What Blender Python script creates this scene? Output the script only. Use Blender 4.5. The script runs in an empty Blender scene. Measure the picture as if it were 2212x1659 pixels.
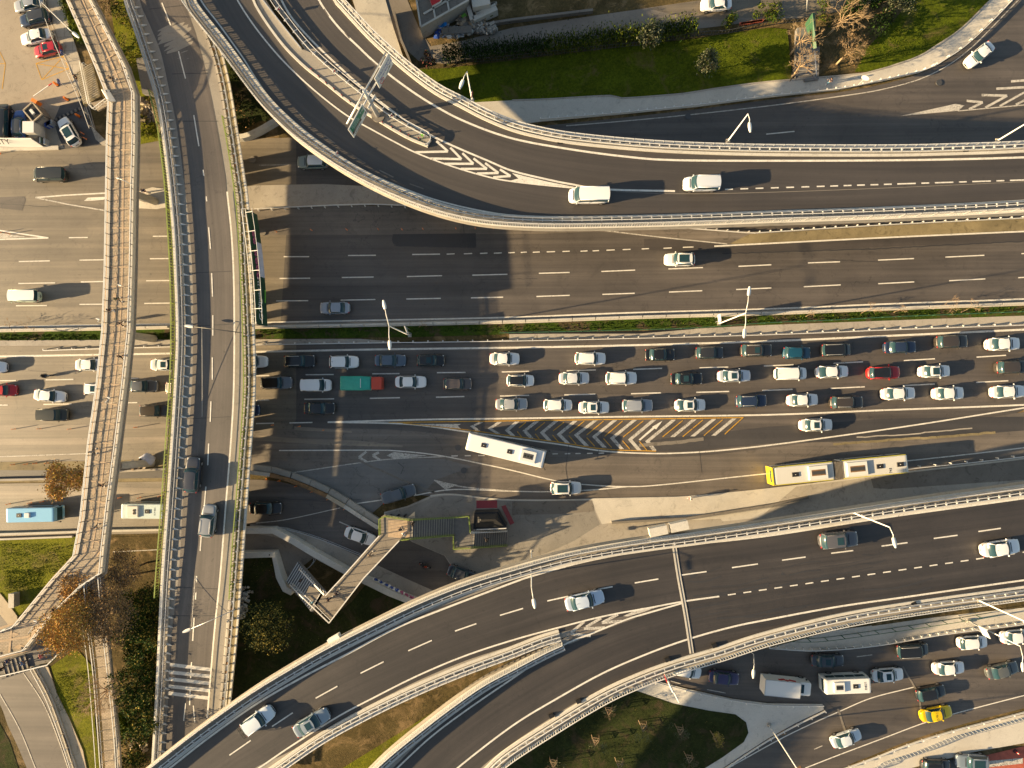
import bpy, bmesh, math, random
from mathutils import Vector, Matrix
R_=math.radians
rnd=random.Random(7)
sc=bpy.context.scene
COL=sc.collection
# ---------------------------------------------------------------- camera, sky, sun, exposure
H=102.0; F=1500.0; CX,CY=1106.0,829.5
cam=bpy.data.cameras.new("camera"); camo=bpy.data.objects.new("camera",cam); COL.objects.link(camo)
cam.sensor_width=36.0; cam.lens=F/2212*36; cam.clip_end=2000; cam.clip_start=1
zax=-Vector((-54/F,22/F,-1)).normalized(); xax=Vector((0,1,0)).cross(zax).normalized(); yax=zax.cross(xax)
CR=Matrix((xax,yax,zax)).transposed()
camo.matrix_world=Matrix.Translation((0,0,H))@CR.to_4x4()
sc.camera=camo
SUN_EL=15.0
w=bpy.data.worlds.new("World"); sc.world=w; w.use_nodes=True
nt=w.node_tree; bg=nt.nodes["Background"]; sky=nt.nodes.new("ShaderNodeTexSky")
sky.sky_type='NISHITA'; sky.sun_disc=False; sky.sun_elevation=R_(SUN_EL); sky.sun_rotation=R_(260)
sky.air_density=1.0; sky.dust_density=1.2; sky.ozone_density=1.0
wb_=nt.nodes.new('ShaderNodeMix'); wb_.data_type='RGBA'; wb_.blend_type='MULTIPLY'; wb_.inputs[0].default_value=1.0; wb_.inputs[7].default_value=(1.0,.93,.82,1); nt.links.new(sky.outputs[0],wb_.inputs[6]); nt.links.new(wb_.outputs[2],bg.inputs[0]); bg.inputs[1].default_value=0.068
sl=bpy.data.lights.new("sun","SUN"); sl.energy=5.0; sl.angle=R_(0.5); sl.color=(1.0,0.73,0.40)
so=bpy.data.objects.new("sun",sl); COL.objects.link(so)
SD=Vector((math.cos(R_(10)),math.sin(R_(10)),-math.tan(R_(SUN_EL))))
so.rotation_euler=SD.to_track_quat('-Z','Y').to_euler()
sc.view_settings.view_transform='Standard'; sc.view_settings.look='None'
sc.view_settings.exposure=1.62; sc.view_settings.gamma=1.0
sc.cycles.max_bounces=5; sc.cycles.diffuse_bounces=3; sc.cycles.glossy_bounces=2
# ---------------------------------------------------------------- picture units -> places at a known height
def W(x,y,z=0.0):
    d=CR@Vector(((x-CX)/F,-(y-CY)/F,-1.0)); t=(z-H)/d.z
    return Vector((d.x*t,d.y*t,z))
def T(i,j,*a):
    return [(553*i+a[k]/4,414.75*j+a[k+1]/4) for k in range(0,len(a),2)]
# ---------------------------------------------------------------- materials
MATS={}
def _new(name):
    m=bpy.data.materials.new(name); m.use_nodes=True; n=m.node_tree; b=n.nodes["Principled BSDF"]; return m,n,b
def mat(name,col,rough=0.6,metal=0.0,noise=0.0,scale=2.0,coat=0.0,spec=0.5,emit=None):
    if name in MATS: return MATS[name]
    m,n,b=_new(name); b.inputs["Base Color"].default_value=(*col,1); b.inputs["Roughness"].default_value=rough
    b.inputs["Metallic"].default_value=metal; b.inputs["Coat Weight"].default_value=coat; b.inputs["Specular IOR Level"].default_value=spec
    if noise>0:
        tc=n.nodes.new("ShaderNodeTexCoord"); t=n.nodes.new("ShaderNodeTexNoise"); t.inputs["Scale"].default_value=scale; t.inputs["Detail"].default_value=8; t.inputs["Roughness"].default_value=.7
        r=n.nodes.new("ShaderNodeValToRGB"); r.color_ramp.elements[0].position=.28; r.color_ramp.elements[1].position=.72
        r.color_ramp.elements[0].color=(*[c*(1-noise) for c in col],1); r.color_ramp.elements[1].color=(*[min(1,c*(1+noise)) for c in col],1)
        n.links.new(tc.outputs["Object"],t.inputs["Vector"]); n.links.new(t.outputs["Fac"],r.inputs[0]); n.links.new(r.outputs[0],b.inputs["Base Color"])
    MATS[name]=m; return m
def ramp(n,fac,stops):
    r=n.nodes.new("ShaderNodeValToRGB"); e=r.color_ramp.elements
    while len(e)<len(stops): e.new(.5)
    for k,(p,c) in enumerate(stops): e[k].position=p; e[k].color=(*c,1) if len(c)==3 else c
    n.links.new(fac,r.inputs[0]); return r.outputs[0]
def noise(n,vec,scale,detail=6,rough=.6,dist=0):
    t=n.nodes.new("ShaderNodeTexNoise"); t.inputs["Scale"].default_value=scale; t.inputs["Detail"].default_value=detail; t.inputs["Roughness"].default_value=rough; t.inputs["Distortion"].default_value=dist
    n.links.new(vec,t.inputs["Vector"]); return t.outputs["Fac"]
def mapping(n,vec,s):
    m=n.nodes.new("ShaderNodeMapping"); m.inputs["Scale"].default_value=s; n.links.new(vec,m.inputs["Vector"]); return m.outputs[0]
def mix(n,a,b,f,mode='MIX'):
    m=n.nodes.new("ShaderNodeMix"); m.data_type='RGBA'; m.blend_type=mode
    for s,v in ((6,a),(7,b)):
        if isinstance(v,(tuple,list)): m.inputs[s].default_value=(*v,1)
        else: n.links.new(v,m.inputs[s])
    if isinstance(f,(int,float)): m.inputs[0].default_value=f
    else: n.links.new(f,m.inputs[0])
    return m.outputs[2]
def g3(v): return (v,v,v)
def asphalt(name,col,var=.22,streak=.35,uv=False,crack=.5,rough=.55,blot=.5,spec=.75):
    m,n,b=_new(name); tc=n.nodes.new("ShaderNodeTexCoord"); ob=tc.outputs["Object"]
    base=ramp(n,noise(n,ob,.09,6,.65,.4),[(.3,[c*(1-var) for c in col]),(.7,[c*(1+var) for c in col])])
    sv=mapping(n,tc.outputs["UV"] if uv else ob,(.012,.55,1) )
    st=ramp(n,noise(n,sv,1.0,5,.6),[(.3,g3(1-streak)),(.55,g3(1.0)),(.75,g3(1+streak))])
    c=mix(n,base,st,1.0,'MULTIPLY')
    sv2=mapping(n,tc.outputs["UV"] if uv else ob,(.03,1.9,1) )
    st2=ramp(n,noise(n,sv2,1.0,6,.7),[(.35,g3(1-streak*.5)),(.65,g3(1+streak*.5))])
    c=mix(n,c,st2,1.0,'MULTIPLY')
    bl=ramp(n,noise(n,ob,.45,8,.75,1.2),[(.30,g3(1-blot*.5)),(.45,g3(1)),(.62,g3(1)),(.8,g3(1+blot*.6))])
    c=mix(n,c,bl,1.0,'MULTIPLY')
    fg=ramp(n,noise(n,ob,9,4,.8),[(.25,g3(.78)),(.75,g3(1.22))]); c=mix(n,c,fg,1.0,'MULTIPLY')
    sp=ramp(n,noise(n,ob,1.3,2,.5),[(.70,g3(1)),(.735,g3(.62))]); c=mix(n,c,sp,.8,'MULTIPLY')
    if crack:
        v=n.nodes.new("ShaderNodeTexVoronoi"); v.feature='DISTANCE_TO_EDGE'; v.inputs["Scale"].default_value=.13
        d=n.nodes.new("ShaderNodeVectorMath"); d.operation='ADD'; nz=n.nodes.new("ShaderNodeTexNoise"); nz.inputs["Scale"].default_value=.6; nz.inputs["Detail"].default_value=6
        n.links.new(ob,nz.inputs["Vector"]); sc_=n.nodes.new("ShaderNodeVectorMath"); sc_.operation='SCALE'; sc_.inputs[3].default_value=3.5
        n.links.new(nz.outputs["Color"],sc_.inputs[0]); n.links.new(ob,d.inputs[0]); n.links.new(sc_.outputs[0],d.inputs[1]); n.links.new(d.outputs[0],v.inputs["Vector"])
        cr=ramp(n,v.outputs["Distance"],[(.0,g3(1-crack)),(.006,g3(1))])
        cr2=mix(n,cr,g3(1.0),ramp(n,noise(n,ob,.05,3),[(.45,g3(0)),(.6,g3(1))]))
        c=mix(n,c,cr2,1.0,'MULTIPLY')
    n.links.new(c,b.inputs["Base Color"]); b.inputs["Roughness"].default_value=rough; b.inputs["Specular IOR Level"].default_value=spec
    bp=n.nodes.new("ShaderNodeBump"); bp.inputs["Strength"].default_value=.5; bp.inputs["Distance"].default_value=.02
    n.links.new(noise(n,ob,14,5,.8),bp.inputs["Height"]); n.links.new(bp.outputs[0],b.inputs["Normal"])
    MATS[name]=m; return m
def concrete(name,col,var=.2,joint=0,stain=.5):
    m,n,b=_new(name); tc=n.nodes.new("ShaderNodeTexCoord"); ob=tc.outputs["Object"]
    c=ramp(n,noise(n,ob,.16,8,.7,.6),[(.28,[x*(1-var) for x in col]),(.72,[min(.9,x*(1+var)) for x in col])])
    c=mix(n,c,ramp(n,noise(n,ob,.7,9,.75,1.5),[(.3,g3(1-stain)),(.46,g3(1)),(.7,g3(1)),(.85,g3(1.15))]),1.0,'MULTIPLY')
    c=mix(n,c,ramp(n,noise(n,ob,7,4,.8),[(.25,g3(.86)),(.75,g3(1.14))]),1.0,'MULTIPLY')
    if joint:
        bk=n.nodes.new("ShaderNodeTexBrick"); bk.inputs["Scale"].default_value=1; bk.inputs["Brick Width"].default_value=joint; bk.inputs["Row Height"].default_value=joint*.8; bk.inputs["Mortar Size"].default_value=.03
        bk.inputs["Color1"].default_value=(1,1,1,1); bk.inputs["Color2"].default_value=(.93,.93,.93,1); bk.inputs["Mortar"].default_value=(.55,.55,.55,1)
        n.links.new(ob,bk.inputs["Vector"]); c=mix(n,c,bk.outputs["Color"],1.0,'MULTIPLY')
    n.links.new(c,b.inputs["Base Color"]); b.inputs["Roughness"].default_value=.85
    MATS[name]=m; return m
def grassm(name,dark,light,dirt,df=.55,dirtw=.08):
    m,n,b=_new(name); tc=n.nodes.new("ShaderNodeTexCoord"); ob=tc.outputs["Object"]
    c=ramp(n,noise(n,ob,2.6,8,.8,.4),[(.3,dark),(.52,[(a+b_)/2 for a,b_ in zip(dark,light)]),(.72,light)])
    c=mix(n,c,ramp(n,noise(n,ob,.22,5,.6),[(.3,g3(.7)),(.7,g3(1.3))]),1.0,'MULTIPLY')
    c=mix(n,c,dirt,ramp(n,noise(n,ob,.3,9,.72,.8),[(df,g3(0)),(df+dirtw,g3(1))]))
    n.links.new(c,b.inputs["Base Color"]); b.inputs["Roughness"].default_value=.95; b.inputs["Specular IOR Level"].default_value=.1
    bp=n.nodes.new("ShaderNodeBump"); bp.inputs["Strength"].default_value=1.0; bp.inputs["Distance"].default_value=.12
    n.links.new(noise(n,ob,5,6,.8),bp.inputs["Height"]); n.links.new(bp.outputs[0],b.inputs["Normal"])
    MATS[name]=m; return m
asphalt("asphalt_main",(.092,.079,.068)); asphalt("asphalt_old",(.15,.128,.105),var=.25,crack=.6,blot=.8)
asphalt("asphalt_left",(.175,.148,.108),var=.2); asphalt("asphalt_dark",(.05,.046,.044),streak=.2)  # asphalt_left: lighter, older roads with low-sun glare put into the colour too
asphalt("asphalt_deck",(.044,.038,.034),uv=True,var=.28,streak=.4,crack=.3,blot=.6); asphalt("asphalt_ramp",(.060,.052,.046),uv=True,var=.12,streak=.30,crack=0,blot=.2); asphalt("asphalt_over",(.098,.084,.074),uv=True,crack=.4,blot=.3)
asphalt("asphalt_grey",(.155,.15,.14),var=.2,streak=.15,crack=.6,blot=.6); asphalt("asphalt_patch",(.034,.033,.034),streak=.1,crack=0); asphalt("asphalt_new",(.062,.053,.047),streak=.2,crack=0)
concrete("concrete",(.36,.33,.285)); concrete("concrete_pale",(.52,.49,.43),var=.14,stain=.3); concrete("pavement",(.40,.365,.31),joint=2.6); concrete("concrete_dark",(.19,.17,.145),stain=.6)
concrete("concrete_white",(.56,.54,.49),var=.1,stain=.35); concrete("deck_concrete",(.27,.25,.22),var=.12,stain=.3); concrete("concrete_moss",(.22,.18,.10),var=.4,stain=.7)
concrete("concrete_grey",(.25,.235,.21),var=.25,stain=.6); asphalt("road_dust",(.24,.20,.15),var=.2,streak=.3,crack=0,blot=.7); concrete("parking_ground",(.34,.29,.225),var=.12,stain=.35); concrete("street_concrete",(.22,.195,.165),stain=.4); concrete("tactile_kerb",(.45,.38,.28),var=.2)
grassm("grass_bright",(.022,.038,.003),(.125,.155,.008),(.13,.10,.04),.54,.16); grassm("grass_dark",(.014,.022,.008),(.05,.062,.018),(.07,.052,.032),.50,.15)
grassm("grass_yellow",(.05,.065,.006),(.23,.23,.02),(.19,.15,.06),.52,.2); grassm("soil",(.045,.04,.018),(.15,.11,.05),(.24,.17,.09),.5,.15)
grassm("median_green",(.015,.035,.006),(.07,.11,.012),(.08,.06,.035),.5)
MATS["moss"]=MATS["grass_bright"]
def paintm(name,col,lo,under=(.10,.088,.077)):
    m,n,b=_new(name); ob=n.nodes.new("ShaderNodeTexCoord").outputs["Object"]
    c=ramp(n,noise(n,ob,1.1,6,.7),[(.3,[x*.82 for x in col]),(.7,[min(.85,x*1.12) for x in col])])
    k=ramp(n,noise(n,ob,5.5,7,.8,.6),[(lo,g3(1)),(lo+.09,g3(0))]); k2=ramp(n,noise(n,ob,.35,3,.6),[(.35,g3(1)),(.6,g3(.35))]); k=mix(n,k,k2,1.0,'MULTIPLY')
    n.links.new(mix(n,c,under,k),b.inputs["Base Color"]); b.inputs["Roughness"].default_value=.6; MATS[name]=m
paintm("paint_white",(.72,.69,.62),.37); paintm("paint_worn",(.58,.55,.49),.43); paintm("paint_yellow",(.60,.33,.03),.40)
mat("galvanised",(.52,.54,.56),.42,.55,noise=.12,scale=3); mat("galv_pale",(.72,.71,.68),.45,.15,noise=.1,scale=3); mat("steel_dark",(.10,.10,.10),.5,.5)
mat("white_metal",(.72,.72,.69),.4); mat("green_fence",(.20,.26,.05),.55,noise=.4,scale=3); mat("fence_green_dark",(.03,.10,.05),.6); mat("black",(.012,.012,.012),.5)
mat("glass",(.022,.055,.070),.16,spec=.35); mat("tyre",(.02,.02,.02),.85); mat("rim",(.45,.45,.46),.35,.7); mat("light_clear",(.8,.8,.8),.15,coat=1); mat("light_red",(.45,.01,.01),.2,coat=1)
mat("trim",(.02,.02,.022),.5); mat("skin",(.42,.25,.17),.6); mat("hair",(.015,.012,.01),.7); mat("orange",(.75,.20,.02),.5); mat("red",(.55,.03,.02),.5); mat("white_plain",(.75,.75,.73),.5)
mat("sign_green",(.01,.20,.12),.4); mat("sign_blue",(.03,.08,.35),.4); mat("sign_brown",(.09,.03,.02),.5); mat("sign_red",(.5,.02,.02),.4); mat("banner_green",(.012,.055,.028),.6,noise=.2,scale=.5); mat("banner_pale",(.50,.52,.62),.6,noise=.25,scale=1.2); mat("pink",(.45,.12,.22),.6); mat("lime",(.18,.5,.06),.6)
mat("bark",(.12,.085,.055),.9,noise=.3,scale=4); mat("bark_pale",(.34,.24,.15),.9,noise=.2,scale=4); mat("bark_gold",(.42,.30,.17),.9)
for nm,c in dict(leaf_green=(.026,.060,.005),leaf_yellowgreen=(.10,.125,.006),leaf_dark=(.012,.026,.005),leaf_orange=(.46,.25,.06),leaf_olive=(.11,.12,.07),leaf_brown=(.27,.17,.075),leaf_pine=(.028,.036,.009),leaf_gold=(.30,.24,.05),leaf_red=(.09,.03,.025)).items():
    m,n,b=_new(nm); oi=n.nodes.new("ShaderNodeTexCoord"); cc=ramp(n,noise(n,oi.outputs["Object"],3.0,3,.6),[(.3,[x*.6 for x in c]),(.7,[min(1,x*1.5) for x in c])]); n.links.new(cc,b.inputs["Base Color"]); b.inputs["Roughness"].default_value=.8; b.inputs["Specular IOR Level"].default_value=.2; MATS[nm]=m
# brick paving of the footbridge
m,n,b=_new("brick_paving"); tc=n.nodes.new("ShaderNodeTexCoord"); bk=n.nodes.new("ShaderNodeTexBrick"); bk.inputs["Scale"].default_value=1; bk.inputs["Brick Width"].default_value=.5; bk.inputs["Row Height"].default_value=.22; bk.inputs["Mortar Size"].default_value=.025
bk.inputs["Color1"].default_value=(.31,.26,.19,1); bk.inputs["Color2"].default_value=(.40,.33,.25,1); bk.inputs["Mortar"].default_value=(.17,.14,.11,1); n.links.new(tc.outputs["Object"],bk.inputs["Vector"])
cc=mix(n,bk.outputs["Color"],ramp(n,noise(n,tc.outputs["Object"],.6,7,.7),[(.3,g3(.75)),(.7,g3(1.25))]),1.0,'MULTIPLY'); n.links.new(cc,b.inputs["Base Color"]); b.inputs["Roughness"].default_value=.85; MATS["brick_paving"]=m
mat("brick_orange",(.42,.32,.22),.85,noise=.25,scale=2.5); mat("rust",(.22,.125,.055),.8,noise=.4,scale=1); mat("stair_dark",(.16,.155,.15),.8,noise=.2,scale=2); mat("canopy_black",(.02,.02,.022),.7); mat("awning_red",(.16,.012,.022),.6); mat("brick_red",(.40,.10,.06),.8,noise=.3,scale=2)
# ---------------------------------------------------------------- mesh builder
class MB:
    def __init__(s): s.v=[]; s.f=[]; s.m=[]; s.mats=[]; s.uv={}; s.sm=set()
    def mi(s,m):
        if m not in s.mats: s.mats.append(m)
        return s.mats.index(m)
    def face(s,vs,m,smooth=False):
        k=len(s.v); s.v.extend([tuple(p) for p in vs]); s.f.append(tuple(range(k,k+len(vs)))); s.m.append(s.mi(m))
        if smooth: s.sm.add(len(s.f)-1)
    def mesh_add(s,vs,fs,m,smooth=False):
        k=len(s.v); s.v.extend([tuple(p) for p in vs]); i=s.mi(m)
        for f in fs:
            s.f.append(tuple(a+k for a in f)); s.m.append(i)
            if smooth: s.sm.add(len(s.f)-1)
    def box(s,c,d,m,rot=None,taper=1.0):
        vs=[]
        for z in (-1,1):
            t=taper if z>0 else 1
            for x,y in ((-1,-1),(1,-1),(1,1),(-1,1)): vs.append(Vector((x*d[0]/2*t,y*d[1]/2*t,z*d[2]/2)))
        if rot is not None: vs=[rot@v for v in vs]
        vs=[v+Vector(c) for v in vs]
        s.mesh_add(vs,[(3,2,1,0),(4,5,6,7),(0,1,5,4),(1,2,6,5),(2,3,7,6),(3,0,4,7)],m)
    def bar(s,a,b,wd,ht,m):
        a=Vector(a); b=Vector(b); d=b-a; L=d.length
        if L<1e-5: return
        x=d.normalized(); y=Vector((0,0,1)).cross(x)
        if y.length<1e-4: y=Vector((0,1,0))
        y.normalize(); z=x.cross(y); rot=Matrix((x,y,z)).transposed()
        s.box((a+b)/2,(L,wd,ht),m,rot)
    def tube(s,pts,rads,m,n=6,cap=True):
        k0=len(s.v); pts=[Vector(p) for p in pts]; i=s.mi(m)
        for q,p in enumerate(pts):
            d=(pts[min(q+1,len(pts)-1)]-pts[max(q-1,0)]); d=d.normalized() if d.length>1e-6 else Vector((0,0,1))
            u=d.cross(Vector((0,0,1)));
            if u.length<1e-3: u=d.cross(Vector((1,0,0)))
            u.normalize(); w_=d.cross(u); r=rads[q] if isinstance(rads,(list,tuple)) else rads
            for a in range(n):
                t=2*math.pi*a/n; s.v.append(tuple(p+u*math.cos(t)*r+w_*math.sin(t)*r))
        for q in range(len(pts)-1):
            for a in range(n):
                b_=(a+1)%n; s.f.append((k0+q*n+a,k0+q*n+b_,k0+(q+1)*n+b_,k0+(q+1)*n+a)); s.m.append(i); s.sm.add(len(s.f)-1)
        if cap:
            s.f.append(tuple(k0+a for a in range(n))[::-1]); s.m.append(i); e=k0+(len(pts)-1)*n; s.f.append(tuple(e+a for a in range(n))); s.m.append(i)
    def cyl(s,c,r,h,m,n=12,axis=2,r2=None):
        a=Vector(c); d=Vector((0,0,0)); d[axis]=h/2; s.tube([a-d,a+d],[r,r2 if r2 is not None else r],m,n)
    def grid(s,rows,m,smooth=True,flip=False):
        nr=len(rows); nc=len(rows[0]); vs=[p for r in rows for p in r]; fs=[]
        for a in range(nr-1):
            for b_ in range(nc-1):
                f=(a*nc+b_,a*nc+b_+1,(a+1)*nc+b_+1,(a+1)*nc+b_); fs.append(f[::-1] if flip else f)
        s.mesh_add(vs,fs,m,smooth)
    def poly(s,pts,z0,z1,m,mside=None,bottom=True):
        """extruded polygon given world xy points"""
        bm=bmesh.new(); vv=[bm.verts.new((p[0],p[1],z1 if len(p)<3 else p[2]+z1)) for p in pts]
        f=bm.faces.new(vv); f.normal_update()
        if f.normal.z<0: f.normal_flip()
        r=bmesh.ops.triangulate(bm,faces=[f]); bm.verts.index_update()
        s.mesh_add([v.co.copy() for v in bm.verts],[tuple(v.index for v in fc.verts) for fc in bm.faces],m)
        bm.free()
        if z0 is not None:
            n=len(pts)
            for a in range(n):
                p,q=pts[a],pts[(a+1)%n]; zt=z1 if len(p)<3 else p[2]+z1; zq=z1 if len(q)<3 else q[2]+z1
                zb=z0 if len(p)<3 else p[2]+z0; zc=z0 if len(q)<3 else q[2]+z0
                s.face([(p[0],p[1],zb),(q[0],q[1],zc),(q[0],q[1],zq),(p[0],p[1],zt)],mside or m)
    def mesh(s,name):
        me=bpy.data.meshes.new(name); me.from_pydata(s.v,[],s.f)
        for m in s.mats: me.materials.append(MATS[m])
        me.polygons.foreach_set("material_index",s.m)
        if s.sm: me.polygons.foreach_set("use_smooth",[k in s.sm for k in range(len(s.f))])
        me.update(); return me
    def build(s,name,parent=None,**kw):
        return link(name,s.mesh(name),parent,**kw)
def link(name,me,parent=None,label=None,cat=None,group=None,kind=None,loc=None,rot=None):
    o=bpy.data.objects.new(name,me); COL.objects.link(o)
    if parent: o.parent=parent
    if loc is not None: o.location=loc
    if rot is not None: o.rotation_euler=rot
    for k,v in (("label",label),("category",cat),("group",group),("kind",kind)):
        if v: o[k]=v
    return o
def thing(name,label,cat,loc=(0,0,0),rz=0,group=None):
    return link(name,None,None,label,cat,group,None,loc,(0,0,rz))
# ---------------------------------------------------------------- curves and strips
def smooth(pts,step=8.0):
    P=[Vector((p[0],p[1],p[2] if len(p)>2 else 0)) for p in pts]
    if len(P)<3: out=P
    else:
        out=[]; Q=[2*P[0]-P[1]]+P+[2*P[-1]-P[-2]]
        for i in range(1,len(Q)-2):
            n=max(1,int((Q[i+1]-Q[i]).length/step))
            for k in range(n):
                t=k/n; a,b,c,d=Q[i-1],Q[i],Q[i+1],Q[i+2]
                out.append(.5*((2*b)+(c-a)*t+(2*a-5*b+4*c-d)*t*t+(3*b-a-3*c+d)*t**3))
        out.append(P[-1])
    return [tuple(p) for p in out]
def resample(pts,n):
    P=[Vector(p) for p in pts]; L=[0]
    for a,b in zip(P,P[1:]): L.append(L[-1]+(b-a).length)
    out=[]; j=0
    for k in range(n):
        s=L[-1]*k/(n-1)
        while j<len(L)-2 and L[j+1]<s: j+=1
        t=(s-L[j])/max(1e-9,L[j+1]-L[j]); out.append(P[j].lerp(P[j+1],min(1,max(0,t))))
    return out
def zf(z,x,y): return z(x,y) if callable(z) else z
def path(pts,z,step=8.0,sm=True):
    q=smooth(pts,step) if sm else [(p[0],p[1]) for p in pts]
    return [W(p[0],p[1],zf(z,p[0],p[1])) for p in q]
def offset(P,d):
    out=[]
    for i,p in enumerate(P):
        t=P[min(i+1,len(P)-1)]-P[max(i-1,0)]; t.z=0; t.normalize(); out.append(p+Vector((-t.y,t.x,0))*d)
    return out
def ribbon(name,A,B,z,dz,m,parent=None,n=60,thick=None,mside=None,**kw):
    a=resample(path(A,z),n); b=resample(path(B,z),n)
    vs=[];fs=[];uv=[];L=0
    cols=6
    for i in range(n):
        if i: L+=((a[i]+b[i])/2-(a[i-1]+b[i-1])/2).length
        wd=(a[i]-b[i]).length
        for c in range(cols):
            t=c/(cols-1); p=a[i].lerp(b[i],t); p.z+=dz; vs.append(p); uv.append((L,wd*t))
    for i in range(n-1):
        for c in range(cols-1):
            fs.append((i*cols+c,i*cols+c+1,(i+1)*cols+c+1,(i+1)*cols+c))
    me=bpy.data.meshes.new(name); me.from_pydata([tuple(v) for v in vs],[],fs); me.materials.append(MATS[m])
    me.update()
    if sum(p.normal.z for p in me.polygons)<0: me.flip_normals()
    l=me.uv_layers.new(name="UV"); 
    for lp in me.loops: l.data[lp.index].uv=uv[lp.vertex_index]
    return link(name,me,parent,**kw)
def rect_sweep(mb,P,wd,z0,z1,m,off=0,closed=False):
    Q=offset(P,off) if off else P; A=offset(Q,wd/2); B=offset(Q,-wd/2); n=len(Q)
    vs=[]
    for a,b in zip(A,B): vs+= [(a.x,a.y,a.z+z0),(a.x,a.y,a.z+z1),(b.x,b.y,b.z+z1),(b.x,b.y,b.z+z0)]
    fs=[]
    for i in range(n-1):
        for k in range(4): fs.append((i*4+k,(i+1)*4+k,(i+1)*4+(k+1)%4,i*4+(k+1)%4))
    fs+=[(3,2,1,0),((n-1)*4,(n-1)*4+1,(n-1)*4+2,(n-1)*4+3)]
    mb.mesh_add(vs,fs,m)
def stations(P,sp,start=0.0):
    out=[];acc=start
    for a,b in zip(P,P[1:]):
        L=(b-a).length; d=(b-a)
        if L<1e-6: continue
        while acc<=L: out.append((a+d*(acc/L),d.normalized())); acc+=sp
        acc-=L
    return out
_k=[0]
def bump_():
    _k[0]=(_k[0]+1)%28; return _k[0]*.0005
def stripe(mb,pts,wd,z,dz,m,sm=True):
    dz+=bump_()
    P=path(pts,z,6,sm); A=offset(P,wd/2); B=offset(P,-wd/2)
    vs=[(p.x,p.y,p.z+dz) for pr in zip(A,B) for p in pr]; mb.mesh_add(vs,[(2*i,2*i+1,2*i+3,2*i+2) for i in range(len(P)-1)][::1],m)
def poly(mb,pts,z,dz,m):
    dz+=bump_()
    mb.poly([W(p[0],p[1],zf(z,p[0],p[1])) for p in pts],None,dz,m)
def sheet(name,pts,z,dz,m,sm=False,thick=None,kind='structure',parent=None,**kw):
    q=smooth(pts+[pts[0]],10)[:-1] if sm else pts
    mb=MB(); P=[W(p[0],p[1],zf(z,p[0],p[1])) for p in q]
    mb.poly(P,(-thick+dz) if thick else None,dz,m); return mb.build(name,parent,kind=kind,**kw)
def pairs(a): return [(a[k],a[k+1]) for k in range(0,len(a),2)]
# ================================================================ GROUND AND ROADS
ST=dict(kind='structure')
mb=MB(); mb.poly([(-260,-220),(260,-220),(260,220),(-260,220)],None,-.03,"soil"); mb.build("ground",**ST)
Z0=0.0
# service road under and beside the upper ramp
ribbon("service_road",[(-300,318),(0,324),(130,318),(300,302),(500,298),(700,294),(1000,286),(1170,272),(1356,253),(1506,236),(1659,216),(1834,196),(1984,160),(2084,103),(2189,0),(2300,-120)],
       [(-300,440),(235,440),(545,410),(900,405),(1300,385),(1659,372),(1900,372),(2150,360),(2300,350),(2400,340)],0,.004,"asphalt_main",n=80,**ST)
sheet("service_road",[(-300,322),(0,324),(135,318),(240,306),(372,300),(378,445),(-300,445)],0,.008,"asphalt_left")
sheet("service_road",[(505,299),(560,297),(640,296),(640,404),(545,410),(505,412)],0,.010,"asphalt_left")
# left-to-right motorway, both carriageways
sheet("motorway",[(-300,440),(545,448),(1030,462),(1500,480),(1900,470),(2212,455),(2500,440),(2500,640),(2212,655),(1659,675),(1106,692),(553,702),(-300,712)],0,.006,"asphalt_main")
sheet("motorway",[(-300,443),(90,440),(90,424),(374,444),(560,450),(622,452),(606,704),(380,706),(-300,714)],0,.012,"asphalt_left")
sheet("hard_shoulder",pairs([545,447,700,444,908,446,1000,470,1200,484,1431,488,1620,500,1659,501,1659,520,1571,528,1423,513,1291,500,1170,505,1030,506,545,508]),0,.018,"asphalt_old",**ST)
sheet("hard_shoulder",pairs([1618,506,1659,503.5,1909,488,2212,472,2500,455,2500,482,2212,498,1909,512,1571,529]),0,.020,"concrete_moss",**ST)
sheet("asphalt_patch",pairs([849,506,1027,504,1028,534,960,533,856,531,848,522]),0,.024,"asphalt_patch",**ST)
sheet("asphalt_patch",pairs([1391,516,1500,519,1571,527,1659,526,1909,513,2212,500,2400,490,2400,512,2212,521,1909,533,1659,545,1500,545,1392,540]),0,.024,"asphalt_new",**ST)
sheet("asphalt_patch",pairs([0,426,52,424,56,430,48,455,0,450]),0,.024,"asphalt_main",**ST)
sheet("motorway",[(-300,742),(553,744),(1106,736),(1659,722),(2212,702),(2500,690),(2500,880),(2212,885),(1954,1000),(1659,1053),(1481,1072),(1106,1080),(930,1072),(553,1024),(-300,1020)],0,.006,"asphalt_main")
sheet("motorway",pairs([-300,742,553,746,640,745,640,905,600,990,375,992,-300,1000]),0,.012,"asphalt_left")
ribbon("service_lane",pairs([545,930,700,925,900,932,1106,960,1306,984,1481,986,1659,968,1984,924,2212,890,2500,840]),pairs([545,1022,700,1035,900,1065,1106,1078,1281,1075,1481,1071,1659,1055,1954,1019,2212,989,2500,945]),0,.016,"asphalt_old",n=70,**ST)
sheet("asphalt_patch",pairs([1340,960,1460,944,1659,922,1900,905,2212,900,2212,930,1950,950,1659,958,1500,974,1420,975]),0,.020,"asphalt_dark",**ST)
sheet("service_lane",pairs([545,1026,612,1027,760,1000,870,990,960,992,1020,1008,940,1037,920,1060,830,1086,800,1112,735,1080,680,1052,610,1030]),0,.020,"asphalt_grey",**ST)
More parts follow.
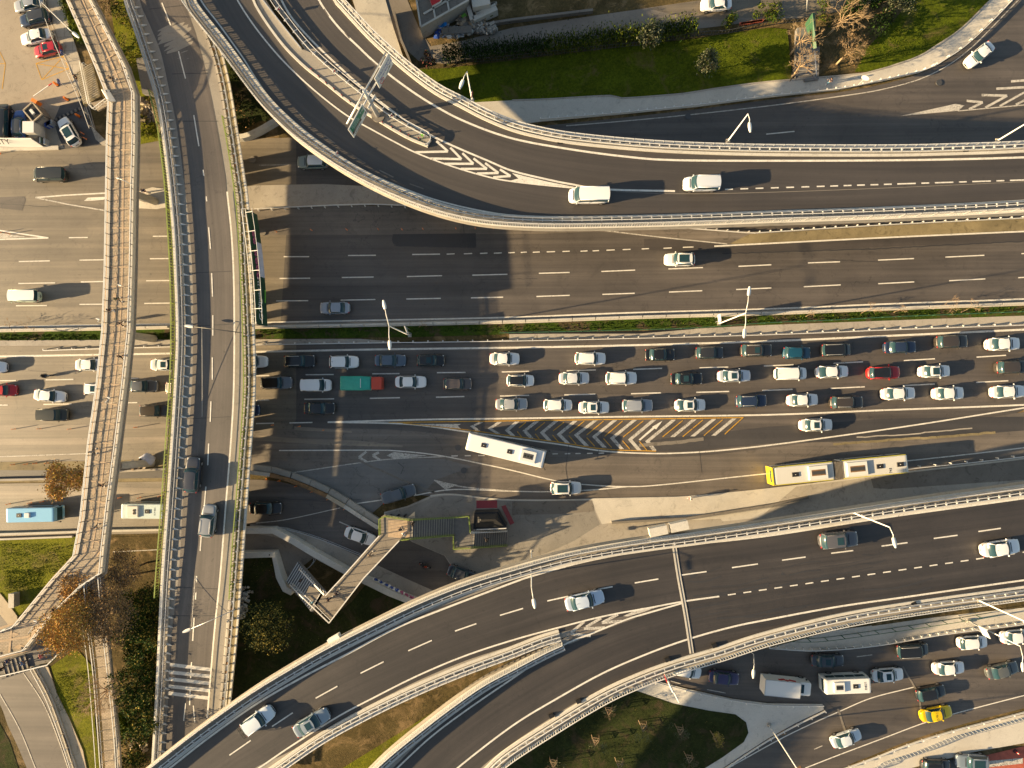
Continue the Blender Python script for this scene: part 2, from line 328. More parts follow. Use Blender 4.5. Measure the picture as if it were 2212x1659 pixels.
# lower frontage road on the left and its continuation under the overpass
ribbon("frontage_road",pairs([-300,1048,0,1046,200,1042,380,1040,545,1036,620,1044,700,1072,800,1135,880,1165,960,1200,1060,1240,1160,1300]),pairs([-300,1166,0,1162,200,1155,380,1150,520,1133,620,1140,700,1168,790,1210,880,1252,980,1296,1060,1336,1160,1390]),0,.010,"asphalt_main",n=61,**ST)
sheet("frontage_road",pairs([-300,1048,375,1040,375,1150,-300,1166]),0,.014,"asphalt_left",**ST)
# curved road, bottom left
ribbon("slip_road",pairs([-160,1330,-40,1390,72,1440,112,1519,150,1610,165,1700,175,1800]),pairs([-300,1400,-160,1440,-20,1500,20,1574,50,1640,70,1700,80,1800]),0,.010,"asphalt_main",n=40,**ST)
ribbon("slip_road",pairs([-60,1300,0,1315,30,1345,60,1390,72,1440]),pairs([-200,1330,-80,1360,-30,1400,0,1440,10,1480]),0,.014,"asphalt_main",n=30,**ST)
# lower right road
ribbon("exit_road",pairs([1380,1440,1481,1430,1659,1400,1759,1404,1884,1394,2034,1369,2212,1346,2500,1300]),pairs([1400,1468,1481,1484,1581,1507,1659,1517,1780,1525,1884,1500,2034,1470,2212,1440,2500,1390]),0,.010,"asphalt_main",n=50,**ST)
ribbon("exit_road",pairs([1480,1700,1560,1659,1620,1620,1720,1560,1779,1526,1884,1470,2034,1440,2212,1405,2500,1350]),pairs([1700,1760,1819,1662,1884,1632,1959,1602,2059,1570,2212,1530,2350,1500,2500,1470]),0,.014,"asphalt_main",n=50,**ST)
# upper street and yards
sheet("street",pairs([700,-150,850,-150,880,0,905,60,930,100,1000,88,1106,60,1240,40,1380,20,1500,2,1620,-10,1800,-60,1980,-150,2100,-150,2000,-20,1880,20,1745,38,1659,42,1560,56,1420,72,1230,98,1060,118,960,138,905,132,870,100,840,60,800,0]),0,.006,"street_concrete",**ST)
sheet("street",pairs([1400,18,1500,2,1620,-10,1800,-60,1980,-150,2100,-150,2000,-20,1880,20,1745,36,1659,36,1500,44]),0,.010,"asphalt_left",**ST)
sheet("parking_lot",pairs([-300,-200,120,-200,134,0,150,60,180,150,190,220,210,290,236,312,130,320,0,326,-300,330]),0,.015,"parking_ground",**ST)
sheet("parking_lot",pairs([130,228,182,215,195,240,205,285,232,312,140,322,128,300,116,262]),0,.019,"asphalt_dark",**ST)
def pave(name,pts,m="pavement",h=.13,dz=0,sm=False,**kw):
    return sheet(name,pts,0,h+dz,m,sm,thick=h+.03,**ST)
pave("pavement",pairs([790,-150,850,60,880,150,950,210,1020,222,1106,217.5,1181,215,1318,207.5,1343,213,1456,205,1496,200,1560,190,1659,177.5,1834,162.5,1884,155,1984,122,2069,67,2139,0,2230,-120,2290,-120,2189,0,2159,28,2084,100,2021,143,1984,158,1909,175,1809,195,1659,211,1506,231,1356,246,1168,263,1106,270,1020,270,900,230,800,120,730,-100]),"concrete_pale")
pave("pavement",pairs([95,-200,120,-200,134,0,152,62,180,150,178,200,184,240,200,275,232,306,240,318,222,314,208,302,200,280,187,240,172,205,160,180,150,140,128,90,112,40,100,0]),"pavement",dz=.004)
pave("pavement",pairs([553,401,700,398,840,405,900,418,908,446,803,443,700,446,553,453,530,453,530,404]),"concrete")
sheet("pavement",pairs([900,412,1200,440,1659,476,1659,488,1300,484,1100,470,905,446]),0,.10,"concrete_dark",thick=.13,**ST)
pave("pavement",pairs([300,414,330,405,372,410,374,446,340,452,300,450]),"concrete_pale",dz=.01)
pave("pavement",pairs([930,1071,978,1067,1106,1079.5,1356,1076,1481,1072,1659,1055,1954,1019,2212,989,2500,945,2500,1100,2212,1075,1900,1120,1500,1170,1200,1200,1100,1240,1000,1260,960,1200,890,1170,830,1120,830,1106,880,1093]),"concrete")
sheet("pavement",pairs([1278,1076,1481,1072,1659,1056,1720,1050,1640,1118,1560,1126,1556,1120,1480,1124,1430,1112,1300,1132,1287,1105]),0,.137,"concrete_pale",**ST)
sheet("pavement",pairs([1106,1079.5,1278,1076,1284,1104,1210,1110,1106,1112]),0,.137,"concrete_dark",**ST)
sheet("pavement",pairs([1880,1034,1956,1022,2212,990,2400,960,2400,1010,2212,1036,1920,1056,1886,1054]),0,.139,"concrete_dark",**ST)
pave("pavement",pairs([1600,1408,1659,1400,1759,1404,1884,1394,2034,1369,2212,1346,2500,1300,2500,1250,2212,1310,1960,1340,1800,1362,1659,1400]),"concrete_pale")
sheet("planting_strip",pairs([1850,1335,1959,1322,2212,1290,2212,1312,2034,1330,1884,1352]),0,.14,"soil",**ST)
pave("traffic_island",pairs([1368,1489,1416,1470,1481,1487,1581,1509,1659,1519,1776,1520.5,1779,1532,1716,1562,1659,1594,1606,1628,1540,1672,1490,1710,1100,1710,1080,1640,1250,1540]),"concrete_white")
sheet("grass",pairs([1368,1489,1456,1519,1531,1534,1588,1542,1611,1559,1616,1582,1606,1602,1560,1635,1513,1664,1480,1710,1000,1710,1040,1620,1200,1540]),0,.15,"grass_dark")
pave("pavement",pairs([1740,1700,1800,1668,1884,1640,1959,1610,2059,1580,2212,1542,2400,1500,2400,1560,2212,1604,2100,1624,1960,1660,1860,1710]),"concrete_pale")
sheet("brick_forecourt",pairs([2094,1640,2212,1612,2400,1570,2400,1760,2094,1760]),0,.012,"brick_red",**ST)
sheet("driveway",pairs([1860,1720,1960,1664,2100,1630,2094,1760,1860,1760]),0,.008,"asphalt_dark",**ST)
sheet("pavement",pairs([68,1430,90,1438,105,1440,125,1500,150,1550,180,1620,196,1700,165,1700,150,1610,112,1519]),0,.13,"tactile_kerb",thick=.16,**ST)
sheet("pavement",pairs([0,1280,10,1292,38,1330,40,1350,20,1350,-20,1300]),0,.13,"tactile_kerb",thick=.16,**ST)
sheet("pavement",pairs([935,1074,978,1069,1106,1081.5,1278,1078.5,1284,1104,1296,1132,1240,1168,1200,1186,1100,1225,1000,1256,962,1200,892,1170,832,1120,832,1108,884,1095]),0,.134,"concrete_grey",**ST)  # grey mottled paving whose darker colour also carries the shade by the kiosk
ribbon("dust_strip",pairs([-200,918,100,918,250,917,372,915]),pairs([-200,930,100,930,250,928,372,924]),0,.024,"road_dust",**ST)
ribbon("dust_strip",pairs([-200,948,190,946,372,942,545,940,640,947,760,951,870,962]),pairs([-200,962,190,960,372,954,545,952,640,957,760,963,870,966]),0,.026,"road_dust",**ST)
ribbon("dust_strip",pairs([636,921,690,925,760,931]),pairs([636,929,690,932,760,935]),0,.028,"road_dust",**ST)
ribbon("dust_strip",pairs([-200,1048,120,1050,250,1052,372,1056]),pairs([-200,1078,120,1076,250,1070,372,1062]),0,.028,"road_dust",**ST)
# verge north of lower frontage road, dirt, grass
sheet("verge",pairs([-300,1000,190,996,372,992,372,1040,-300,1044]),0,.02,"concrete_moss",**ST)
sheet("drain_strip",pairs([-300,1014,120,1016,372,1010,372,1032,130,1036,-300,1034]),0,.026,"asphalt_dark",**ST)
sheet("grass",pairs([-300,1166,0,1164,165,1158,162,1200,110,1256,38,1334,0,1280,-60,1230,-300,1260]),0,.03,"grass_yellow")
sheet("grass",pairs([110,1440,165,1400,200,1440,205,1560,222,1700,200,1700,180,1620,150,1550,125,1500]),0,.03,"grass_yellow")
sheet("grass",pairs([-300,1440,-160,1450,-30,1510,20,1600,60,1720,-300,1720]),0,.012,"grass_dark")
sheet("grass",pairs([905,150,960,148,1100,132,1300,108,1500,84,1659,60,1700,64,1712,180,1659,177,1560,190,1496,200,1456,205,1343,213,1318,207,1181,215,1106,217,1020,222,950,205]),0,.10,"grass_bright",thick=.12)
sheet("grass",pairs([1846,155,1876,100,1921,55,1951,20,1966,-40,1990,-150,2260,-150,2136,0,2069,67,1984,122,1884,155]),0,.10,"grass_bright",thick=.12)
sheet("dirt_path",pairs([1720,40,1850,20,1960,-20,1951,20,1921,55,1876,100,1846,155,1760,170,1765,60]),0,.09,"soil",**ST)
sheet("grass",pairs([470,120,480,90,540,200,600,262,560,292,520,300,500,298,490,200]),0,.03,"grass_dark")
sheet("grass",pairs([215,-150,300,-150,325,125,350,207,368,300,302,312,302,207,282,150,250,87]),0,.03,"grass_yellow")
sheet("grass",pairs([134,-100,146,-100,205,110,185,100,150,60]),0,.14,"grass_bright")
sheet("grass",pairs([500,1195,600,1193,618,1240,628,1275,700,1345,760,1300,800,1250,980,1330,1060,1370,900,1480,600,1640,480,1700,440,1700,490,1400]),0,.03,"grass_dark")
sheet("grass",pairs([740,1659,900,1560,1010,1490,1100,1440,1160,1500,1000,1640,900,1760,700,1760]),0,.03,"grass_yellow")
sheet("grass",pairs([225,1160,360,1158,365,1300,350,1500,335,1700,235,1700,230,1400]),0,.03,"soil")
# green median between the carriageways
sheet("median_grass",pairs([-300,716,553,708,1106,700,1659,678,2212,658,2500,648,2500,672,2212,682,1659,703,1106,722,900,728,553,732,-300,738]),0,.05,"median_green",kind='structure')
sheet("median_gutter",pairs([-300,737,553,733,778,732,900,742,1106,734,1106,737,778,742,553,746,-300,748]),0,.08,"concrete",**ST)
sheet("median_gutter",pairs([1100,721,1350,718,1659,702,2212,682,2500,672,2500,690,2212,701,1659,722,1356,729,1100,735]),0,.083,"concrete",**ST)
sheet("drain_channel",pairs([1100,716,1200,715,1230,718,1380,716,1500,708,1500,711,1380,721,1200,721,1100,722]),0,.085,"black",**ST)
sheet("central_reserve",pairs([510,290,560,262,600,264,640,290,700,296,508,300]),0,.036,"soil",**ST)
# footpath and stair well between the white walls
sheet("footpath",pairs([505,1143,598,1142,640,1165,690,1195,620,1250,600,1192,505,1193]),0,.02,"street_concrete",**ST)
sheet("footpath",pairs([540,1132,620,1139,700,1167,790,1209,880,1251,980,1295,1020,1320,930,1320,790,1264,690,1212,620,1165,540,1150]),0,.024,"concrete",**ST)
# ---------------------------------------------------------------- ground markings
mk=MB(); S=lambda pts,wd,m="paint_white",dz=.032,sm=True: stripe(mk,pairs(pts),wd,0,dz,m,sm)
S([-100,708,0,706,225,702,375,700,553,697,803,692,1106,685.5,1356,676,1659,667.5,1909,657,2212,646,2400,637],.24)
S([-100,772,0,770,375,763.5,553,760,803,755,1106,751,1356,746,1659,737,1909,726,2212,712,2400,703],.28)
S([1543,532,1659,526,1909,513.5,2212,500,2400,492],.22)
S([1291,496,1423,512,1571,527],.16,"paint_worn"); S([708,912,928,906,1106,904,1356,900,1659,896,1909,886,2212,874.5,2400,862],.24)
S([708,912,878,916,1003,932,1106,946,1206,959.5,1306,974.5,1406,979.5,1481,978,1556,973,1659,962,1809,942,1984,917,2212,881,2400,852],.20)
S([603,973,803,972.5,865.5,974.5,953,984.5,1053,1004.5,1106,1016,1206,1039.5,1281,1048,1356,1051,1431,1047,1659,1023,1954,996,2212,967,2400,940],.16)
S([612,1024,778,999.5,853,991,963,986],.15,"paint_worn"); S([768,1088,828,1079.5,890.5,1071,978,1057.5,1106,1061,1191,1062,1281,1058,1356,1051],.16)
S([938,1037.5,1003,1052,1106,1061],.18,"paint_worn"); S([553,1130,620,1122,735,1097],.12,"paint_worn")
S([1223,272,1356,261,1481,249,1659,229,1809,209,1909,192.5,2004,164,2090,110,2200,0],.14,"paint_worn")
S([50,1452,100,1532,147,1659,160,1720],.14,"paint_worn"); S([0,1499,42,1574,77,1659],.14,"paint_worn")
S([1739,1659,1821,1627,1909,1594,1994,1562,2059,1542,2212,1502,2400,1455],.14); S([1500,1700,1659,1610.5,1734,1572,1819,1534,1884,1507,1974,1484],.14)
S([77,427,140,422,232,417],.2,"paint_white",sm=False); S([77,427,150,442,228,455],.2,"paint_worn",sm=False)
S([-100,520,105,514],.22,sm=False); S([-60,486,0,498,105,514],.22,sm=False)
poly(mk,pairs([182,434,190,427,232,425,232,431,196,434]),0,.032,"paint_white"); poly(mk,pairs([-40,500,0,503,60,512,-40,516]),0,.032,"paint_worn")
S([-100,990,0,986.5,190,979.5],.14,"paint_worn"); S([560,357,625,356],.1,"paint_worn"); S([245,1192,370,1186],.12,"paint_worn",sm=False); S([733,1127,775,1145],.16,"paint_worn",sm=False)
for a in ("613 554.5 668 554.5 752 552 812 551.5 890.5 549.8 950.5 549 149 513.5 190 513 330.5 510.5 372 510",
          "604 601.5 670 601 738.5 599.5 807 598.5 879 597.5 955 595.5 1020.5 594.5 1096 592.5 1164 590.5 1230.5 588.5 1299 586.5 1372 583.5 1443.5 581 1518.5 578 1595 575.5 1666 572 1745 568 1814.5 565.5 1896.5 562 1974 558.5 2042 555.5 2126 551.5 2206 548 2290 543",
          "597 650 666 649.5 736 648.5 811 647 878 646 952 644.5 1017.5 643.5 1087 642 1159 640.5 1231 638 1301 636 1371 633.5 1445 631 1517 628 1590 625.5 1666 622 1736 619.5 1816 615.5 1896.5 613 1974.5 609 2050 606.5 2128 602.5 2199 600 2290 595",
          "41 565 108 563.5 172 562 235 561 324 559 377 558.5 40 612.5 119.5 611 175 609 233 608 316 606.5 380 606 35 660.5 102 660 172 657.5 232 657 312 655.5 380 654.5",
          "553 812 582 811 660.5 809.5 721 809 804 807.5 863 807 944 805 1005.5 804.5 1084 803.5 1143 802 1224 801 1287 799 1368 798 1430 795.5 1511 794.5 1573 793 1650 790.5 1714 788 1800 785 1864 781.5 1952 779 2019.5 775 2109 771.5 2173 767.5 0 822.5 35 822 99 820.5 159 819.5 284 817.5 299 817",
          "553 865 582 864 657.5 862.5 722 861.5 799 860.5 864 859 942 858 1003 856.5 1080 855.5 1143 854 1219 853 1286 851.5 1363 850.5 1428 848.5 1504 847.5 1575 845.5 1646.5 843.5 1712 841 1794 839 1868 835.5 1949 833 2019 829.5 2108 826 2178 822.5 0 875 17 875 94 873.5 155 872.5 277 870 297 869.5",
          "625.5 913.5 675 912.5 553 915 592 914 1655 290 1716 284"):
    q=[float(t) for t in a.split()]
    for k in range(0,len(q),4): stripe(mk,[(q[k],q[k+1]),(q[k+2],q[k+3])],.16 if q[k+1]<700 else .17,0,.032,"paint_white",False)
for x0,x1,y in [(965,982,548.7),(1002,1020,548),(1037,1053,547.2),(1067,1084,546.7),(1098,1112,545.8),(1125,1138,545),(1151,1166,544.7),(1181,1199,543.9),(1215,1231,543),(1254,1269,542.4),(1280,1294,541.7),(1310,1328,540.2),(1345,1362,539),(1386,1402,537.5),(1433,1451,536),(1475,1498,534)]: stripe(mk,[(x0,y+.4),(x1,y-.4)],.15,0,.032,"paint_white",False)
for x0,x1,y in [(975,989,985),(1004,1017,984.5),(1033,1047,984),(1193,1205,980.5),(1220,1232,980.2),(1243,1254,979.8),(1268,1280,979.4),(1293,1305,979)]: stripe(mk,[(x0,y),(x1,y-.3)],.14,0,.032,"paint_white",False)
def t22(pts): return [(1106+x/4,829.5+y/4) for x,y in pts]
for c in [((-267,330),(-342,365),(-292,405)),((-107,328),(-192,385),(-120,428)),((45,325),(-42,400),(10,448)),((215,322),(110,405),(170,470)),((380,320),(260,420),(330,495)),((548,318),(405,435),(482,512)),((720,315),(555,440),(645,533)),((890,312),(710,455),(800,548)),((1060,310),(865,468),(950,562)),((1228,308),(1020,480),(1100,572)),((1400,308),(1170,495),(1232,575)),((1575,305),(1385,458)),((1745,303),(1560,452)),((1920,298),(1740,446))]:
    def sl_(a,b,hw): # slanted bar cut parallel to the edge lines
        return [(a[0]-hw,a[1]),(a[0]+hw,a[1]),(b[0]+hw,b[1]),(b[0]-hw,b[1])]
    poly(mk,t22(sl_(c[0],c[1],20)),0,.036,"paint_worn")
    if len(c)>2: poly(mk,t22(sl_(c[1],c[2],19)),0,.0365,"paint_worn")
for a in [(120,330,60,380),(285,330,200,400),(450,330,355,405),(625,320,495,425),(790,320,645,440),(955,320,800,452),(1135,318,960,458),(1475,315,1300,458),(1650,310,1475,455),(1820,308,1658,445),(1995,290,1838,433),(45,410,85,458),(200,430,240,480),(350,440,400,500),(490,445,555,520),(645,462,715,538),(790,470,860,548),(955,490,1018,562),(1100,495,1165,572)]:
    stripe(mk,t22([(a[0],a[1]),(a[2],a[3])]),.12,0,.036,"paint_yellow",False)
S([840,912.5,1106,909,1356,905.5,1606,902],.13,"paint_yellow",.034); S([870,914,1003,928,1106,942,1206,955,1306,970,1417,974.5],.13,"paint_yellow",.034)
poly(mk,t22([(-900,345),(-440,345),(-470,360),(-440,388),(-600,375)]),0,.036,"paint_worn")
poly(mk,t22([(1094,480),(1108,488),(1235,382),(1220,370)]),0,.038,"paint_white"); poly(mk,t22([(1300,318),(1210,370),(1245,392)]),0,.0385,"paint_white")
for c in [((955,583),(890,633),(955,671)),((1062,590),(1008,617),(1070,655))]:
    for a,b in ((c[0],c[1]),(c[1],c[2])): stripe(mk,T(1,2,*a,*b),.36,0,.034 if b is c[1] else .0345,"paint_worn",False)
poly(mk,T(1,2,1130,618,1190,587,1300,600,1480,618,1340,632,1200,648),0,.034,"paint_worn"); poly(mk,T(1,2,1540,833,1640,915,1660,905,1740,870),0,.030,"paint_worn")
# chevrons top right
poly(mk,T(3,0,1145,1003,1620,898,1697,912,1640,958),0,.034,"paint_worn")
for a,b,c in (((1715,872),(1855,885),(1735,945)),((1845,822),(2065,828),(1875,932)),((1970,768),(2260,752),(2290,760)),((2098,704),(2300,690),(2310,695))):
    stripe(mk,T(3,0,*a,*b),.34,0,.034,"paint_worn",False); stripe(mk,T(3,0,*b,*c),.34,0,.0345,"paint_worn",False)
stripe(mk,T(3,0,2212,800,2000,918),.3,0,.034,"paint_worn",False); stripe(mk,T(3,0,2230,860,2140,905),.3,0,.034,"paint_worn",False); stripe(mk,T(3,0,1640,960,2300,900),.14,0,.035,"paint_worn",False)
# exit road dashes, parking boxes, kerb lines, forecourt stripes
for q in [(765,697,900,680),(400,1495,470,1465),(860,885,905,880)]: stripe(mk,T(3,3,*q),.13,0,.033,"paint_worn",False)
for q in [(1370,905,1455,930),(1685,980,1845,1010)]: stripe(mk,T(2,3,*q),.12,0,.033,"paint_worn",False)
for a in ((310,550,550,485),(550,485,595,595),(595,595,362,690),(362,690,312,550),(312,550,595,597),(550,487,362,690),(0,450,48,550),(48,550,20,770),(-60,552,48,550)): stripe(mk,T(0,0,*a),.11,0,.03,"paint_yellow",False)
for q in ((1930,1600,2200,1590),(1950,1625,2210,1610)): pass
poly(mk,pairs([2109,1646,2209,1637,2209,1649,2110,1660]),0,.03,"paint_worn"); poly(mk,pairs([2112,1672,2212,1661,2212,1673,2113,1686]),0,.03,"paint_white")
mk.build("road_marking",**ST)
cr=MB(); rr=random.Random(9)
def crack(pts,w_,m="asphalt_patch",z=0,dz=.03):
    q=[]; P_=pairs(pts)
    for a,b in zip(P_,P_[1:]):
        n=max(1,int(math.hypot(b[0]-a[0],b[1]-a[1])/9))
        for k in range(n): t=k/n; q.append((a[0]+(b[0]-a[0])*t,a[1]+(b[1]-a[1])*t+rr.uniform(-.9,.9)))
    q.append(P_[-1]); stripe(cr,q,w_,z,dz,m,False)
crack([1560,548,1659,545,1909,537,2212,521,2300,516],.16); crack([850,505,847,520,853,531,960,534,1028,535,1027,504],.10); crack([1000,478,1003,508],.07); crack([1030,604,1110,603,1160,602],.05)
crack([778,996,830,1020,900,1050,960,1072],.30,"concrete_dark"); crack([1230,950,1222,1010,1226,1040],.06); crack([1300,936,1290,990],.05); crack([1511,975,1516,1022],.05); crack([1780,560,1900,566],.05); crack([60,800,140,806],.05); crack([0,440,90,446,180,444],.06)
crack([860,1000,872,1010,866,1024],.08); crack([1800,960,1900,952,2060,942,2150,934],.35,"concrete_moss"); crack([1850,945,1960,938,2100,925],.18,"concrete"); crack([1380,962,1460,956,1520,948],.5,"concrete_dark"); crack([600,1075,700,1083,780,1079],.06)
crack([1770,1500,1810,1540],.06); crack([1950,1440,1985,1500,1990,1545],.25,"concrete_dark"); crack([1810,1530,1832,1600],.3,"concrete_dark")
cr.build("asphalt_crack",**ST)
# manhole covers, kerbs and joints on the ground
mh=MB()
for x,y in ((1486,252),(2028,179),(1126,1101),(1002,1016),(990,967),(622,1350)): 
    p=W(x,y,0); mh.cyl((p.x,p.y,.06),.45,.12,"steel_dark",14)
for x,y in ((568,502),(545,345),(995,66),(1275,1092)): p=W(x,y,0); mh.cyl((p.x,p.y,.08),.5,.13,"concrete_dark",16)
mh.build("manhole_cover",**ST)
kb=MB()
for pts,wd,h,m in [([1106,217.5,1181,215,1318,207.5,1343,213,1456,205,1496,200,1560,190,1659,177.5,1834,162.5,1884,155,1984,122,2069,67,2139,0],.18,.22,"concrete"),
    ([930,1071,978,1068,1106,1080,1356,1077,1481,1073,1659,1056,1954,1020,2212,990,2400,962],.22,.17,"concrete_pale"),
    ([553,701,803,696,1106,690,1356,680,1659,671.5,1909,661,2212,650],.12,.06,"concrete"),
    ([72,1441,112,1519,160,1659],.15,.2,"concrete_pale"),([80,1440,120,1519,168,1659],.12,.3,"concrete_pale")]:
    rect_sweep(kb,path(pairs(pts),0,12),wd,0,h,m)
kb.build("kerb",**ST)
# ================================================================ ELEVATED ROADS
def barrier(par,P,side,kind="picket",kerb=True,rail_off=.18,guard_off=1.0,kerb_off=1.45,gate=1.3,hr=1.16,shade_panel=(),beams=((.50,.80),(.86,.95))):
    """P runs along the outer slab edge; side=+1 when the deck lies to its left"""
    ed=MB(); rect_sweep(ed,P,.22,-.25,.16,"concrete_white",.11*side); rect_sweep(ed,P,.9,.0,.10,"deck_concrete",.62*side)
    if kerb: rect_sweep(ed,P,.34,0,.24,"concrete_white",kerb_off*side)
    ed.build("parapet",par)
    g=MB()
    rect_sweep(g,P,.06,*beams[0],"galvanised",(guard_off+.2)*side); rect_sweep(g,P,.10,beams[0][0]+.05,beams[0][0]+.1,"galv_pale",(guard_off+.23)*side); rect_sweep(g,P,.09,*beams[1],"galv_pale",(guard_off-.12)*side)
    for p,d in stations(offset(P,guard_off*side),gate):
        rot=Matrix((d,Vector((-d.y,d.x,0)),Vector((0,0,1)))).transposed()
        g.box(p+Vector((0,0,.45)),(.12,.12,.9),"galvanised",rot); g.box(p+Vector((0,0,.72)),(.12,.46,.16),"galv_pale",rot)
    g.build("guard_rail",par)
    r=MB(); Q=offset(P,rail_off*side)
    rect_sweep(r,Q,.09,hr-.08,hr,"galv_pale"); rect_sweep(r,Q,.05,.22,.27,"galvanised")
    for a_,b_ in shade_panel: rect_sweep(r,Q,.035,a_,b_,"galvanised")  # closed sheets added behind the rails to lengthen the shadow on the deck
    if kind=="picket":
        for k,(p,d) in enumerate(stations(Q,.34)):
            big=k%6==0; rot=Matrix((d,Vector((-d.y,d.x,0)),Vector((0,0,1)))).transposed()
            r.box(p+Vector((0,0,hr*.55)),(.12 if big else .06,.08 if big else .05,hr*.9),"galv_pale",rot)
    else:
        rect_sweep(r,Q,.04,.62,.66,"galvanised"); rect_sweep(r,Q,.035,.85,.88,"galvanised")
        for p,d in stations(Q,1.3): r.box(p+Vector((0,0,.6)),(.09,.07,1.15),"galvanised")
    r.build("railing",par)
def slab(name,par,pts,z,th,sm=True,m="deck_concrete"):
    mb=MB(); q=smooth(pts+[pts[0]],10)[:-1] if sm else pts
    mb.poly([W(p[0],p[1],zf(z,p[0],p[1])) for p in q],-th,0,m,"concrete"); return mb.build(name,par)
def pier(par,x,y,z,ang=0,w_=4.5,d_=1.3):
    p=W(x,y,zf(z,x,y)); mb=MB(); rot=Matrix.Rotation(R_(ang),3,'Z')
    mb.box((p.x,p.y,(p.z-2.2)/2),(d_,w_*.55,p.z-2.2),"concrete",rot); mb.box((p.x,p.y,p.z-1.7),(d_*1.1,w_,1.0),"concrete",rot); mb.build("pier",par)
# ---------------------------------------------------------------- upper ramp
ZU=10.0
U=thing("highway_ramp","wide curved elevated ramp splitting into two carriageways with chevrons, over the motorway","ramp")
UNE=pairs([570,-330,630,-210,690,-110,735,-15,750,5,778,36,813,73,853,110,903,152,953,188,1003,214,1053,240,1106,262,1156,276,1231,290,1356,303,1481,311,1659,316,1909,317,2060,314,2212,308,2450,292])
USW=pairs([250,-330,300,-210,350,-110,397,0,412,30,475,110,553,214,603,268,653,312,728,364,803,406,878,440,953,466,1028,483,1106,491,1206,494,1356,492,1506,488,1659,482.5,1909,474,2212,459,2450,440])
GAP=pairs([655,108,603,52,568,0,510,-110,460,-210,410,-330])
GAP2=pairs([440,-330,490,-210,540,-110,587,0,620,48,657,105])
q=[(p[0],p[1]) for p in smooth(UNE)]+[(p[0],p[1]) for p in smooth(USW)][::-1]+GAP[::-1]+GAP2[::-1][::-1][::-1]
q=[(p[0],p[1]) for p in smooth(UNE)]+[(p[0],p[1]) for p in smooth(USW)][::-1]+GAP[::-1]+GAP2[::-1]
slab("deck",U,q,ZU,1.5,False)
# outer carriageway surface, inner carriageway surface
ribbon("road_surface",pairs([712,-60,729,0,753,34,803,86,853,131,903,170,953,203,1003,228,1053,250,1106,270,1206,294,1306,305,1456,315,1659,321,1959,323,2212,315,2450,300]),
       pairs([570,-60,600,0,640,65,690,118,740,164,790,206,835,242,878,270,928,300,978,325,1053,357,1106,372,1206,395,1306,411,1458,418,1659,415,2000,402,2450,380]),ZU,.024,"asphalt_ramp",U,n=90)
ribbon("road_surface",pairs([508,-60,540,-8,573,48,603,88,653,141,703,181,753,221,815,261,878,298,925,320,1000,350,1106,378,1206,398,1306,412,1458,419,1659,416,2000,403,2450,381]),
       pairs([393,-60,425,0,470,70,520,138,575,210,640,275,700,320,760,358,830,393,903,424,978,446,1053,461,1106,468,1206,471,1356,469,1506,465,1659,459,1959,447,2212,437,2450,420]),ZU,.018,"asphalt_ramp",U,n=90)
sheet("road_surface",pairs([880,285,932,296,1000,320,1106,362,1206,392,1330,408,1330,424,1206,410,1106,394,1000,368,900,330,860,306]),ZU,.012,"asphalt_new",False,None,None,U)
sheet("splitter_island",pairs([655,108,680,118,740,166,790,206,835,241,878,268,928,297,932,305,926,315,903,308,878,297,815,262,753,222,703,182,653,142,603,88,560,22,540,-60,560,-60,575,0,610,56]),ZU,.20,"deck_concrete",False,.25,None,U)
ul=MB(); US=lambda pts,wd,m="paint_white",dz=.04: stripe(ul,pairs(pts),wd,ZU,dz,m)
US([665,-60,689,0,728,55,778,105,815.5,140,865.5,180,928,222,1003,262,1106,299,1231,322.5,1356,339,1456,346,1659,347.5,1959,346,2212,340,2450,328],.27)
US([580,-60,608,0,633,42,678,92,728,140,778,185,828,225,878,262,928,291,978,315,1053,347,1106,369,1181,387.5,1231,397.5,1306,409,1458,413],.25)
US([485,-60,513,0,553,61,603,122,653,172,703,215,753,252,803,280,853,307,903,332,978,360,1053,382,1106,392,1206,403,1306,410.5],.2)
US([410,-60,434,0,475,55,525,125,553,170,590,220,653,278,728,333,803,377,903,419,978,442,1053,458,1106,465,1206,469,1356,468],.2)
for a,b,c in (((943,305),(968,327.5),(897,329)),((973,319),(997,344),(929,342.5)),((999,331),(1023,354),(960.5,354)),((1023,342.5),(1052,365),(995.5,365)),((1048,352.5),(1077,374),(1030.5,375)),((1080,366),(1103,380.5),(1065.5,383))):
    for p,r in ((a,b),(b,c)): stripe(ul,[p,r],.30,ZU,.04,"paint_white",False)
poly(ul,pairs([1106,374,1120,386,1104,390,1150,396,1243,404.5,1180,392]),ZU,.04,"paint_white")
x=1500
for k in range(22):
    L=17 if k<14 or k%2 else 40; y=412-(x-1480)*.0315
    if k not in (0,): stripe(ul,[(x,y),(x+L,y-L*.0315)],.17,ZU,.04,"paint_white",False)
    x+=L+(16 if k<8 else 12)
for q in ((595,180,612,203),(640,238,662,262),(700,292,724,310),(760,335,790,353),(820,368,850,383),(885,397,915,408),(745,70,755,83),(700,20,710,36),(800,130,815,143)): stripe(ul,pairs(list(q)),.16,ZU,.037,"asphalt_old",False)
ul.build("lane_marking",U)
PNE=path(UNE,ZU); PSW=path(USW,ZU)
barrier(U,PNE,-1,"mesh",rail_off=.15,guard_off=.62,kerb_off=1.15); barrier(U,PSW,1,"picket",hr=1.9,shade_panel=((.95,1.85),),beams=((.78,1.0),(.85,.98)))  # inner rail built taller and closed at the top for a wider deck shadow
ig=MB(); P=path(pairs([560,-60,587,0,620,46,657,92,693,130,740,170,790,210,835,245,878,272,926,297]),ZU)
rect_sweep(ig,P,.08,.62,.8,"galv_pale",-.15); rect_sweep(ig,P,.08,.62,.72,"galv_pale",.45)
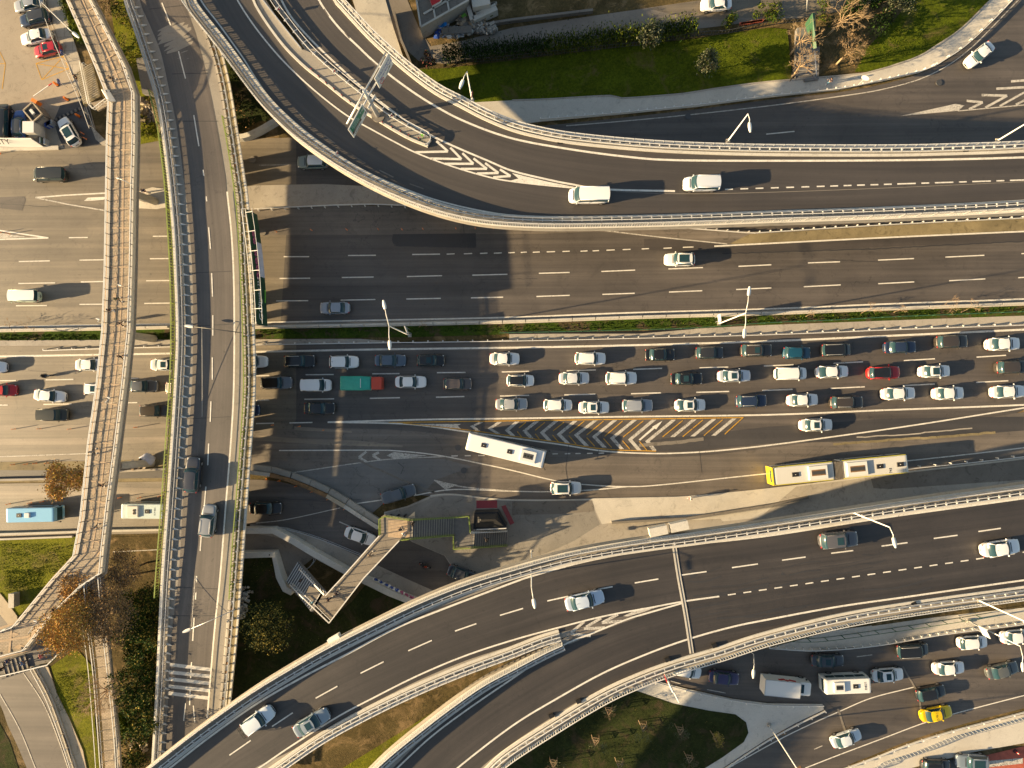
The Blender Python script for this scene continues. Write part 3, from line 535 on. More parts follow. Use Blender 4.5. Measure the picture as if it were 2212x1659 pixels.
for p,d in stations(P,2.0):
    rot=Matrix((d,Vector((-d.y,d.x,0)),Vector((0,0,1)))).transposed(); ig.box(p+Vector((0,0,.45)),(.13,.13,.7),"galvanised",rot); ig.box(p+Vector((0,0,.65)),(.13,.7,.1),"galvanised",rot)
ig.build("guard_rail",U)
ik=MB(); rect_sweep(ik,path(pairs([545,-30,553,12,603,87,653,140,703,180,753,220,815,260,878,297,925,317]),ZU),.30,0,.36,"concrete_white"); 
P2=path(pairs([525,-60,562,0,610,62,650,112]),ZU); rect_sweep(ik,P2,.12,.2,.75,"galvanised",.3)
ik.build("kerb",U)
ex=MB(); 
for x,y in ((1210,293),(2085,314)): p=W(x,y,ZU); ex.box((p.x,p.y-.9,ZU+.06),(.7,.5,.1),"black")
ex.build("drain",U)
for x,y,a in ((640,190,45),(800,300,40),(980,380,25),(1200,400,5),(1450,405,0),(1700,400,0),(1950,395,0),(2200,385,0)): pier(U,x,y,ZU,a,7)
# ---------------------------------------------------------------- lower ramp
def ZR(x,y): return 14.6-1.2*min(1,max(0,(x-700)/1500))
R=thing("highway_ramp","elevated curved ramp in the lower half where a second branch joins at a painted gore","ramp")
RN=pairs([20,1960,130,1835,240,1725,312,1663,400,1593,475,1537,553,1483,628,1437,703,1394,803,1343,903,1295,1003,1255,1106,1223,1206,1196,1306,1176,1406,1161,1506,1148,1659,1126,1834,1099,2009,1073,2212,1045,2450,1008])
R1S=pairs([250,1960,370,1840,490,1745,598,1672,703,1600,803,1545,903,1497,1003,1455,1106,1417,1170,1392,1232,1373])
R2N=pairs([1232,1373,1175,1400,1106,1436,1043,1470,978,1515,928,1553,853,1613,803,1659,700,1765,610,1870,540,1990])
R2S=pairs([780,1990,850,1890,940,1790,1010,1724,1060,1684,1106,1642,1206,1577,1306,1517,1381,1482,1456,1454,1556,1424,1659,1391,1809,1354,1959,1328,2212,1293,2450,1262])
q=[(p[0],p[1]) for p in smooth(RN)]+[(p[0],p[1]) for p in smooth(R2S)][::-1]+[(p[0],p[1]) for p in smooth(R2N)][::-1][:-1][::1]+[(p[0],p[1]) for p in smooth(R1S)][::-1]
slab("deck",R,q,ZR,1.5,False)
ribbon("road_surface",pairs([60,1960,170,1830,290,1715,345,1668,425,1606,553,1513,628,1466,728,1414,828,1365,928,1320,1053,1274,1106,1253,1206,1224,1306,1200,1406,1180,1506,1166,1659,1146,1834,1118,2212,1064,2450,1028]),
       pairs([225,1960,330,1840,440,1745,540,1665,628,1622,728,1560,803,1520,903,1470,1003,1428,1106,1395,1206,1368,1306,1342,1406,1322,1500,1304,1659,1278,1834,1252,2212,1200,2450,1165]),ZR,.024,"asphalt_deck",R,n=90)
ribbon("road_surface",pairs([585,1990,650,1880,740,1770,853,1655,900,1608,950,1566,1003,1526,1106,1458,1206,1400,1281,1364,1356,1336,1456,1310,1553,1292,1700,1270,1900,1240,2212,1196,2450,1160]),
       pairs([745,1990,820,1885,910,1785,985,1712,1040,1657,1106,1606,1181,1556,1256,1511,1356,1463,1431,1435,1506,1412,1581,1389,1659,1367,1809,1330,1959,1306,2212,1272,2450,1240]),ZR,.018,"asphalt_deck",R,n=90)
sheet("gore_area",pairs([1232,1362,1306,1340,1406,1318,1470,1304,1400,1326,1300,1362,1240,1388,1228,1392]),ZR,.028,"asphalt_old",False,None,None,R)
rl=MB(); RS=lambda pts,wd,m="paint_white",dz=.042,sm=True: stripe(rl,pairs(pts),wd,ZR,dz,m,sm)
RS([310,1703,367,1659,450,1594,553,1521,653,1463,753,1411,853,1358,953,1317,1106,1259,1156,1242,1256,1214.5,1356,1194.5,1451,1180,1659,1157,1909,1118,2212,1076,2450,1040],.24)
RS([500,1695,559,1659,628,1612,728,1549,803,1509,903,1459,1003,1417,1106,1383,1206,1355.5,1306,1330.5,1406,1312,1476,1299,1553.5,1288],.20)
RS([815,1700,858,1659,928,1594,1003,1537,1106,1466,1206,1399,1281,1367,1356,1337,1406,1322,1476,1302],.20)
RS([940,1705,988,1659,1106,1568,1206,1507,1306,1452,1406,1409,1491,1379,1581,1354,1659,1338,1809,1310.5,1959,1289,2212,1253,2450,1222],.22)
for q in [(496,1631,542,1599),(588,1569,633,1539),(682,1508,729,1482),(779,1454,829,1429),(882,1405.5,933,1383),(983,1363,1029,1347),(1080,1329,1130,1314),(1182,1298,1231,1287),(1278,1275.5,1323.5,1267),(1371,1259,1422,1250.5),(1472,1242,1526,1234.5),(1581,1226,1637,1218),(1689,1210,1740,1203),(1795,1195,1843,1189),(1904,1179.5,1960,1172),(2016.5,1163,2068,1156),(2113,1148,2161.5,1141)]: RS(list(q),.16,sm=False)
x=1572
while x<2260:
    y=1285-(x-1572)*.1445; RS([x,y,x+17,y-2.4],.15,sm=False); x+=33.5
for q in (((510,488),(625,392)),((640,440),(770,362)),((780,402),(915,330)),((505,498),(680,517)),((622,455),(805,445)),((775,402),(950,388))): stripe(rl,T(2,3,*q[0],*q[1]),.34,ZR,.042,"paint_worn",False)
poly(rl,T(2,3,960,345,1110,278,1300,252,1110,318,1000,348),ZR,.042,"paint_worn")
rl.build("lane_marking",R)
sk=MB(); rr=random.Random(5)
for k in range(16):
    x=rr.uniform(1480,2100); y=1262-(x-1480)*.13+rr.uniform(-30,95); L=rr.uniform(50,170); c=rr.uniform(-10,14)
    for o_ in (0,19): stripe(sk,[(x,y+o_),(x+L*.5,y+o_-L*.075+c*.4),(x+L,y+o_-L*.17)],rr.uniform(.08,.22),ZR,.030,"asphalt_patch")
for k in range(9): x=rr.uniform(600,1900); p=W(x,1560-(x-600)*.30 if x<1400 else 1240,ZR(x,1300)); sk.cyl((p.x,p.y,p.z+.03),rr.uniform(.15,.5),.012,"asphalt_patch",9)
sk.build("skid_marks",R,kind="stuff")
ej=MB(); stripe(ej,pairs([1455,1172,1466,1244,1481,1327,1494,1411]),.55,ZR,.075,"concrete_pale"); stripe(ej,pairs([1455,1172,1466,1244,1481,1327,1494,1411]),.12,ZR,.095,"steel_dark"); ej.build("expansion_joint",R)
dr=MB()
for i,x,y in ((2,340,1200),(2,575,1075),(2,1340,715),(2,1745,595),(3,1250,235)):
    v=T(i,3,x,y)[0]; p=W(*v,ZR(*v)); dr.box(p+Vector((0,0,.2)),(.6,.45,.4),"black",Matrix.Rotation(R_(25),3,'Z'))
dr.build("drain",R)
barrier(R,path(RN,ZR),-1,"picket",hr=1.7,shade_panel=((.3,1.6),)); barrier(R,path(R2S,ZR),1,"picket")
barrier(R,path(R1S[:-1]+[(1212,1379)],ZR),1,"mesh",rail_off=.12,guard_off=.6,kerb_off=1.05); barrier(R,path([(1212,1383)]+R2N[1:],ZR),1,"picket",guard_off=.75,kerb_off=1.15,hr=1.5,shade_panel=((.3,1.4),))
for x,y,a in ((560,1565,35),(760,1460,28),(980,1370,22),(1220,1290,14),(1150,1530,30),(1460,1250,10),(1500,1345,12),(1750,1210,8),(2050,1180,8)): pier(R,x,y,ZR,a,6)
# ---------------------------------------------------------------- straight flyover on the left
def ZO(x,y):
    t=min(1,max(0,(y-1180)/480)); u=min(1,max(0,(450-y)/400)); return 8.0-5.0*t*t*(3-2*t)-3.2*u*u*(3-2*u)
O=thing("flyover","two-lane flyover running top to bottom on the left over the motorway","flyover")
OL=pairs([215,-300,262,-110,290,5,304,45,332,130,356,210,369,280,382,380,392,480,397,565,402,715,398,829,387,1004,380,1104,370,1244,362,1394,357,1494,345,1700])
OR_=pairs([325,-300,375,-110,412,10,450,90,474,175,491,275,506,375,516,450,522,590,527,690,530,829,522,955,511,1105,501,1244,492,1369,482,1469,470,1580,455,1700])
q=[(p[0],p[1]) for p in smooth(OL)]+[(p[0],p[1]) for p in smooth(OR_)][::-1]
slab("deck",O,q,ZO,2.5,False)
ribbon("road_surface",pairs([285,-110,302,0,322,50,347,112,364,187,382,275,399,400,413,540,417,665,415,829,404,979,396,1079,386,1244,371,1369,363,1519,350,1700]),
       pairs([362,-110,396,0,424,75,449,175,469,275,486,375,490,415,500,515,504.5,640,504,829,497,955,487,1080,475,1244,462,1369,447,1549,425,1700]),ZO,.02,"asphalt_over",O,n=110)
ol=MB()
for q in [(330,-60,342,-22),(350,6,369,55),(386,111,401,170),(419,249,430,316),(439,367,447,435),(451,491,455,538),(457.5,590,459.5,641),(460,681,460,725),(459,772,459,820),(456,867,454.5,911),(451,958,449,1005),(445,1051,441,1100),(435,1157,432.5,1190),(425,1244,422.5,1295),(419.5,1334,416.5,1384),(414,1430,412,1465),(411,1490,410,1523),(418,1524,421,1560),(401,1519,397,1557)]: stripe(ol,pairs(list(q)),.17,ZO,.036,"paint_white",False)
for k in range(5):
    x0,y0,x1,y1=[(1470,755,1828,800),(1462,820,1820,858),(1460,880,1812,918),(1458,942,1806,980),(1458,1003,1800,1045)][k]
    a=T(0,3,x0,y0,x1,y1); stripe(ol,a,.78,ZO,.036,"paint_white",False)
stripe(ol,pairs([492,415,502,515,507,640,506.5,829,500,955,490,1080,477,1244,464,1369,449,1549]),.22,ZO,.20,"paint_white"); ol.build("lane_marking",O)
oj=MB()
for q in ((385,262,470,262),(372,160,450,158),(408,590,500,586),(410,705,505,700),(402,905,500,900),(380,1268,474,1272),(322,20,396,12)): stripe(oj,pairs(list(q)),.10,ZO,.030,"asphalt_patch",False)
stripe(oj,pairs([381,1268,474,1272,466,1330,372,1330]),.1,ZO,.028,"asphalt_patch",False)
oj.build("deck_joint",O,kind="stuff")
PL=path(OL,ZO); PR=path(OR_,ZO)
lb=MB(); rect_sweep(lb,PL,.25,-.2,.2,"concrete",-.12); rect_sweep(lb,PL,.85,.0,.14,"concrete_dark",-.65); rect_sweep(lb,offset(PL,0),.10,.62,1.05,"galvanised",-.55); rect_sweep(lb,PL,.28,.0,.30,"concrete_white",-1.15)
rect_sweep(lb,PL,.07,.90,.98,"galvanised",-.05)
for p,d in stations(PL,1.4):
    n_=Vector((-d.y,d.x,0)); rot=Matrix((d,n_,Vector((0,0,1)))).transposed(); lb.box(p+Vector((0,0,.5))-n_*.5,(.12,.12,.8),"galvanised",rot); lb.box(p+Vector((0,0,.5))-n_*.05,(.08,.08,.85),"galvanised",rot)
    lb.mesh_add([p+n_*.0+Vector((0,0,.25)),p+n_*.75+Vector((0,0,.1)),p-d*.28+Vector((0,0,.25)),p+n_*.0+Vector((0,0,-.4)),p-d*.28+Vector((0,0,-.4))],[(0,1,2),(0,3,1),(2,1,4),(1,3,4)],"galv_pale")
lb.build("parapet",O)
rb=MB(); rect_sweep(rb,PR,.28,0,.30,"concrete_white",1.35); rect_sweep(rb,PR,.95,0,.16,"concrete_moss",.7); rect_sweep(rb,PR,.25,.0,.34,"concrete",.1); rb.build("parapet",O)
rg=MB(); rect_sweep(rg,PR,.09,.55,.85,"galvanised",.82); 
for p,d in stations(PR,1.4):
    n_=Vector((-d.y,d.x,0)); rot=Matrix((d,n_,Vector((0,0,1)))).transposed(); rg.box(p+n_*.7+Vector((0,0,.4)),(.14,.2,.85),"galvanised",rot); rg.box(p+n_*.35+Vector((0,0,.72)),(.09,.7,.06),"steel_dark",rot); rg.box(p+n_*.35+Vector((0,0,.21)),(.5,.5,.1),"rust" if rnd.random()<.3 else "concrete_dark",rot)
rg.build("guard_rail",O)
def green_rail(par,P,off,z0=0,name="railing"):
    g=MB(); Q=offset(P,off); rect_sweep(g,Q,.13,1.15+z0,1.25+z0,"green_fence"); rect_sweep(g,Q,.06,.2+z0,.26+z0,"green_fence")
    for p,d in stations(Q,.42): g.box(p+Vector((0,0,.7+z0)),(.055,.055,1.0),"green_fence")
    for p,d in stations(Q,2.6): g.box(p+Vector((0,0,.65+z0)),(.12,.12,1.3),"green_fence")
    return g.build(name,par)
green_rail(O,[p for p in path(pairs([488,258,496,300,508,375,517,440,522,500,527,590,531,690,534,800,533,860,527,955,518,1075,508,1200,503,1290]),ZO)],0)
green_rail(O,path(pairs([326,198,342,262,352,330,360,400,367,500,372,600,374,720,371,829,362,960,352,1104,343,1220,338,1290]),ZO),0,-.6)
lg=MB(); rect_sweep(lg,path(pairs([330,215,346,280,358,360,366,440,374,560,378,700,376,829,368,960,358,1104,348,1250]),lambda x,y:ZO(x,y)-2.1),.9,-.45,0,"concrete_moss"); lg.build("ledge",O)
sheet("footway",pairs([496,1288,506,1290,500,1400,490,1530,470,1640,458,1640,474,1540,484,1420]),ZO,.2,"concrete_pale",False,.6,None,O)
for y in (330,470,640,800,930,1100): 
    xa=440 if y<400 else 455; pier(O,xa,y,ZO,90,6.5,1.4)
# ---------------------------------------------------------------- wide brick footbridge on the left
def ZP(x,y): 
    return 7.0-2.6*min(1,max(0,(150-y)/260)) if y<150 else 7.0
Pf=thing("footbridge","wide pedestrian bridge paved in patterned brick with orange borders and white pipe railings","footbridge")
PLx=pairs([110,-110,150,0,183,75,218,158,243,222,240,300,238,415,235,590,230,715,218,829,200,954,183,1117,168,1198,119,1251,38,1349,0,1362,-120,1390])
PRx=pairs([165,-110,200,0,245,87,277,150,296,207,297,300,294,415,291,590,287,715,275,829,258,967,241,1092,231,1180,226,1235,185,1262,125,1320,62,1400,0,1416,-120,1440])
q=PLx+PRx[::-1]; slab("deck",Pf,q,ZP,.75,False,"brick_paving")
bd=MB(); 
for pts,s_ in ((PLx,1),(PRx,-1)):
    P=path(pts,ZP,10,False); rect_sweep(bd,P,.30,0,.05,"brick_orange",-.30*s_); rect_sweep(bd,P,.16,-.3,.12 if s_>0 else .75,"concrete_pale",0)  # right-hand plate raised to close the sunlit gap beside the bridge's ground shadow
cl=[((a[0]+b[0])/2,(a[1]+b[1])/2) for a,b in zip(PLx,PRx)][:13]
cl=pairs([137,-110,178,0,214,80,248,153,268,212,268,300,266,415,264,590,258,715,247,829,229,960,212,1105,199,1185])
C=path(cl,ZP,6)
rect_sweep(bd,C,.22,0,.026,"brick_orange")
L=path(PLx,ZP,6,False); Rr=path(PRx,ZP,6,False)
for p,d in stations(C,2.75):
    n_=Vector((-d.y,d.x,0)); rot=Matrix((d,n_,Vector((0,0,1)))).transposed(); bd.box(p+Vector((0,0,.015)),(.18,3.3,.03),"brick_orange",rot)
    for s_ in (-1,1):
        c=p+d*1.37+n_*s_*.95; bd.mesh_add([c+d*.72+Vector((0,0,.02)),c+n_*.3+Vector((0,0,.02)),c-d*.72+Vector((0,0,.02)),c-n_*.3+Vector((0,0,.02))],[(0,1,2,3)],"brick_orange")
for q in ((60,1385,95,1345),(-60,1395,62,1375),(62,1375,150,1290),(25,1360,20,1410),(95,1330,120,1362)): stripe(bd,pairs(list(q)),.3,ZP,.028,"brick_orange",False)
for x,y in ((30,1371),(42,1397),(85,1355),(110,1330)):
    c=W(x,y,7.0); bd.mesh_add([c+Vector((.8,.1,.03)),c+Vector((0,.35,.03)),c+Vector((-.8,-.1,.03)),c+Vector((0,-.35,.03))],[(0,1,2,3)],"brick_orange")
bd.build("paving_pattern",Pf)
for pts,s_ in ((PLx,1),(PRx,-1)):
    P=path(pts,ZP,12,False); r=MB(); rect_sweep(r,P,.10,1.12,1.22,"white_metal",.08*s_); rect_sweep(r,P,.08,.80,.87,"white_metal",.02*s_); rect_sweep(r,P,.06,.35,.41,"white_metal",.02*s_)
    for p,d in stations(P,1.55):
        n_=Vector((-d.y,d.x,0)); rot=Matrix((d,n_,Vector((0,0,1)))).transposed(); r.box(p+Vector((0,0,.6)),(.08,.1,1.2),"steel_dark",rot); r.box(p+Vector((0,0,.02))+n_*s_*.2,(.1,.5,.1),"steel_dark",rot)
    r.build("railing",Pf)
for x,y in ((337,436),(334,732),(315,430),(330,1000)):
    b=W(x,y,0); mb=MB(); mb.tube([b,Vector((b.x-1.6 if x>318 else b.x-1.2,b.y+.2,5.7))],[.55,.55],"concrete_pale",14); mb.build("pier",Pf)
# side stairs of the footbridge
st=MB()
def stairs(mb,a,b,wd,z0,z1,n,m="stair_dark",m2="concrete"):
    """steps from a (height z0) to b (height z1), world xy"""
    a=Vector(a); b=Vector(b); d=b-a; L=d.length; d.normalize(); x=Vector((d.x,d.y,0)); y=Vector((-d.y,d.x,0)); rot=Matrix((x,y,Vector((0,0,1)))).transposed()
    for k in range(n):
        z=z0+(z1-z0)*(k+1)/n; c=a+d*(L*(k+.5)/n); mb.box((c.x,c.y,z-.15),(L/n*1.02,wd,.3),m,rot); c2=a+d*(L*k/n); mb.box((c2.x,c2.y,z+.006),(.10,wd,.03),m2,rot)
    s0=a-y.to_2d()*(wd/2+.08) if False else None
    for s_ in (-1,1):
        p=Vector((a.x,a.y,z0))+y*s_*(wd/2+.06); q_=Vector((b.x,b.y,z1))+y*s_*(wd/2+.06); mb.bar(p-Vector((0,0,.1)),q_-Vector((0,0,.1)),.1,.5,m)
SA=thing("stairs","side stairs with tan steps climbing from the parking lot pavement to the brick footbridge","stairs")
a=W(190,150,0).to_2d(); b=W(212,228,5).to_2d(); stairs(st,W(186,150,1).to_2d(),W(207,222,4.5).to_2d(),2.6,1.2,5.2,16,"concrete_moss"); st.build("flight",SA)
ls=MB(); ls.poly([W(x,y,5.2) for x,y in pairs([196,222,231,212,238,224,211,240])],-.3,0,"brick_paving"); ls.build("landing",SA)
rs=MB()
for q in ((181,140,1.5,199,229,5.5),(190,142,1.5,186,145,1.5),(199,229,5.5,209,241,5.5),(209,241,5.5,237,219,5.5)):
    a=W(q[0],q[1],q[2])+Vector((0,0,1)); b=W(q[3],q[4],q[5])+Vector((0,0,1)); rs.bar(a,b,.09,.09,"white_metal"); rs.bar(a-Vector((0,0,.5)),b-Vector((0,0,.5)),.06,.06,"white_metal")
    n=max(1,int((b-a).length/.4))
    for k in range(n+1): c=a.lerp(b,k/n); rs.bar(c,c-Vector((0,0,1)),.05,.05,"galv_pale")
rs.build("railing",SA)
bo=MB(); a=W(229,194,7.3); b=W(244,219,7.3); bo.box((a+b)/2,((b-a).length,.12,1.3),"white_metal",Matrix.Rotation(math.atan2((b-a).y,(b-a).x),3,'Z')@Matrix.Rotation(R_(35),3,'X')); bo.build("info_board",label="white information board on the footbridge rail above the side stairs",cat="sign board")
# lower plaza landing and the narrow ramp bridge going down
LP=thing("stairs","dark landing with stairs beside the lower end of the brick footbridge","stairs")
slab("landing",LP,pairs([62,1402,100,1372,132,1352,155,1386,112,1429,20,1451,-40,1462,-40,1424,0,1418]),5.0,.5,False,"stair_dark")
s2=MB(); stairs(s2,W(128,1380,3.2).to_2d(),W(152,1362,2.0).to_2d(),3.2,4.9,3.0,9,"stair_dark"); s2.build("flight",LP); s2=MB(); stairs(s2,W(60,1430,5).to_2d(),W(18,1440,4).to_2d(),2.2,5.15,5.6,6,"stair_dark"); s2.build("flight",LP)
r=MB(); P=path(pairs([155,1388,112,1431,20,1453,-40,1464]),5.0,20,False); rect_sweep(r,P,.14,.9,1.05,"white_metal"); rect_sweep(r,P,.05,.1,.9,"glass"); P=path(pairs([134,1352,62,1400,0,1419]),5.0,20,False); rect_sweep(r,P,.1,.9,1.0,"galvanised"); r.build("railing",LP)
NB=thing("footbridge","narrow railed walkway running down from the brick footbridge between the autumn trees","walkway")
def ZN(x,y): return 6.8-4.0*min(1,max(0,(y-1240)/400))
nl=pairs([192,1257,199,1344,211,1444,219,1544,227,1659,230,1720]); nr=pairs([222,1244,233,1369,247,1494,257,1600,261,1680,262,1720])
slab("deck",NB,nl+nr[::-1],ZN,.4,False,"brick_paving")
r=MB()
for pts in (nl,nr):
    P=path(pts,ZN,20); rect_sweep(r,P,.09,1.05,1.14,"white_metal"); rect_sweep(r,P,.06,.55,.61,"white_metal")
    for p,d in stations(P,1.6): r.box(p+Vector((0,0,.5)),(.07,.07,1.1),"galvanised")
P=offset(path(nl,ZN,20),-.8); rect_sweep(r,P,.06,.85,.92,"white_metal"); r.build("railing",NB)
# ---------------------------------------------------------------- small footbridge with switchback stairs in the centre
SB=thing("footbridge","grey footbridge with switchback stairs and green railings crossing the frontage road","footbridge")
ZS=5.6
slab("deck",SB,pairs([823,1117,830,1112,866,1118,887,1122,885,1160,866,1164.5,790.5,1244,716,1339,660,1285,668,1266,708,1282,743,1244,823,1154.5]),ZS,.4,False,"street_concrete")
bp=MB(); poly(bp,pairs([839,1124,885,1124,885,1160,866,1162,838,1160]),ZS,.03,"brick_orange")
bp.build("wood_decking",SB)
s3=MB(); stairs(s3,W(979,1137,3.0).to_2d(),W(886,1142,ZS).to_2d(),2.6,2.9,ZS,18); s3.build("flight",SB)
slab("landing",SB,pairs([979,1117,1014,1114,1017,1146,1018,1180,981,1182,980,1150]),2.9,.3,False,"stair_dark")
s3=MB(); stairs(s3,W(1096,1160,0).to_2d(),W(1019,1164,2.9).to_2d(),2.5,.1,2.9,16); s3.build("flight",SB)
s3=MB(); stairs(s3,W(632,1235,1.5).to_2d(),W(688,1300,ZS).to_2d(),3.2,1.4,ZS,16,"stair_dark","galv_pale"); s3.build("flight",SB)
def rail_line(mb,pts,m,h=1.1,sp=.4,z=None,w_=.08,trussed=False):
    for q in range(len(pts)-1):
        a=W(*pts[q])+Vector((0,0,h)); b=W(*pts[q+1])+Vector((0,0,h)); mb.bar(a,b,w_*1.5,w_,m); mb.bar(a-Vector((0,0,h*.85)),b-Vector((0,0,h*.85)),w_*.8,w_*.8,m)
        n=max(1,int((b-a).length/sp))
        for k in range(n+1):
            c=a.lerp(b,k/n); mb.bar(c,c-Vector((0,0,h)),w_*.6,w_*.6,m)
            if trussed and k<n: c2=a.lerp(b,(k+1)/n)-Vector((0,0,h*.85)); mb.bar(c,c2,w_*.6,w_*.6,m)
g=MB()
rail_line(g,[(823,1153,ZS),(822,1119,ZS),(835,1113,ZS),(887,1121,ZS),(979,1116,2.9),(1014,1113,2.9),(1017,1148,2.9)],"green_fence"); rail_line(g,[(866,1164,ZS),(886,1162,ZS),(981,1154,2.9),(981,1183,2.9),(1018,1181,2.9),(1096,1176,.2)],"green_fence"); rail_line(g,[(1018,1148,2.9),(1096,1145,.2)],"galv_pale")
g.build("railing",SB)
g=MB(); rail_line(g,[(823,1154,ZS),(743,1244,ZS),(708,1282,ZS)],"galv_pale",1.15,1.4,w_=.1); rail_line(g,[(866,1164,ZS),(790,1244,ZS),(716,1340,ZS),(662,1288,ZS)],"galv_pale",1.15,1.4,w_=.1)
rail_line(g,[(662,1288,ZS),(632,1258,1.5+.3)],"galv_pale",1.2,.8,w_=.09,trussed=True); rail_line(g,[(706,1280,ZS),(652,1225,1.5+.3)],"galv_pale",1.2,.8,w_=.09,trussed=True); g.build("railing",SB)
for x,y in ((835,1140),(712,1320),(1000,1150)): p=W(x,y,3 if x>900 else ZS); mb=MB(); mb.box((p.x,p.y,p.z/2-.2),(1.0,1.0,p.z-.4),"concrete"); mb.build("pier",SB)
for x,y,L in ((842,1110,4),(860,1109,4),(877,1108,4)): pass
# ================================================================ VEHICLES
def lerp_tab(tab,x):
    if x<=tab[0][0]: return tab[0][1]
    for (a,b),(c,d) in zip(tab,tab[1:]):
        if x<=c: return b+(d-b)*(x-a)/(c-a)
    return tab[-1][1]
def place_slot(o,m):
    if m: o.material_slots[0].link='OBJECT'; o.material_slots[0].material=m
KIND=dict( # L,W,H, belt, hood z, tail z, xf0,xf1,xr1,xr0 (from centre, forward +), roof width ratio
 sedan=(4.6,1.80,1.46,.93,.82,.96,.98,.30,-.95,-1.62,.74), coupe=(4.5,1.8,1.42,.93,.76,.98,.98,.30,-1.0,-1.85,.72), hatch=(4.15,1.77,1.48,.94,.80,.95,.95,.32,-1.40,-1.88,.75),
 suv=(4.55,1.86,1.66,1.02,.92,1.05,.92,.35,-1.62,-2.08,.78), mpv=(4.4,1.82,1.84,1.05,.92,1.1,1.30,.65,-2.0,-2.12,.86), van=(5.1,1.94,1.98,1.15,1.0,1.2,1.85,1.15,-2.42,-2.5,.86),
 oldvan=(4.6,1.78,2.0,1.15,1.05,1.15,2.1,1.75,-2.15,-2.25,.88), pickup=(5.2,1.86,1.78,1.08,1.0,1.06,1.05,.45,-.75,-.95,.78))
CACHE={}
def car_meshes(kind):
    if kind in CACHE: return CACHE[kind]
    L,Wd,Hh,bz,hz,tz,xf0,xf1,xr1,xr0,rr=KIND[kind]; hw=Wd/2
    ztab=[(-L/2,tz*.80),(-L/2+.07,tz*.93),(-L/2+.28,tz),(xr0,bz),(xf0,bz),(xf0+.25,bz-.03),(L/2-.45,hz),(L/2-.12,hz*.88),(L/2,hz*.72)]
    wfun=lambda x: max(.02,hw*(1-.05*abs(2*x/L)**3)*(max(0,1-abs(2*x/L)**(8 if kind in('van','oldvan','mpv') else 6.0)))**(1/4))
    xs=[-L/2+L*(.5-.5*math.cos(math.pi*k/26)) for k in range(27)]
    P={}
    b=MB(); b.mi("white_plain"); b.mi("trim")
    rows=[]
    for x in xs:
        wv=wfun(x); zt=lerp_tab(ztab,x); row=[]
        for s in (-1,): row+= [(x,s*wv*.92,.26),(x,s*wv*.99,.42),(x,s*wv,.62),(x,s*wv*.985,zt-.10)]
        for y in (-.93,-.7,-.35,0,.35,.7,.93): row.append((x,y*wv,zt+.035*(1-abs(y)**2.5)))
        for s in (1,): row+= [(x,s*wv*.985,zt-.10),(x,s*wv,.62),(x,s*wv*.99,.42),(x,s*wv*.92,.26)]
        rows.append(row)
    b.grid(rows,"white_plain"); b.box((0,0,.27),(L*.9,Wd*.8,.1),"trim")
    for x in (L*.31,-L*.30):
        for s in (-1,1):
            c=Vector((x,s*(wfun(x)-.005),.34)); vs=[c+Vector((math.cos(t)*.40,s*.012,math.sin(t)*.40)) for t in [math.pi*k/10 for k in range(11)]]; b.mesh_add([c+Vector((0,s*.012,0))]+vs,[(0,k,k+1) for k in range(1,11)],"trim")
    # pillars and door lines
    wb=hw*.93; wt=hw*rr; zb=bz+.015; zr=Hh-.03
    cf=lambda s:(xf0-.16,s*wb,zb); 
    pts={}
    for s in (-1,1):
        A0=Vector((xf0-.14,s*wb,zb)); A1=Vector((xf1-.06,s*wt,zr)); C0=Vector((xr0+.08,s*wb,zb)); C1=Vector((xr1+.04,s*wt,zr))
        b.tube([A0,A1],[.045,.045],"white_plain",5); b.tube([C0,C1],[.09,.07],"white_plain",5); b.tube([A1,C1],[.045,.045],"white_plain",5)
        m0=A0.lerp(C0,.47); m1=A1.lerp(C1,.47); b.tube([m0,m1],[.035,.03],"trim",4)
        b.box((.0,s*(hw-.0),bz-.16),(.02,.02,.5),"trim"); b.box((xf0-.2,s*(hw-.002),bz-.2),(.015,.015,.4),"trim")
    b.box((L/2-.03,0,.45),(.08,Wd*.5,.14),"trim"); b.box((-L/2+.02,0,.62),(.05,.5,.12),"trim")
    b.box((xf0+.12,0,bz+.015),(.10,Wd*.62,.03),"trim")
    P['body']=b.mesh(kind+"_body")
    def glassgrid(fn,nu,nv,m="glass"):
        g=MB(); g.grid([[fn(u/(nu-1),v/(nv-1)) for u in range(nu)] for v in range(nv)],m); return g
    def ws(x0,x1,bow,m=None):
        return lambda u,v: (lambda y:(x0+(x1-x0)*v+(bow*(1-y*y) if x0>x1 else -bow*(1-y*y)),y*(wb+(wt-wb)*v)*.985,zb+(zr-zb)*math.sin(v*math.pi/2)**.9+.0))(2*u-1)
    P['windscreen']=glassgrid(ws(xf0-.14,xf1-.04,.16),7,5).mesh(kind+"_ws")
    P['rear_window']=glassgrid(ws(xr0+.08,xr1+.02,.12 if kind!='oldvan' else .04),7,5).mesh(kind+"_rw")
    for s,nm in ((-1,'side_windowL'),(1,'side_windowR')):
        P[nm]=glassgrid(lambda u,v:((xr0+.1)+(xf0-.16-xr0-.1)*u+((xr1+.05)+(xf1-.06-xr1-.05)*u-((xr0+.1)+(xf0-.16-xr0-.1)*u))*v, s*(wb+(wt-wb)*v+.01*math.sin(v*math.pi)), zb+(zr-zb)*v),6,4).mesh(kind+"_sw")
    r=MB(); nr=7; rows=[]
    for k in range(8):
        t=k/7; x=(xr1-.02)+(xf1+.04-xr1)*t; rows.append([((x+(.13*(1-y*y) if k==7 else -.10*(1-y*y) if k==0 else 0)),y*wt,zr+.055*(1-y*y)**.7*(1-.55*abs(2*t-1)**3)+.005) for y in (-1,-.9,-.6,-.3,0,.3,.6,.9,1)])
    r.grid(rows,"white_plain"); P['roof']=r.mesh(kind+"_roof")
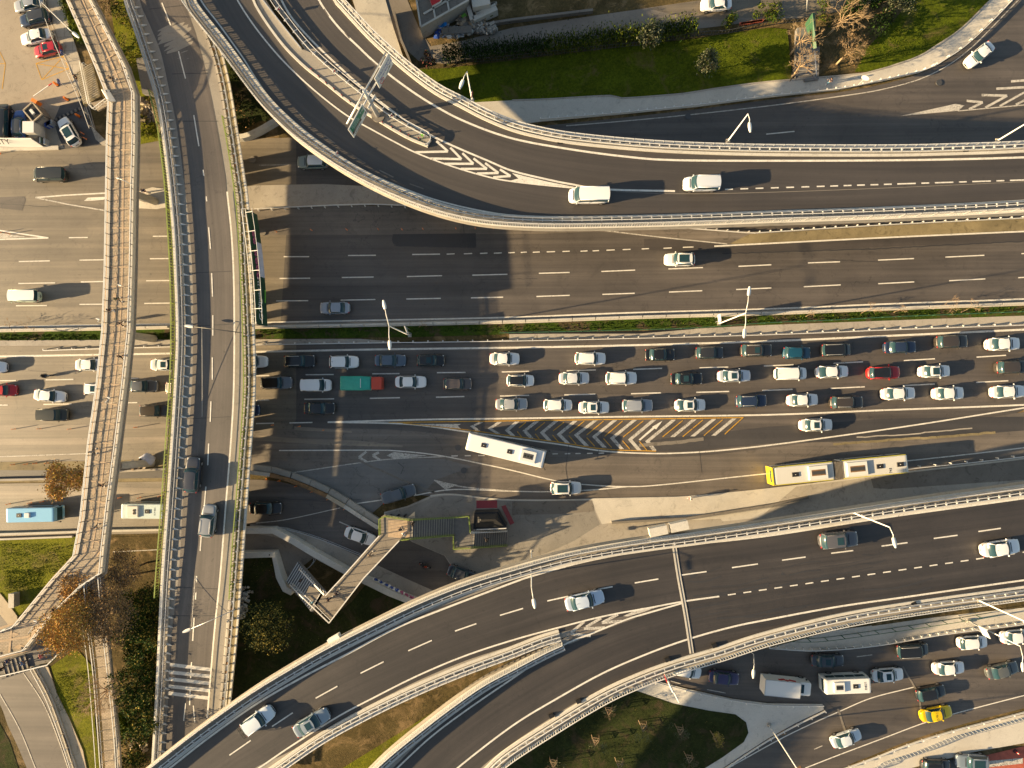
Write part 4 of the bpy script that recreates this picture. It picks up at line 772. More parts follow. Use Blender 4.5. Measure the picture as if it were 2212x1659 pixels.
    w=MB(); w.cyl((0,0,0),.325,.22,"tyre",14,1); w.cyl((0,0,0),.20,.235,"rim",10,1); P['wheel']=w.mesh(kind+"_wheel")
    h=MB(); rows=[]
    def lamp(xc,yc,zc,a,bb,c_,m):
        g=MB(); rows=[]
        for i in range(5):
            ph=math.pi*i/4; rows.append([(xc+a*math.cos(ph),yc+bb*math.sin(ph)*math.cos(t),zc+c_*math.sin(ph)*math.sin(t)) for t in [2*math.pi*k/8 for k in range(9)]])
        g.grid(rows,m); return g.mesh("lamp")
    for s,q in ((-1,'R'),(1,'L')):
        P['headlight'+q]=lamp(L/2-.26,s*hw*.74,hz*.84,.13,.13,.06,"light_clear"); P['tail_light'+q]=lamp(-L/2+.14,s*hw*.76,tz*.86,.08,.14,.07,"light_red")
        mm=MB(); mm.mi("white_plain"); mm.box((xf0-.30,s*(hw+.10),bz+.02),(.13,.20,.13),"white_plain",None,.8); P['mirror'+q]=mm.mesh("mirror")
    CACHE[kind]=(P,L); return CACHE[kind]
PAINT={}
def paint(col,rough=.28,metal=.0):
    k=(col,metal)
    if k not in PAINT:
        nm="car_paint_%d"%len(PAINT); mat(nm,col,rough,metal,coat=.8,spec=.5); PAINT[k]=MATS[nm]
    return PAINT[k]
WH=(.84,.84,.83); SV=(.42,.44,.46); GR=(.13,.14,.15); DG=(.045,.048,.052); BK=(.012,.013,.014); NV=(.02,.035,.075); BL=(.10,.14,.19); RD=(.45,.015,.015); BR=(.05,.042,.035)
def add_parts(root,kind,col,roofcol=None,extra=None):
    P,L=car_meshes(kind); pm=paint(col,.3,.35 if col in (SV,GR,BL,DG) else 0)
    o=link("body",P['body'],root); place_slot(o,pm)
    o=link("roof",P['roof'],root); place_slot(o,paint(roofcol) if roofcol else pm)
    link("windscreen",P['windscreen'],root); link("rear_window",P['rear_window'],root); link("side_window",P['side_windowL'],root); link("side_window",P['side_windowR'],root)
    hw=KIND[kind][1]/2
    for x in (L*.31,-L*.30):
        for s in (-1,1): link("wheel",P['wheel'],root,loc=(x,s*(hw-.10),.325))
    for q in 'LR':
        link("headlight",P['headlight'+q],root); link("tail_light",P['tail_light'+q],root); o=link("mirror",P['mirror'+q],root); place_slot(o,pm)
    K=KIND[kind]
    if extra and 's' in extra: # glass sunroof
        m=MB(); m.box((K[7]-.5,0,K[2]+.028),(.7,.85,.02),"glass"); link("sunroof",m.mesh("sunroof"),root)
    if extra and 'p' in extra: # panoramic roof glass
        m=MB(); m.box(((K[7]+K[8])/2+.12,0,K[2]+.028),((K[7]-K[8])*.74,K[1]*K[10]*.76,.02),"glass"); link("sunroof",m.mesh("pano"),root)
    if extra and 'r' in extra: # roof rails
        m=MB()
        for s in (-1,1): m.tube([(K[7]-.15,s*K[1]*K[10]/2*.9,K[2]+.02),(K[7]-.35,s*K[1]*K[10]/2*.9,K[2]+.07),(K[8]+.3,s*K[1]*K[10]/2*.9,K[2]+.07),(K[8]+.1,s*K[1]*K[10]/2*.9,K[2]+.02)],.025,"galv_pale",5)
        link("roof_rail",m.mesh("rails"),root)
    if extra and 'a' in extra: m=MB(); m.tube([(K[8]+.2,0,K[2]),(K[8]+.0,0,K[2]+.14)],.02,"trim",4); link("aerial",m.mesh("aerial"),root)
def car(x,y,ang,kind,col,label,z=0,cat="car",group=None,roof=None,extra=None,name=None,sc_=1.0):
    zz=zf(z,x,y); p=W(x,y,zz+.8); nm=name or {'sedan':'sedan','coupe':'sedan','hatch':'hatchback','suv':'suv_car','mpv':'minivan','van':'van','oldvan':'van','pickup':'pickup_truck'}[kind]
    if cat=="car": cat={'hatch':'hatchback','suv':'suv','mpv':'minivan','van':'van','oldvan':'van','pickup':'pickup truck','sedan':'car','coupe':'car'}[kind]
    t=thing(nm,label,cat,(p.x,p.y,zz+.03),R_(ang),group); q_=random.Random(label); t.scale=(sc_*q_.uniform(.95,1.05),sc_*q_.uniform(.97,1.02),sc_*q_.uniform(.96,1.05)); extra=extra if extra is not None or kind in('van','oldvan','pickup') else (None,None,None,'s','a','a',None)[q_.randrange(7)]; add_parts(t,kind,col,roof,extra); return t
G1="cars queuing in the top lane of the jammed carriageway"; G2="cars queuing in the middle lane of the jammed carriageway"; G3="cars queuing in the bottom lane of the jammed carriageway"
CARS=[
# top lane
(-17,793,0,'hatch',WH,"white hatchback cut off by the left edge in the top queue lane",G1),(195,788,0,'sedan',WH,"white sedan just left of the brick footbridge in the top queue lane",G1,None,'a'),
(360,788,0,'sedan',WH,"white sedan with a small sunroof at the left foot of the flyover",G1,None,'s'),(546,781,0,'suv',WH,"white car emerging from under the right side of the flyover, top queue lane",G1),
(647,780,1,'suv',BK,"black station wagon with pale roof rails first after the flyover in the top lane",G1,None,'r'),(743,782,0,'suv',WH,"white suv between the black wagon and the slate sedan, top queue lane",G1,None,'a'),
(843,778.5,0,'sedan',BL,"slate blue sedan with pale rear glass, above the gap behind the green truck",G1),(930,778.5,0,'hatch',BK,"small black hatchback with a long empty gap ahead of it in the top lane",G1),
(1090,775,0,'sedan',WH,"white sedan alone between two long gaps in the top queue lane",G1),(1275,774.5,0,'suv',WH,"white wagon alone in the top lane left of the large black sedan",G1,None,'r'),
(1426,766,1,'sedan',BK,"large black sedan with pale window trim in the top queue lane",G1),(1533,762,1,'hatch',DG,"dark grey hatchback with bright red tail lights behind the wagon with a sunroof",G1),
(1634,757,1,'suv',BR,"dark brown wagon with a square sunroof and silver rails in the top lane",G1,None,'sr'),(1722,762,0,'hatch',(.01,.07,.12),"small teal blue hatchback in the top queue lane",G1),
(1806,756,2,'mpv',BK,"black minivan with two white roof rails behind the gap left of the blue sedan",G1,None,'r'),(1945,750,2,'sedan',NV,"dark blue sedan between the black minivan and the bronze black sedan",G1),
(2056,738,2,'suv',BR,"long black car with a bronze tail behind the last white sedan, top lane",G1),(2167,743,2,'sedan',WH,"large white sedan at the right end of the top queue lane",G1,None,'a'),
# middle lane
(7,843,0,'hatch',RD,"orange red car cut off by the left edge behind the white sedan",G2),(107,855,-5,'sedan',WH,"white sedan slanting out of its lane left of the brick footbridge",G2),
(209,840,0,'hatch',WH,"white hatchback half hidden below the brick footbridge",G2),(306,834,0,'sedan',GR,"grey sedan between the footbridge and the flyover",G2),
(388,838,0,'hatch',(.6,.55,.47),"cream car mostly hidden under the left edge of the flyover",G2),(597,827,1,'suv',(.16,.17,.19),"dark roofed wagon with a silver bonnet right of the flyover",G2,BK),
(684,832,0,'mpv',WH,"short white minivan behind the green covered truck",G2),(887,825,0,'sedan',WH,"white sedan directly ahead of the green covered truck",G2),
(988,829,0,'hatch',(.10,.085,.08),"brownish grey hatchback in the gap ahead of the white sedan",G2),(1124,822,0,'hatch',WH,"white hatchback with a black roof in the middle lane",G2,BK),
(1240,817,1,'sedan',(.66,.68,.70),"pale silver sedan in the middle lane below the lone white wagon",G2),(1342,817,1,'suv',WH,"white suv with roof rails left of the black sedan, middle lane",G2,None,'ra'),
(1483,818,1,'sedan',BK,"black sedan with dotted rear glass in the middle lane",G2),(1586,812,1,'sedan',(.62,.66,.72),"ice silver sedan just right of the black sedan in the middle lane",G2),
(1708,807,1,'mpv',WH,"boxy white minivan below the teal hatchback",G2),(1798,803,2,'coupe',WH,"white fastback below the black minivan with white rails",G2),
(1909,805,2,'suv',RD,"red suv with a black roof in the middle queue lane",G2,BK),(2019,802,2,'sedan',WH,"white sedan with a big dark sunroof ahead of the red suv",G2,None,'p'),
(2187,793,2,'suv',BR,"dark brown suv cut by the right edge in the middle lane",G2),
# bottom lane
(116,896,0,'mpv',(.04,.042,.03),"olive black minivan in the bottom lane left of the brick footbridge",G3),(334,887,0,'suv',BR,"dark bronze wagon between footbridge and flyover in the bottom lane",G3),
(527,886,0,'sedan',NV,"navy car poking out from under the flyover in the bottom lane",G3),(690,882,0,'sedan',BK,"black sedan in shadow below the short white minivan",G3),
(1105,873,1,'sedan',(.36,.38,.40),"silver grey sedan heading the bottom lane above the white bus",G3),(1205,875,0,'hatch',WH,"white hatchback ahead of the silver grey sedan in the bottom lane",G3),
(1283,880,0,'sedan',WH,"white sedan just left of the silver bronze suv in the bottom lane",G3),(1377,876,1,'suv',(.30,.33,.38),"silver suv with a bronze rear in the bottom lane",G3),
(1491,875,1,'coupe',WH,"white fastback alone between the silver suv and the dark suv with a pale tail",G3),(1623,866,2,'suv',NV,"dark navy suv with a bright tail in the bottom lane",G3,None,'r'),
(1734,864,2,'sedan',WH,"white sedan with dark rear glass left of the bronze black suv",G3),(1829,869,1,'suv',BR,"olive bronze suv with silver rails in the bottom lane",G3,None,'r'),
(1941,850,2,'sedan',WH,"white sedan directly below the red suv in the bottom lane",G3,None,'a'),(2049,849.5,2,'sedan',WH,"white sedan second from the right end of the bottom lane",G3),
(2178,846,2,'sedan',WH,"white sedan at the right end of the bottom lane",G3,None,'a'),
]
for c in CARS: car(c[0],c[1],c[2],c[3],c[4],c[5],group=c[6],roof=c[7] if len(c)>7 else None,extra=c[8] if len(c)>8 else None)
ONE=[
(1763,918,1,'sedan',WH,"white sedan alone on the merging lane above the articulated bus",0),(1222,1054,1,'suv',WH,"white suv with a black panoramic roof on the frontage lane below the white bus",0,None,'p'),
(861,1067,17,'pickup',(.09,.105,.125),"slate double cab pickup turning across the lane near the curved barrier",0),(777.5,1158,-19,'sedan',WH,"white sedan about to pass under the grey footbridge",0),
(574,1098,0,'sedan',BK,"black sedan just right of the flyover on the lower road",0),(998,1241,-20,'sedan',(.05,.06,.08),"dark sedan with pale tail disappearing under the lower ramp",0),
(54,640,180,'oldvan',(.55,.66,.52),"old pale green van with a white roof on the left of the upper motorway",0,WH),(107,378,180,'van',(.03,.033,.03),"black minibus van on the road left of the brick footbridge",0),
(723,665,180,'sedan',(.30,.34,.40),"silver blue sedan in the shade on the upper motorway near the median lamp",0),(1468,560.5,180,'suv',WH,"white suv with a black panoramic roof on the upper motorway",0,None,'pr'),
(675,350,180,'suv',(.20,.25,.23),"grey green compact suv with a white roof passing under the upper ramp",0,WH),(1272,423,180,'van',WH,"white passenger van on the upper ramp just past the chevrons",10,None,None),
(1515,397,180,'mpv',(.62,.66,.72),"silver minivan on the upper ramp beside the dashed line",10,None,'r'),(2116,118,219,'sedan',WH,"white sedan on the curving road in the top right corner",0,None,'a'),
(1547,9,182,'sedan',WH,"white sedan on the narrow street at the top edge",0),(62,8,192,'sedan',SV,"silver car at the top edge of the parking row",0),(75,40,192,'suv',NV,"dark blue car with a black roof parked second in the row",0,DG),
(77,79,192,'sedan',WH,"white sedan parked between the dark blue and the red car",0),(101.5,107,192,'hatch',(.42,.02,.03),"red hatchback with a sunroof at the end of the parking row",0,None,'s'),
(149,284,121,'suv',WH,"white suv with a dark panoramic roof leaving the car park barrier",0,None,'p'),(42,268,90,'hatch',(.015,.07,.27),"blue hatchback with a grey roof beside the parking kiosk",0,(.05,.055,.06)),
(8,262,90,'van',BK,"black van cut by the left edge beside the blue hatchback",0),(416,1026,86,'suv',(.035,.04,.055),"dark blue suv heading up the flyover in the left lane",ZO,None,None),
(450,1125,84,'suv',(.25,.27,.30),"grey wagon with roof bars following the dark blue suv on the flyover",ZO,None,'r'),(557,1556,36,'suv',(.66,.72,.78),"white suv with a bicycle rack on the tail, lower ramp",ZR),
(673,1561,31,'sedan',(.24,.29,.34),"grey blue sedan with a sunroof on the lower ramp",ZR,None,'s'),(1263,1297,14,'sedan',(.50,.58,.70),"pale blue sedan on the lower ramp above the painted gore",ZR),
(1812,1166,5,'suv',(.10,.10,.11),"dark grey suv with a black front roof panel on the lower ramp",ZR,None,'s'),(2162,1184,9,'sedan',WH,"white sedan near the right edge of the lower ramp",ZR,None,'a'),
(1483,1449,-12,'hatch',WH,"white car peeking out from under the lower ramp",0),(1564,1464,-6,'sedan',(.035,.03,.10),"purple blue sedan ahead of the car under the ramp",0),
(1788,1427,0,'sedan',(.04,.05,.065),"dark slate sedan in the shade above the white minibus",0),(1918,1458,5,'sedan',WH,"small white sedan right behind the dark gap ahead of the white minibus",0),
(1971,1404,4,'mpv',BK,"black minivan with two white roof rails on the exit road",0,None,'r'),(2102,1388,4,'hatch',WH,"white sedan under the lamp with a square sign, exit road",0),
(2196,1375,6,'sedan',WH,"white sedan cut by the right edge on the exit road",0),(2050,1443,4,'sedan',WH,"white sedan in the middle of the exit road left of the dark car",0,None,'a'),
(2166,1448,15,'sedan',(.10,.11,.11),"dark grey sedan with red tail lights slanting at the right edge",0),(2011,1497,12,'hatch',BK,"black hatchback just above the yellow taxi",0),
(1828,1595,20,'sedan',(.62,.68,.74),"pale silver sedan alone on the lowest curve of the exit road",0),(2100,1645,180,'suv',(.16,.20,.25),"blue grey suv with a panoramic roof beside the red brick forecourt",0,None,'p'),
(2022,1655,0,'hatch',BK,"black car in shadow at the bottom edge left of the blue grey suv",0)]
for c in ONE: car(c[0],c[1],c[2],c[3],c[4],c[5],z=c[6],roof=c[7] if len(c)>7 else None,extra=c[8] if len(c)>8 else None,sc_=1.04 if c[6] else 1.0)
def text_mesh(body,size,m,depth=.004):
    cu=bpy.data.curves.new("t","FONT"); cu.body=body; cu.size=size; cu.align_x='CENTER'; cu.align_y='CENTER'; cu.extrude=depth; cu.resolution_u=2
    o=bpy.data.objects.new("t",cu); COL.objects.link(o); me=bpy.data.meshes.new_from_object(o); bpy.data.objects.remove(o); bpy.data.curves.remove(cu); me.materials.clear(); me.materials.append(MATS[m]); return me
tx=car(2023,1542,12,'sedan',(.75,.52,.0),"yellow taxi sedan with lettering on its roof, near the lower right",0,"taxi",name="taxi")
o=link("lettering",text_mesh("34 TEE 21",.28,"black"),tx,loc=(-.35,0,1.53),rot=(0,0,R_(90)))
# bicycle rack behind the white suv
b=MB()
c0=W(524,1580,ZR(524,1580)+1.0)
for dx in (0,.22):
    for s in (-.55,.55):
        cc=Vector((-dx,s,0)); pts=[cc+Vector((0,math.cos(t)*.33,math.sin(t)*.33)) for t in [2*math.pi*k/12 for k in range(13)]]; b.tube(pts,.025,"tyre",4,False)
    fr=[Vector((-dx,-.55,0)),Vector((-dx,-.2,.45)),Vector((-dx,.3,.45)),Vector((-dx,.55,0))]; b.tube(fr,.025,"steel_dark",4); b.tube([Vector((-dx,-.2,.45)),Vector((-dx,0,-.05)),Vector((-dx,.3,.45))],.025,"steel_dark",4); b.tube([Vector((-dx-.22,.35,.6)),Vector((-dx+.22,.35,.6))],.02,"trim",4)
b.build("bicycle",label="pair of bicycles on the rack behind the white suv",cat="bicycles",loc=c0,rot=(0,0,R_(36)))
# ---------------------------------------------------------------- buses and lorries
def rbox(mb,L,Wd,z0,z1,m,r=.18,top_m=None,x0=0,taper=.97):
    def ring(s,z,k=1): 
        out=[]
        for cx,cy,a0 in ((1,1,0),(-1,1,90),(-1,-1,180),(1,-1,270)):
            for q in (0,30,60,90): t=R_(a0+q); out.append((x0+(cx*(L/2-r)+math.cos(t)*r)*s,(cy*(Wd/2-r)+math.sin(t)*r)*s*k,z))
        return out
    R0=[ring(.985,z0),ring(1,z0+.15),ring(1,z0+(z1-z0)*.55),ring(taper,z1-.10),ring(taper*.965,z1-.02,.99),ring(taper*.92,z1,.98)]
    vs=[p for q in R0 for p in q]; n=16; fs=[]
    for a in range(len(R0)-1):
        for k in range(n): fs.append((a*n+k,a*n+(k+1)%n,(a+1)*n+(k+1)%n,(a+1)*n+k))
    mb.mesh_add(vs,fs,m); e=(len(R0)-1)*n; mb.mesh_add(R0[-1],[tuple(range(n))],top_m or m)
def wheels(root,xs,hw,r=.46):
    w=MB(); w.cyl((0,0,0),r,.3,"tyre",14,1); w.cyl((0,0,0),r*.55,.32,"rim",10,1); me=w.mesh("wheel")
    for x in xs:
        for s in (-1,1): link("wheel",me,root,loc=(x,s*(hw-.14),r))
def bus(x,y,ang,L,Wd,Hh,col,label,cat="bus",name="bus",z=0,hatches=(),ac=None,dark=False,stripe_=None,front_glass=True,wx=None,roofm=None,scn=1):
    p=W(x,y,z+Hh*.6); t=thing(name,label,cat,(p.x,p.y,z+.03),R_(ang))
    b=MB(); b.mi("white_plain"); rbox(b,L,Wd,.35,Hh,"white_plain",top_m="white_plain"); o=b.build("body",t); place_slot(o,paint(col,.35))
    g=MB()
    for s in (-1,1): 
        n=max(3,int(L/1.6)); 
        for k in range(n): g.box((-L*.44+L*.86*(k+.5)/n,s*(Wd/2-.012),Hh*.62),(L*.86/n-.08,.05,Hh*.26),"glass")
        g_=g.build("side_window",t); g=MB()
    g.box((L/2-.03,0,Hh*.58),(.12,Wd*.86,Hh*.36),"glass",Matrix.Rotation(R_(-8),3,'Y')); g.build("windscreen",t)
    g=MB(); g.box((-L/2+.02,0,Hh*.68),(.08,Wd*.8,Hh*.22),"glass"); g.build("rear_window",t)
    for hx,hy in hatches: h=MB(); h.box((hx,hy,Hh+.05),(.75,.60,.10),"trim",None,.9); h.box((hx,hy,Hh+.11),(.09,.09,.03),"white_plain"); h.build("roof_hatch",t)
    if ac:
        for ax,al in ac:
            a=MB(); a.mi("white_plain"); a.box((ax,0,Hh+.12),(al,Wd*.66,.26),"white_plain",None,.93); a.box((ax,0,Hh+.262),(al*.62,Wd*.30,.02),"steel_dark")
            for k in range(3): a.cyl((ax+(k-1)*al*.19,0,Hh+.28),.14,.03,"black",10)
            o=a.build("air_conditioner",t); place_slot(o,paint((.74,.74,.72)))
    for s in (-1,1): m=MB(); m.tube([(L/2-.1,s*Wd*.42,Hh*.85),(L/2+.28,s*Wd*.52,Hh*.8)],.03,"trim",4); m.box((L/2+.30,s*Wd*.55,Hh*.7),(.12,.16,.38),"trim"); m.build("mirror",t)
    wheels(t,wx or (L*.32,-L*.28),Wd/2); 
    for s in (-1,1): h=MB(); h.box((L/2-.02,s*Wd*.36,.65),(.1,.3,.18),"light_clear"); h.build("headlight",t)
    return t
b1=bus(1093,972,-13.5,11.6,2.5,3.1,(.85,.85,.84),"long white city bus slanting across the frontage lanes below the painted hatching",hatches=((-3.2,0),(.6,0)),ac=((3.3,2.3),))
# articulated bus
p=W(1806,1014,2.0); t=thing("articulated_bus","articulated white and yellow bus with a grey bellows, lower right of the jam","bus",(p.x,p.y,.03),R_(5.8))
for nm,xc,L in (("body",-4.9,8.6),("body",5.0,9.2)):
    b=MB(); b.mi("white_plain"); rbox(b,L,2.5,.35,3.05,"white_plain",.12,"white_plain",xc); o=b.build(nm,t); place_slot(o,paint((.66,.65,.60),.5))
b=MB()
for k in range(9): b.box((-.55+k*.17,0,1.75),(.09,2.42 if k%2 else 2.3,2.55),"concrete_dark")
b.build("bellows",t)
for xc,L in ((-4.9,8.4),(5.0,9.0)):
    for s in (-1,1): 
        g=MB(); g.box((xc,s*1.235,2.0),(L*.96,.05,.95),"glass"); g.build("side_window",t)
        g=MB(); g.box((xc,s*1.25,2.78),(L*.97,.10,.22),"lime"); o=g.build("yellow_stripe",t); o.data.materials.clear(); o.data.materials.append(paint((.62,.55,.02)))
g=MB(); g.box((-9.22,0,1.75),(.12,2.5,2.7),"paint_yellow"); o=g.build("rear_panel",t); o.data.materials.clear(); o.data.materials.append(paint((.8,.60,.02)))
g=MB(); g.box((-9.25,0,2.3),(.12,1.7,.6),"glass"); g.build("rear_window",t); g=MB(); g.box((9.58,0,1.9),(.12,2.2,1.4),"glass"); g.build("windscreen",t)
for ax,al in ((-3.0,2.7),(2.4,2.9)):
    a=MB(); a.box((ax,0,3.2),(al,1.95,.28),"white_metal",None,.94); a.box((ax,0,3.35),(al*.7,.85,.02),"rust"); a.box((ax,0,3.365),(al*.66,.5,.02),"steel_dark"); a.build("air_conditioner",t)
for hx in (-6.1,5.6,8.4): h=MB(); h.box((hx,.0,3.1),(1.0,.65,.09),"trim",None,.9); h.box((hx,0,3.16),(.08,.08,.03),"white_plain"); h.build("roof_hatch",t)
o=link("lettering",text_mesh("745",.5,"black"),t,loc=(7.0,-.7,3.07),rot=(0,0,R_(90))); wheels(t,(7.2,1.5,-6.8),1.25)
b3=bus(76,1110,1.5,7.4,2.15,2.7,(.22,.50,.76),"light blue minibus at the left edge of the lower road","minibus","minibus",hatches=((-1.6,0),),ac=None)
a=MB(); a.box((-.3,0,2.83),(.75,.75,.24),"white_metal",None,.85); a.build("air_conditioner",b3); a=MB(); a.box((2.0,0,2.45),(1.0,1.9,.5),"glass"); 
b4=bus(316,1102,0,6.4,2.2,2.8,(.60,.72,.74),"white and pale blue minibus between the brick footbridge and the flyover","minibus","minibus",hatches=((.8,0),),ac=None)
a=MB(); a.mi("white_metal"); a.box((-1.3,0,2.92),(1.7,1.7,.22),"white_metal",None,.9); a.cyl((-1.0,.18,3.05),.2,.05,"black",12); a.cyl((-1.0,-.22,3.05),.2,.05,"black",12); a.build("air_conditioner",b4)
link("lettering",text_mesh("34 M 8031",.28,"black"),b4,loc=(1.9,0,2.82),rot=(0,0,R_(90)))
b5=bus(1825,1476,3,6.4,2.15,2.75,(.78,.78,.76),"white school minibus with yellow stickers on its tail, exit road","minibus","minibus",hatches=((1.0,0),),ac=((-1.3,1.5),))
link("lettering",text_mesh("LC843",.42,"black"),b5,loc=(2.35,0,2.77),rot=(0,0,R_(-90)))
a=MB()
for k in range(9): a.box((-3.02+.0,-.8+k*.2,2.2+.3*math.sin(k*2.1)),(.12,.13,.2),"paint_yellow",Matrix.Rotation(k,3,'X'))
o=a.build("sticker",b5)
# green covered lorry
p=W(783,828,1.4); t=thing("truck","red cab truck with a green tarpaulin cover in the middle queue lane","truck",(p.x,p.y,.03),0)
b=MB(); rbox(b,1.55,1.9,.35,2.1,"red",.2,None,2.2); o=b.build("cab",t); o.data.materials.clear(); o.data.materials.append(paint((.55,.06,.02)))
b=MB(); b.box((2.55,0,1.72),(.5,1.65,.55),"glass",Matrix.Rotation(R_(-25),3,'Y')); b.build("windscreen",t)
b=MB(); vs=[]
for x,zc,wy in ((-3.1,2.05,1.02),(-2.9,2.2,1.03),(-.2,2.25,1.04),(0,2.3,1.04),(.2,2.22,1.02),(1.1,2.1,.98),(1.35,1.9,.9)): vs.append([(x,-wy,1.1),(x,-wy,zc-.15),(x,-wy*.8,zc),(x,0,zc+.03),(x,wy*.8,zc),(x,wy,zc-.15),(x,wy,1.1)])
b.grid(vs,"sign_green"); b.face(vs[0],"sign_green"); o=b.build("tarpaulin",t); o.data.materials.clear(); mat("tarp_green",(.03,.36,.28),.6,noise=.15,scale=1); o.data.materials.append(MATS["tarp_green"])
b=MB(); b.box((-.05,0,2.34),(.08,1.3,.05),"white_metal"); b.build("roof_bar",t); b=MB(); b.box((-1,0,.9),(4.4,2.0,.5),"galv_pale"); b.build("cargo_bed",t); wheels(t,(2.0,-1.7),.95,.38)
for s in (-1,1): b=MB(); b.box((2.35,s*1.12,1.6),(.15,.2,.3),"trim"); b.build("mirror",t)
# box lorry
p=W(1695,1481,1.6); t=thing("box_truck","white box truck with red writing on its side under the lower ramp's edge","truck",(p.x,p.y,.03),R_(-5))
b=MB(); b.box((-.75,0,1.85),(4.9,2.15,2.3),"white_plain"); o=b.build("cargo_box",t); b=MB()
for a_,d in (((-.75,1.08,3.0),(4.95,.06,.06)),((-.75,-1.08,3.0),(4.95,.06,.06)),((-3.2,0,3.0),(.06,2.2,.06)),((1.7,0,3.0),(.06,2.2,.06))): b.box(a_,d,"galvanised")
b.build("frame",t); b=MB()
for k,(x,z) in enumerate(((-1.0,2.4),(-.5,2.2),(-.1,2.5),(.5,2.3),(.9,2.45))): b.box((x,1.085,z),(.5,.03,.5),"sign_red",Matrix.Rotation(R_(20*k),3,'Y'))
b.build("lettering",t)
b=MB(); b.mi("white_plain"); rbox(b,1.7,1.95,.35,2.15,"white_plain",.25,None,2.65); b.build("cab",t); b=MB(); b.box((3.12,0,1.75),(.45,1.7,.6),"glass",Matrix.Rotation(R_(-22),3,'Y')); b.build("windscreen",t); b=MB(); b.box((2.25,0,2.16),(.5,1.2,.05),"glass"); b.build("roof_hatch",t); wheels(t,(2.6,-1.8),1.0,.4)
for s in (-1,1): b=MB(); b.box((2.95,s*1.15,1.6),(.15,.2,.3),"trim"); b.build("mirror",t)
# ================================================================ PEOPLE
def skin_mesh(joints,edges,m,sub=1):
    me=bpy.data.meshes.new("b"); me.from_pydata([j[0] for j in joints],edges,[]); o=bpy.data.objects.new("b",me); COL.objects.link(o)
    md=o.modifiers.new("s","SKIN"); 
    for i,j in enumerate(joints): v=me.skin_vertices[0].data[i]; v.radius=(j[1],j[1] if len(j)<3 else j[2]); v.use_root=(i==0)
    if sub: s=o.modifiers.new("u","SUBSURF"); s.levels=sub
    dg=bpy.context.evaluated_depsgraph_get(); r=bpy.data.meshes.new_from_object(o.evaluated_get(dg)); bpy.data.objects.remove(o); r.materials.clear(); r.materials.append(MATS[m]); 
    r.polygons.foreach_set("use_smooth",[True]*len(r.polygons)); return r
def person_meshes(step,seed):
    s=step
    hip=(0,0,.95); ch=(0.02,0,1.30); nk=(.03,0,1.46); hd0=(.04,0,1.56); hd=(.05,0,1.66)
    J=[(hip,.13,.16),((.01,0,1.12),.12,.15),(ch,.13,.18),(nk,.055,.06),(hd0,.075,.07),(hd,.095,.085),((.05,0,1.74),.06,.06)]
    E=[(0,1),(1,2),(2,3),(3,4),(4,5),(5,6)]
    def chain(root,pts):
        k=root
        for p in pts: J.append(p); E.append((k,len(J)-1)); k=len(J)-1
    A=[];B=[]
    for sd in (-1,1):
        f=s*sd
        chain(2,[((.02,.19*sd,1.38),.06),((-.10*f,.25*sd,1.12),.045),((-.22*f+.05,.24*sd,.90),.035),((-.25*f+.08,.23*sd,.80),.028)])
        k=len(J)-1
        for q,(dy,l) in enumerate(((-.03,.07),(-.01,.085),(.012,.08),(.03,.06))): J.append(((-.25*f+.10,.23*sd+dy*.6,.80-l),.009)); E.append((k,len(J)-1))
        J.append(((-.25*f+.13,.23*sd-.02*sd,.77),.010)); E.append((k,len(J)-1))
        chain(0,[((.02,.10*sd,.88),.095),((.22*f+.04,.10*sd,.50),.065),((.30*f-.08,.10*sd,.10),.042),((.30*f+.04,.10*sd,.04),.035),((.30*f+.15,.10*sd,.03),.03)])
    body=skin_mesh(J,E,"skin")
    jk=[(hip,.15,.185),((.01,0,1.12),.14,.175),(ch,.15,.20),((.03,0,1.43),.09,.12)]; je=[(0,1),(1,2),(2,3)]
    for sd in (-1,1):
        f=s*sd; k=2
        for p in [((.02,.20*sd,1.39),.075),((-.10*f,.26*sd,1.12),.062),((-.21*f+.05,.245*sd,.93),.05)]: jk.append(p); je.append((k,len(jk)-1)); k=len(jk)-1
    jacket=skin_mesh(jk,je,"black")
    tr=[((0,0,.98),.14,.17),((0,0,.90),.13,.16)]; te=[(0,1)]
    for sd in (-1,1):
        f=s*sd; k=1
        for p in [((.02,.10*sd,.84),.105),((.22*f+.04,.10*sd,.50),.078),((.29*f-.07,.10*sd,.13),.058)]: tr.append(p); te.append((k,len(tr)-1)); k=len(tr)-1
    trousers=skin_mesh(tr,te,"black")
    hr=MB(); rows=[]
    for i in range(6):
        ph=math.pi*.62*i/5; rows.append([(.04+.112*math.sin(ph)*math.cos(t)-.01,.102*math.sin(ph)*math.sin(t),1.665+.125*math.cos(ph)) for t in [2*math.pi*k/12 for k in range(13)]])
    hr.grid(rows,"hair"); hair=hr.mesh("hair")
    sh=MB()
    for sd in (-1,1): f=s*sd; sh.box((.30*f+.03,.10*sd,.045),(.28,.10,.09),"white_plain",None,.85)
    return dict(body=body,jacket=jacket,trousers=trousers,hair=hair,shoe=sh.mesh("shoes"))
PM=[person_meshes(1.0,1),person_meshes(.35,2),person_meshes(-.9,3)]
CL={}
def cloth(c):
    if c not in CL: nm="cloth_%d"%len(CL); mat(nm,c,.9); CL[c]=MATS[nm]
    return CL[c]
def person(x,y,z,ang,jc,tc,label,pose=0,hair=True):
    zz=zf(z,x,y); p=W(x,y,zz); t=thing("person",label,"person",(p.x,p.y,zz+.01),R_(ang),None); M=PM[pose%3]
    link("body",M['body'],t); o=link("jacket",M['jacket'],t); place_slot(o,cloth(jc)); o=link("trousers",M['trousers'],t); place_slot(o,cloth(tc)); o=link("hair",M['hair'],t); link("shoes",M['shoe'],t); return t
BKc=(.012,.012,.014); 
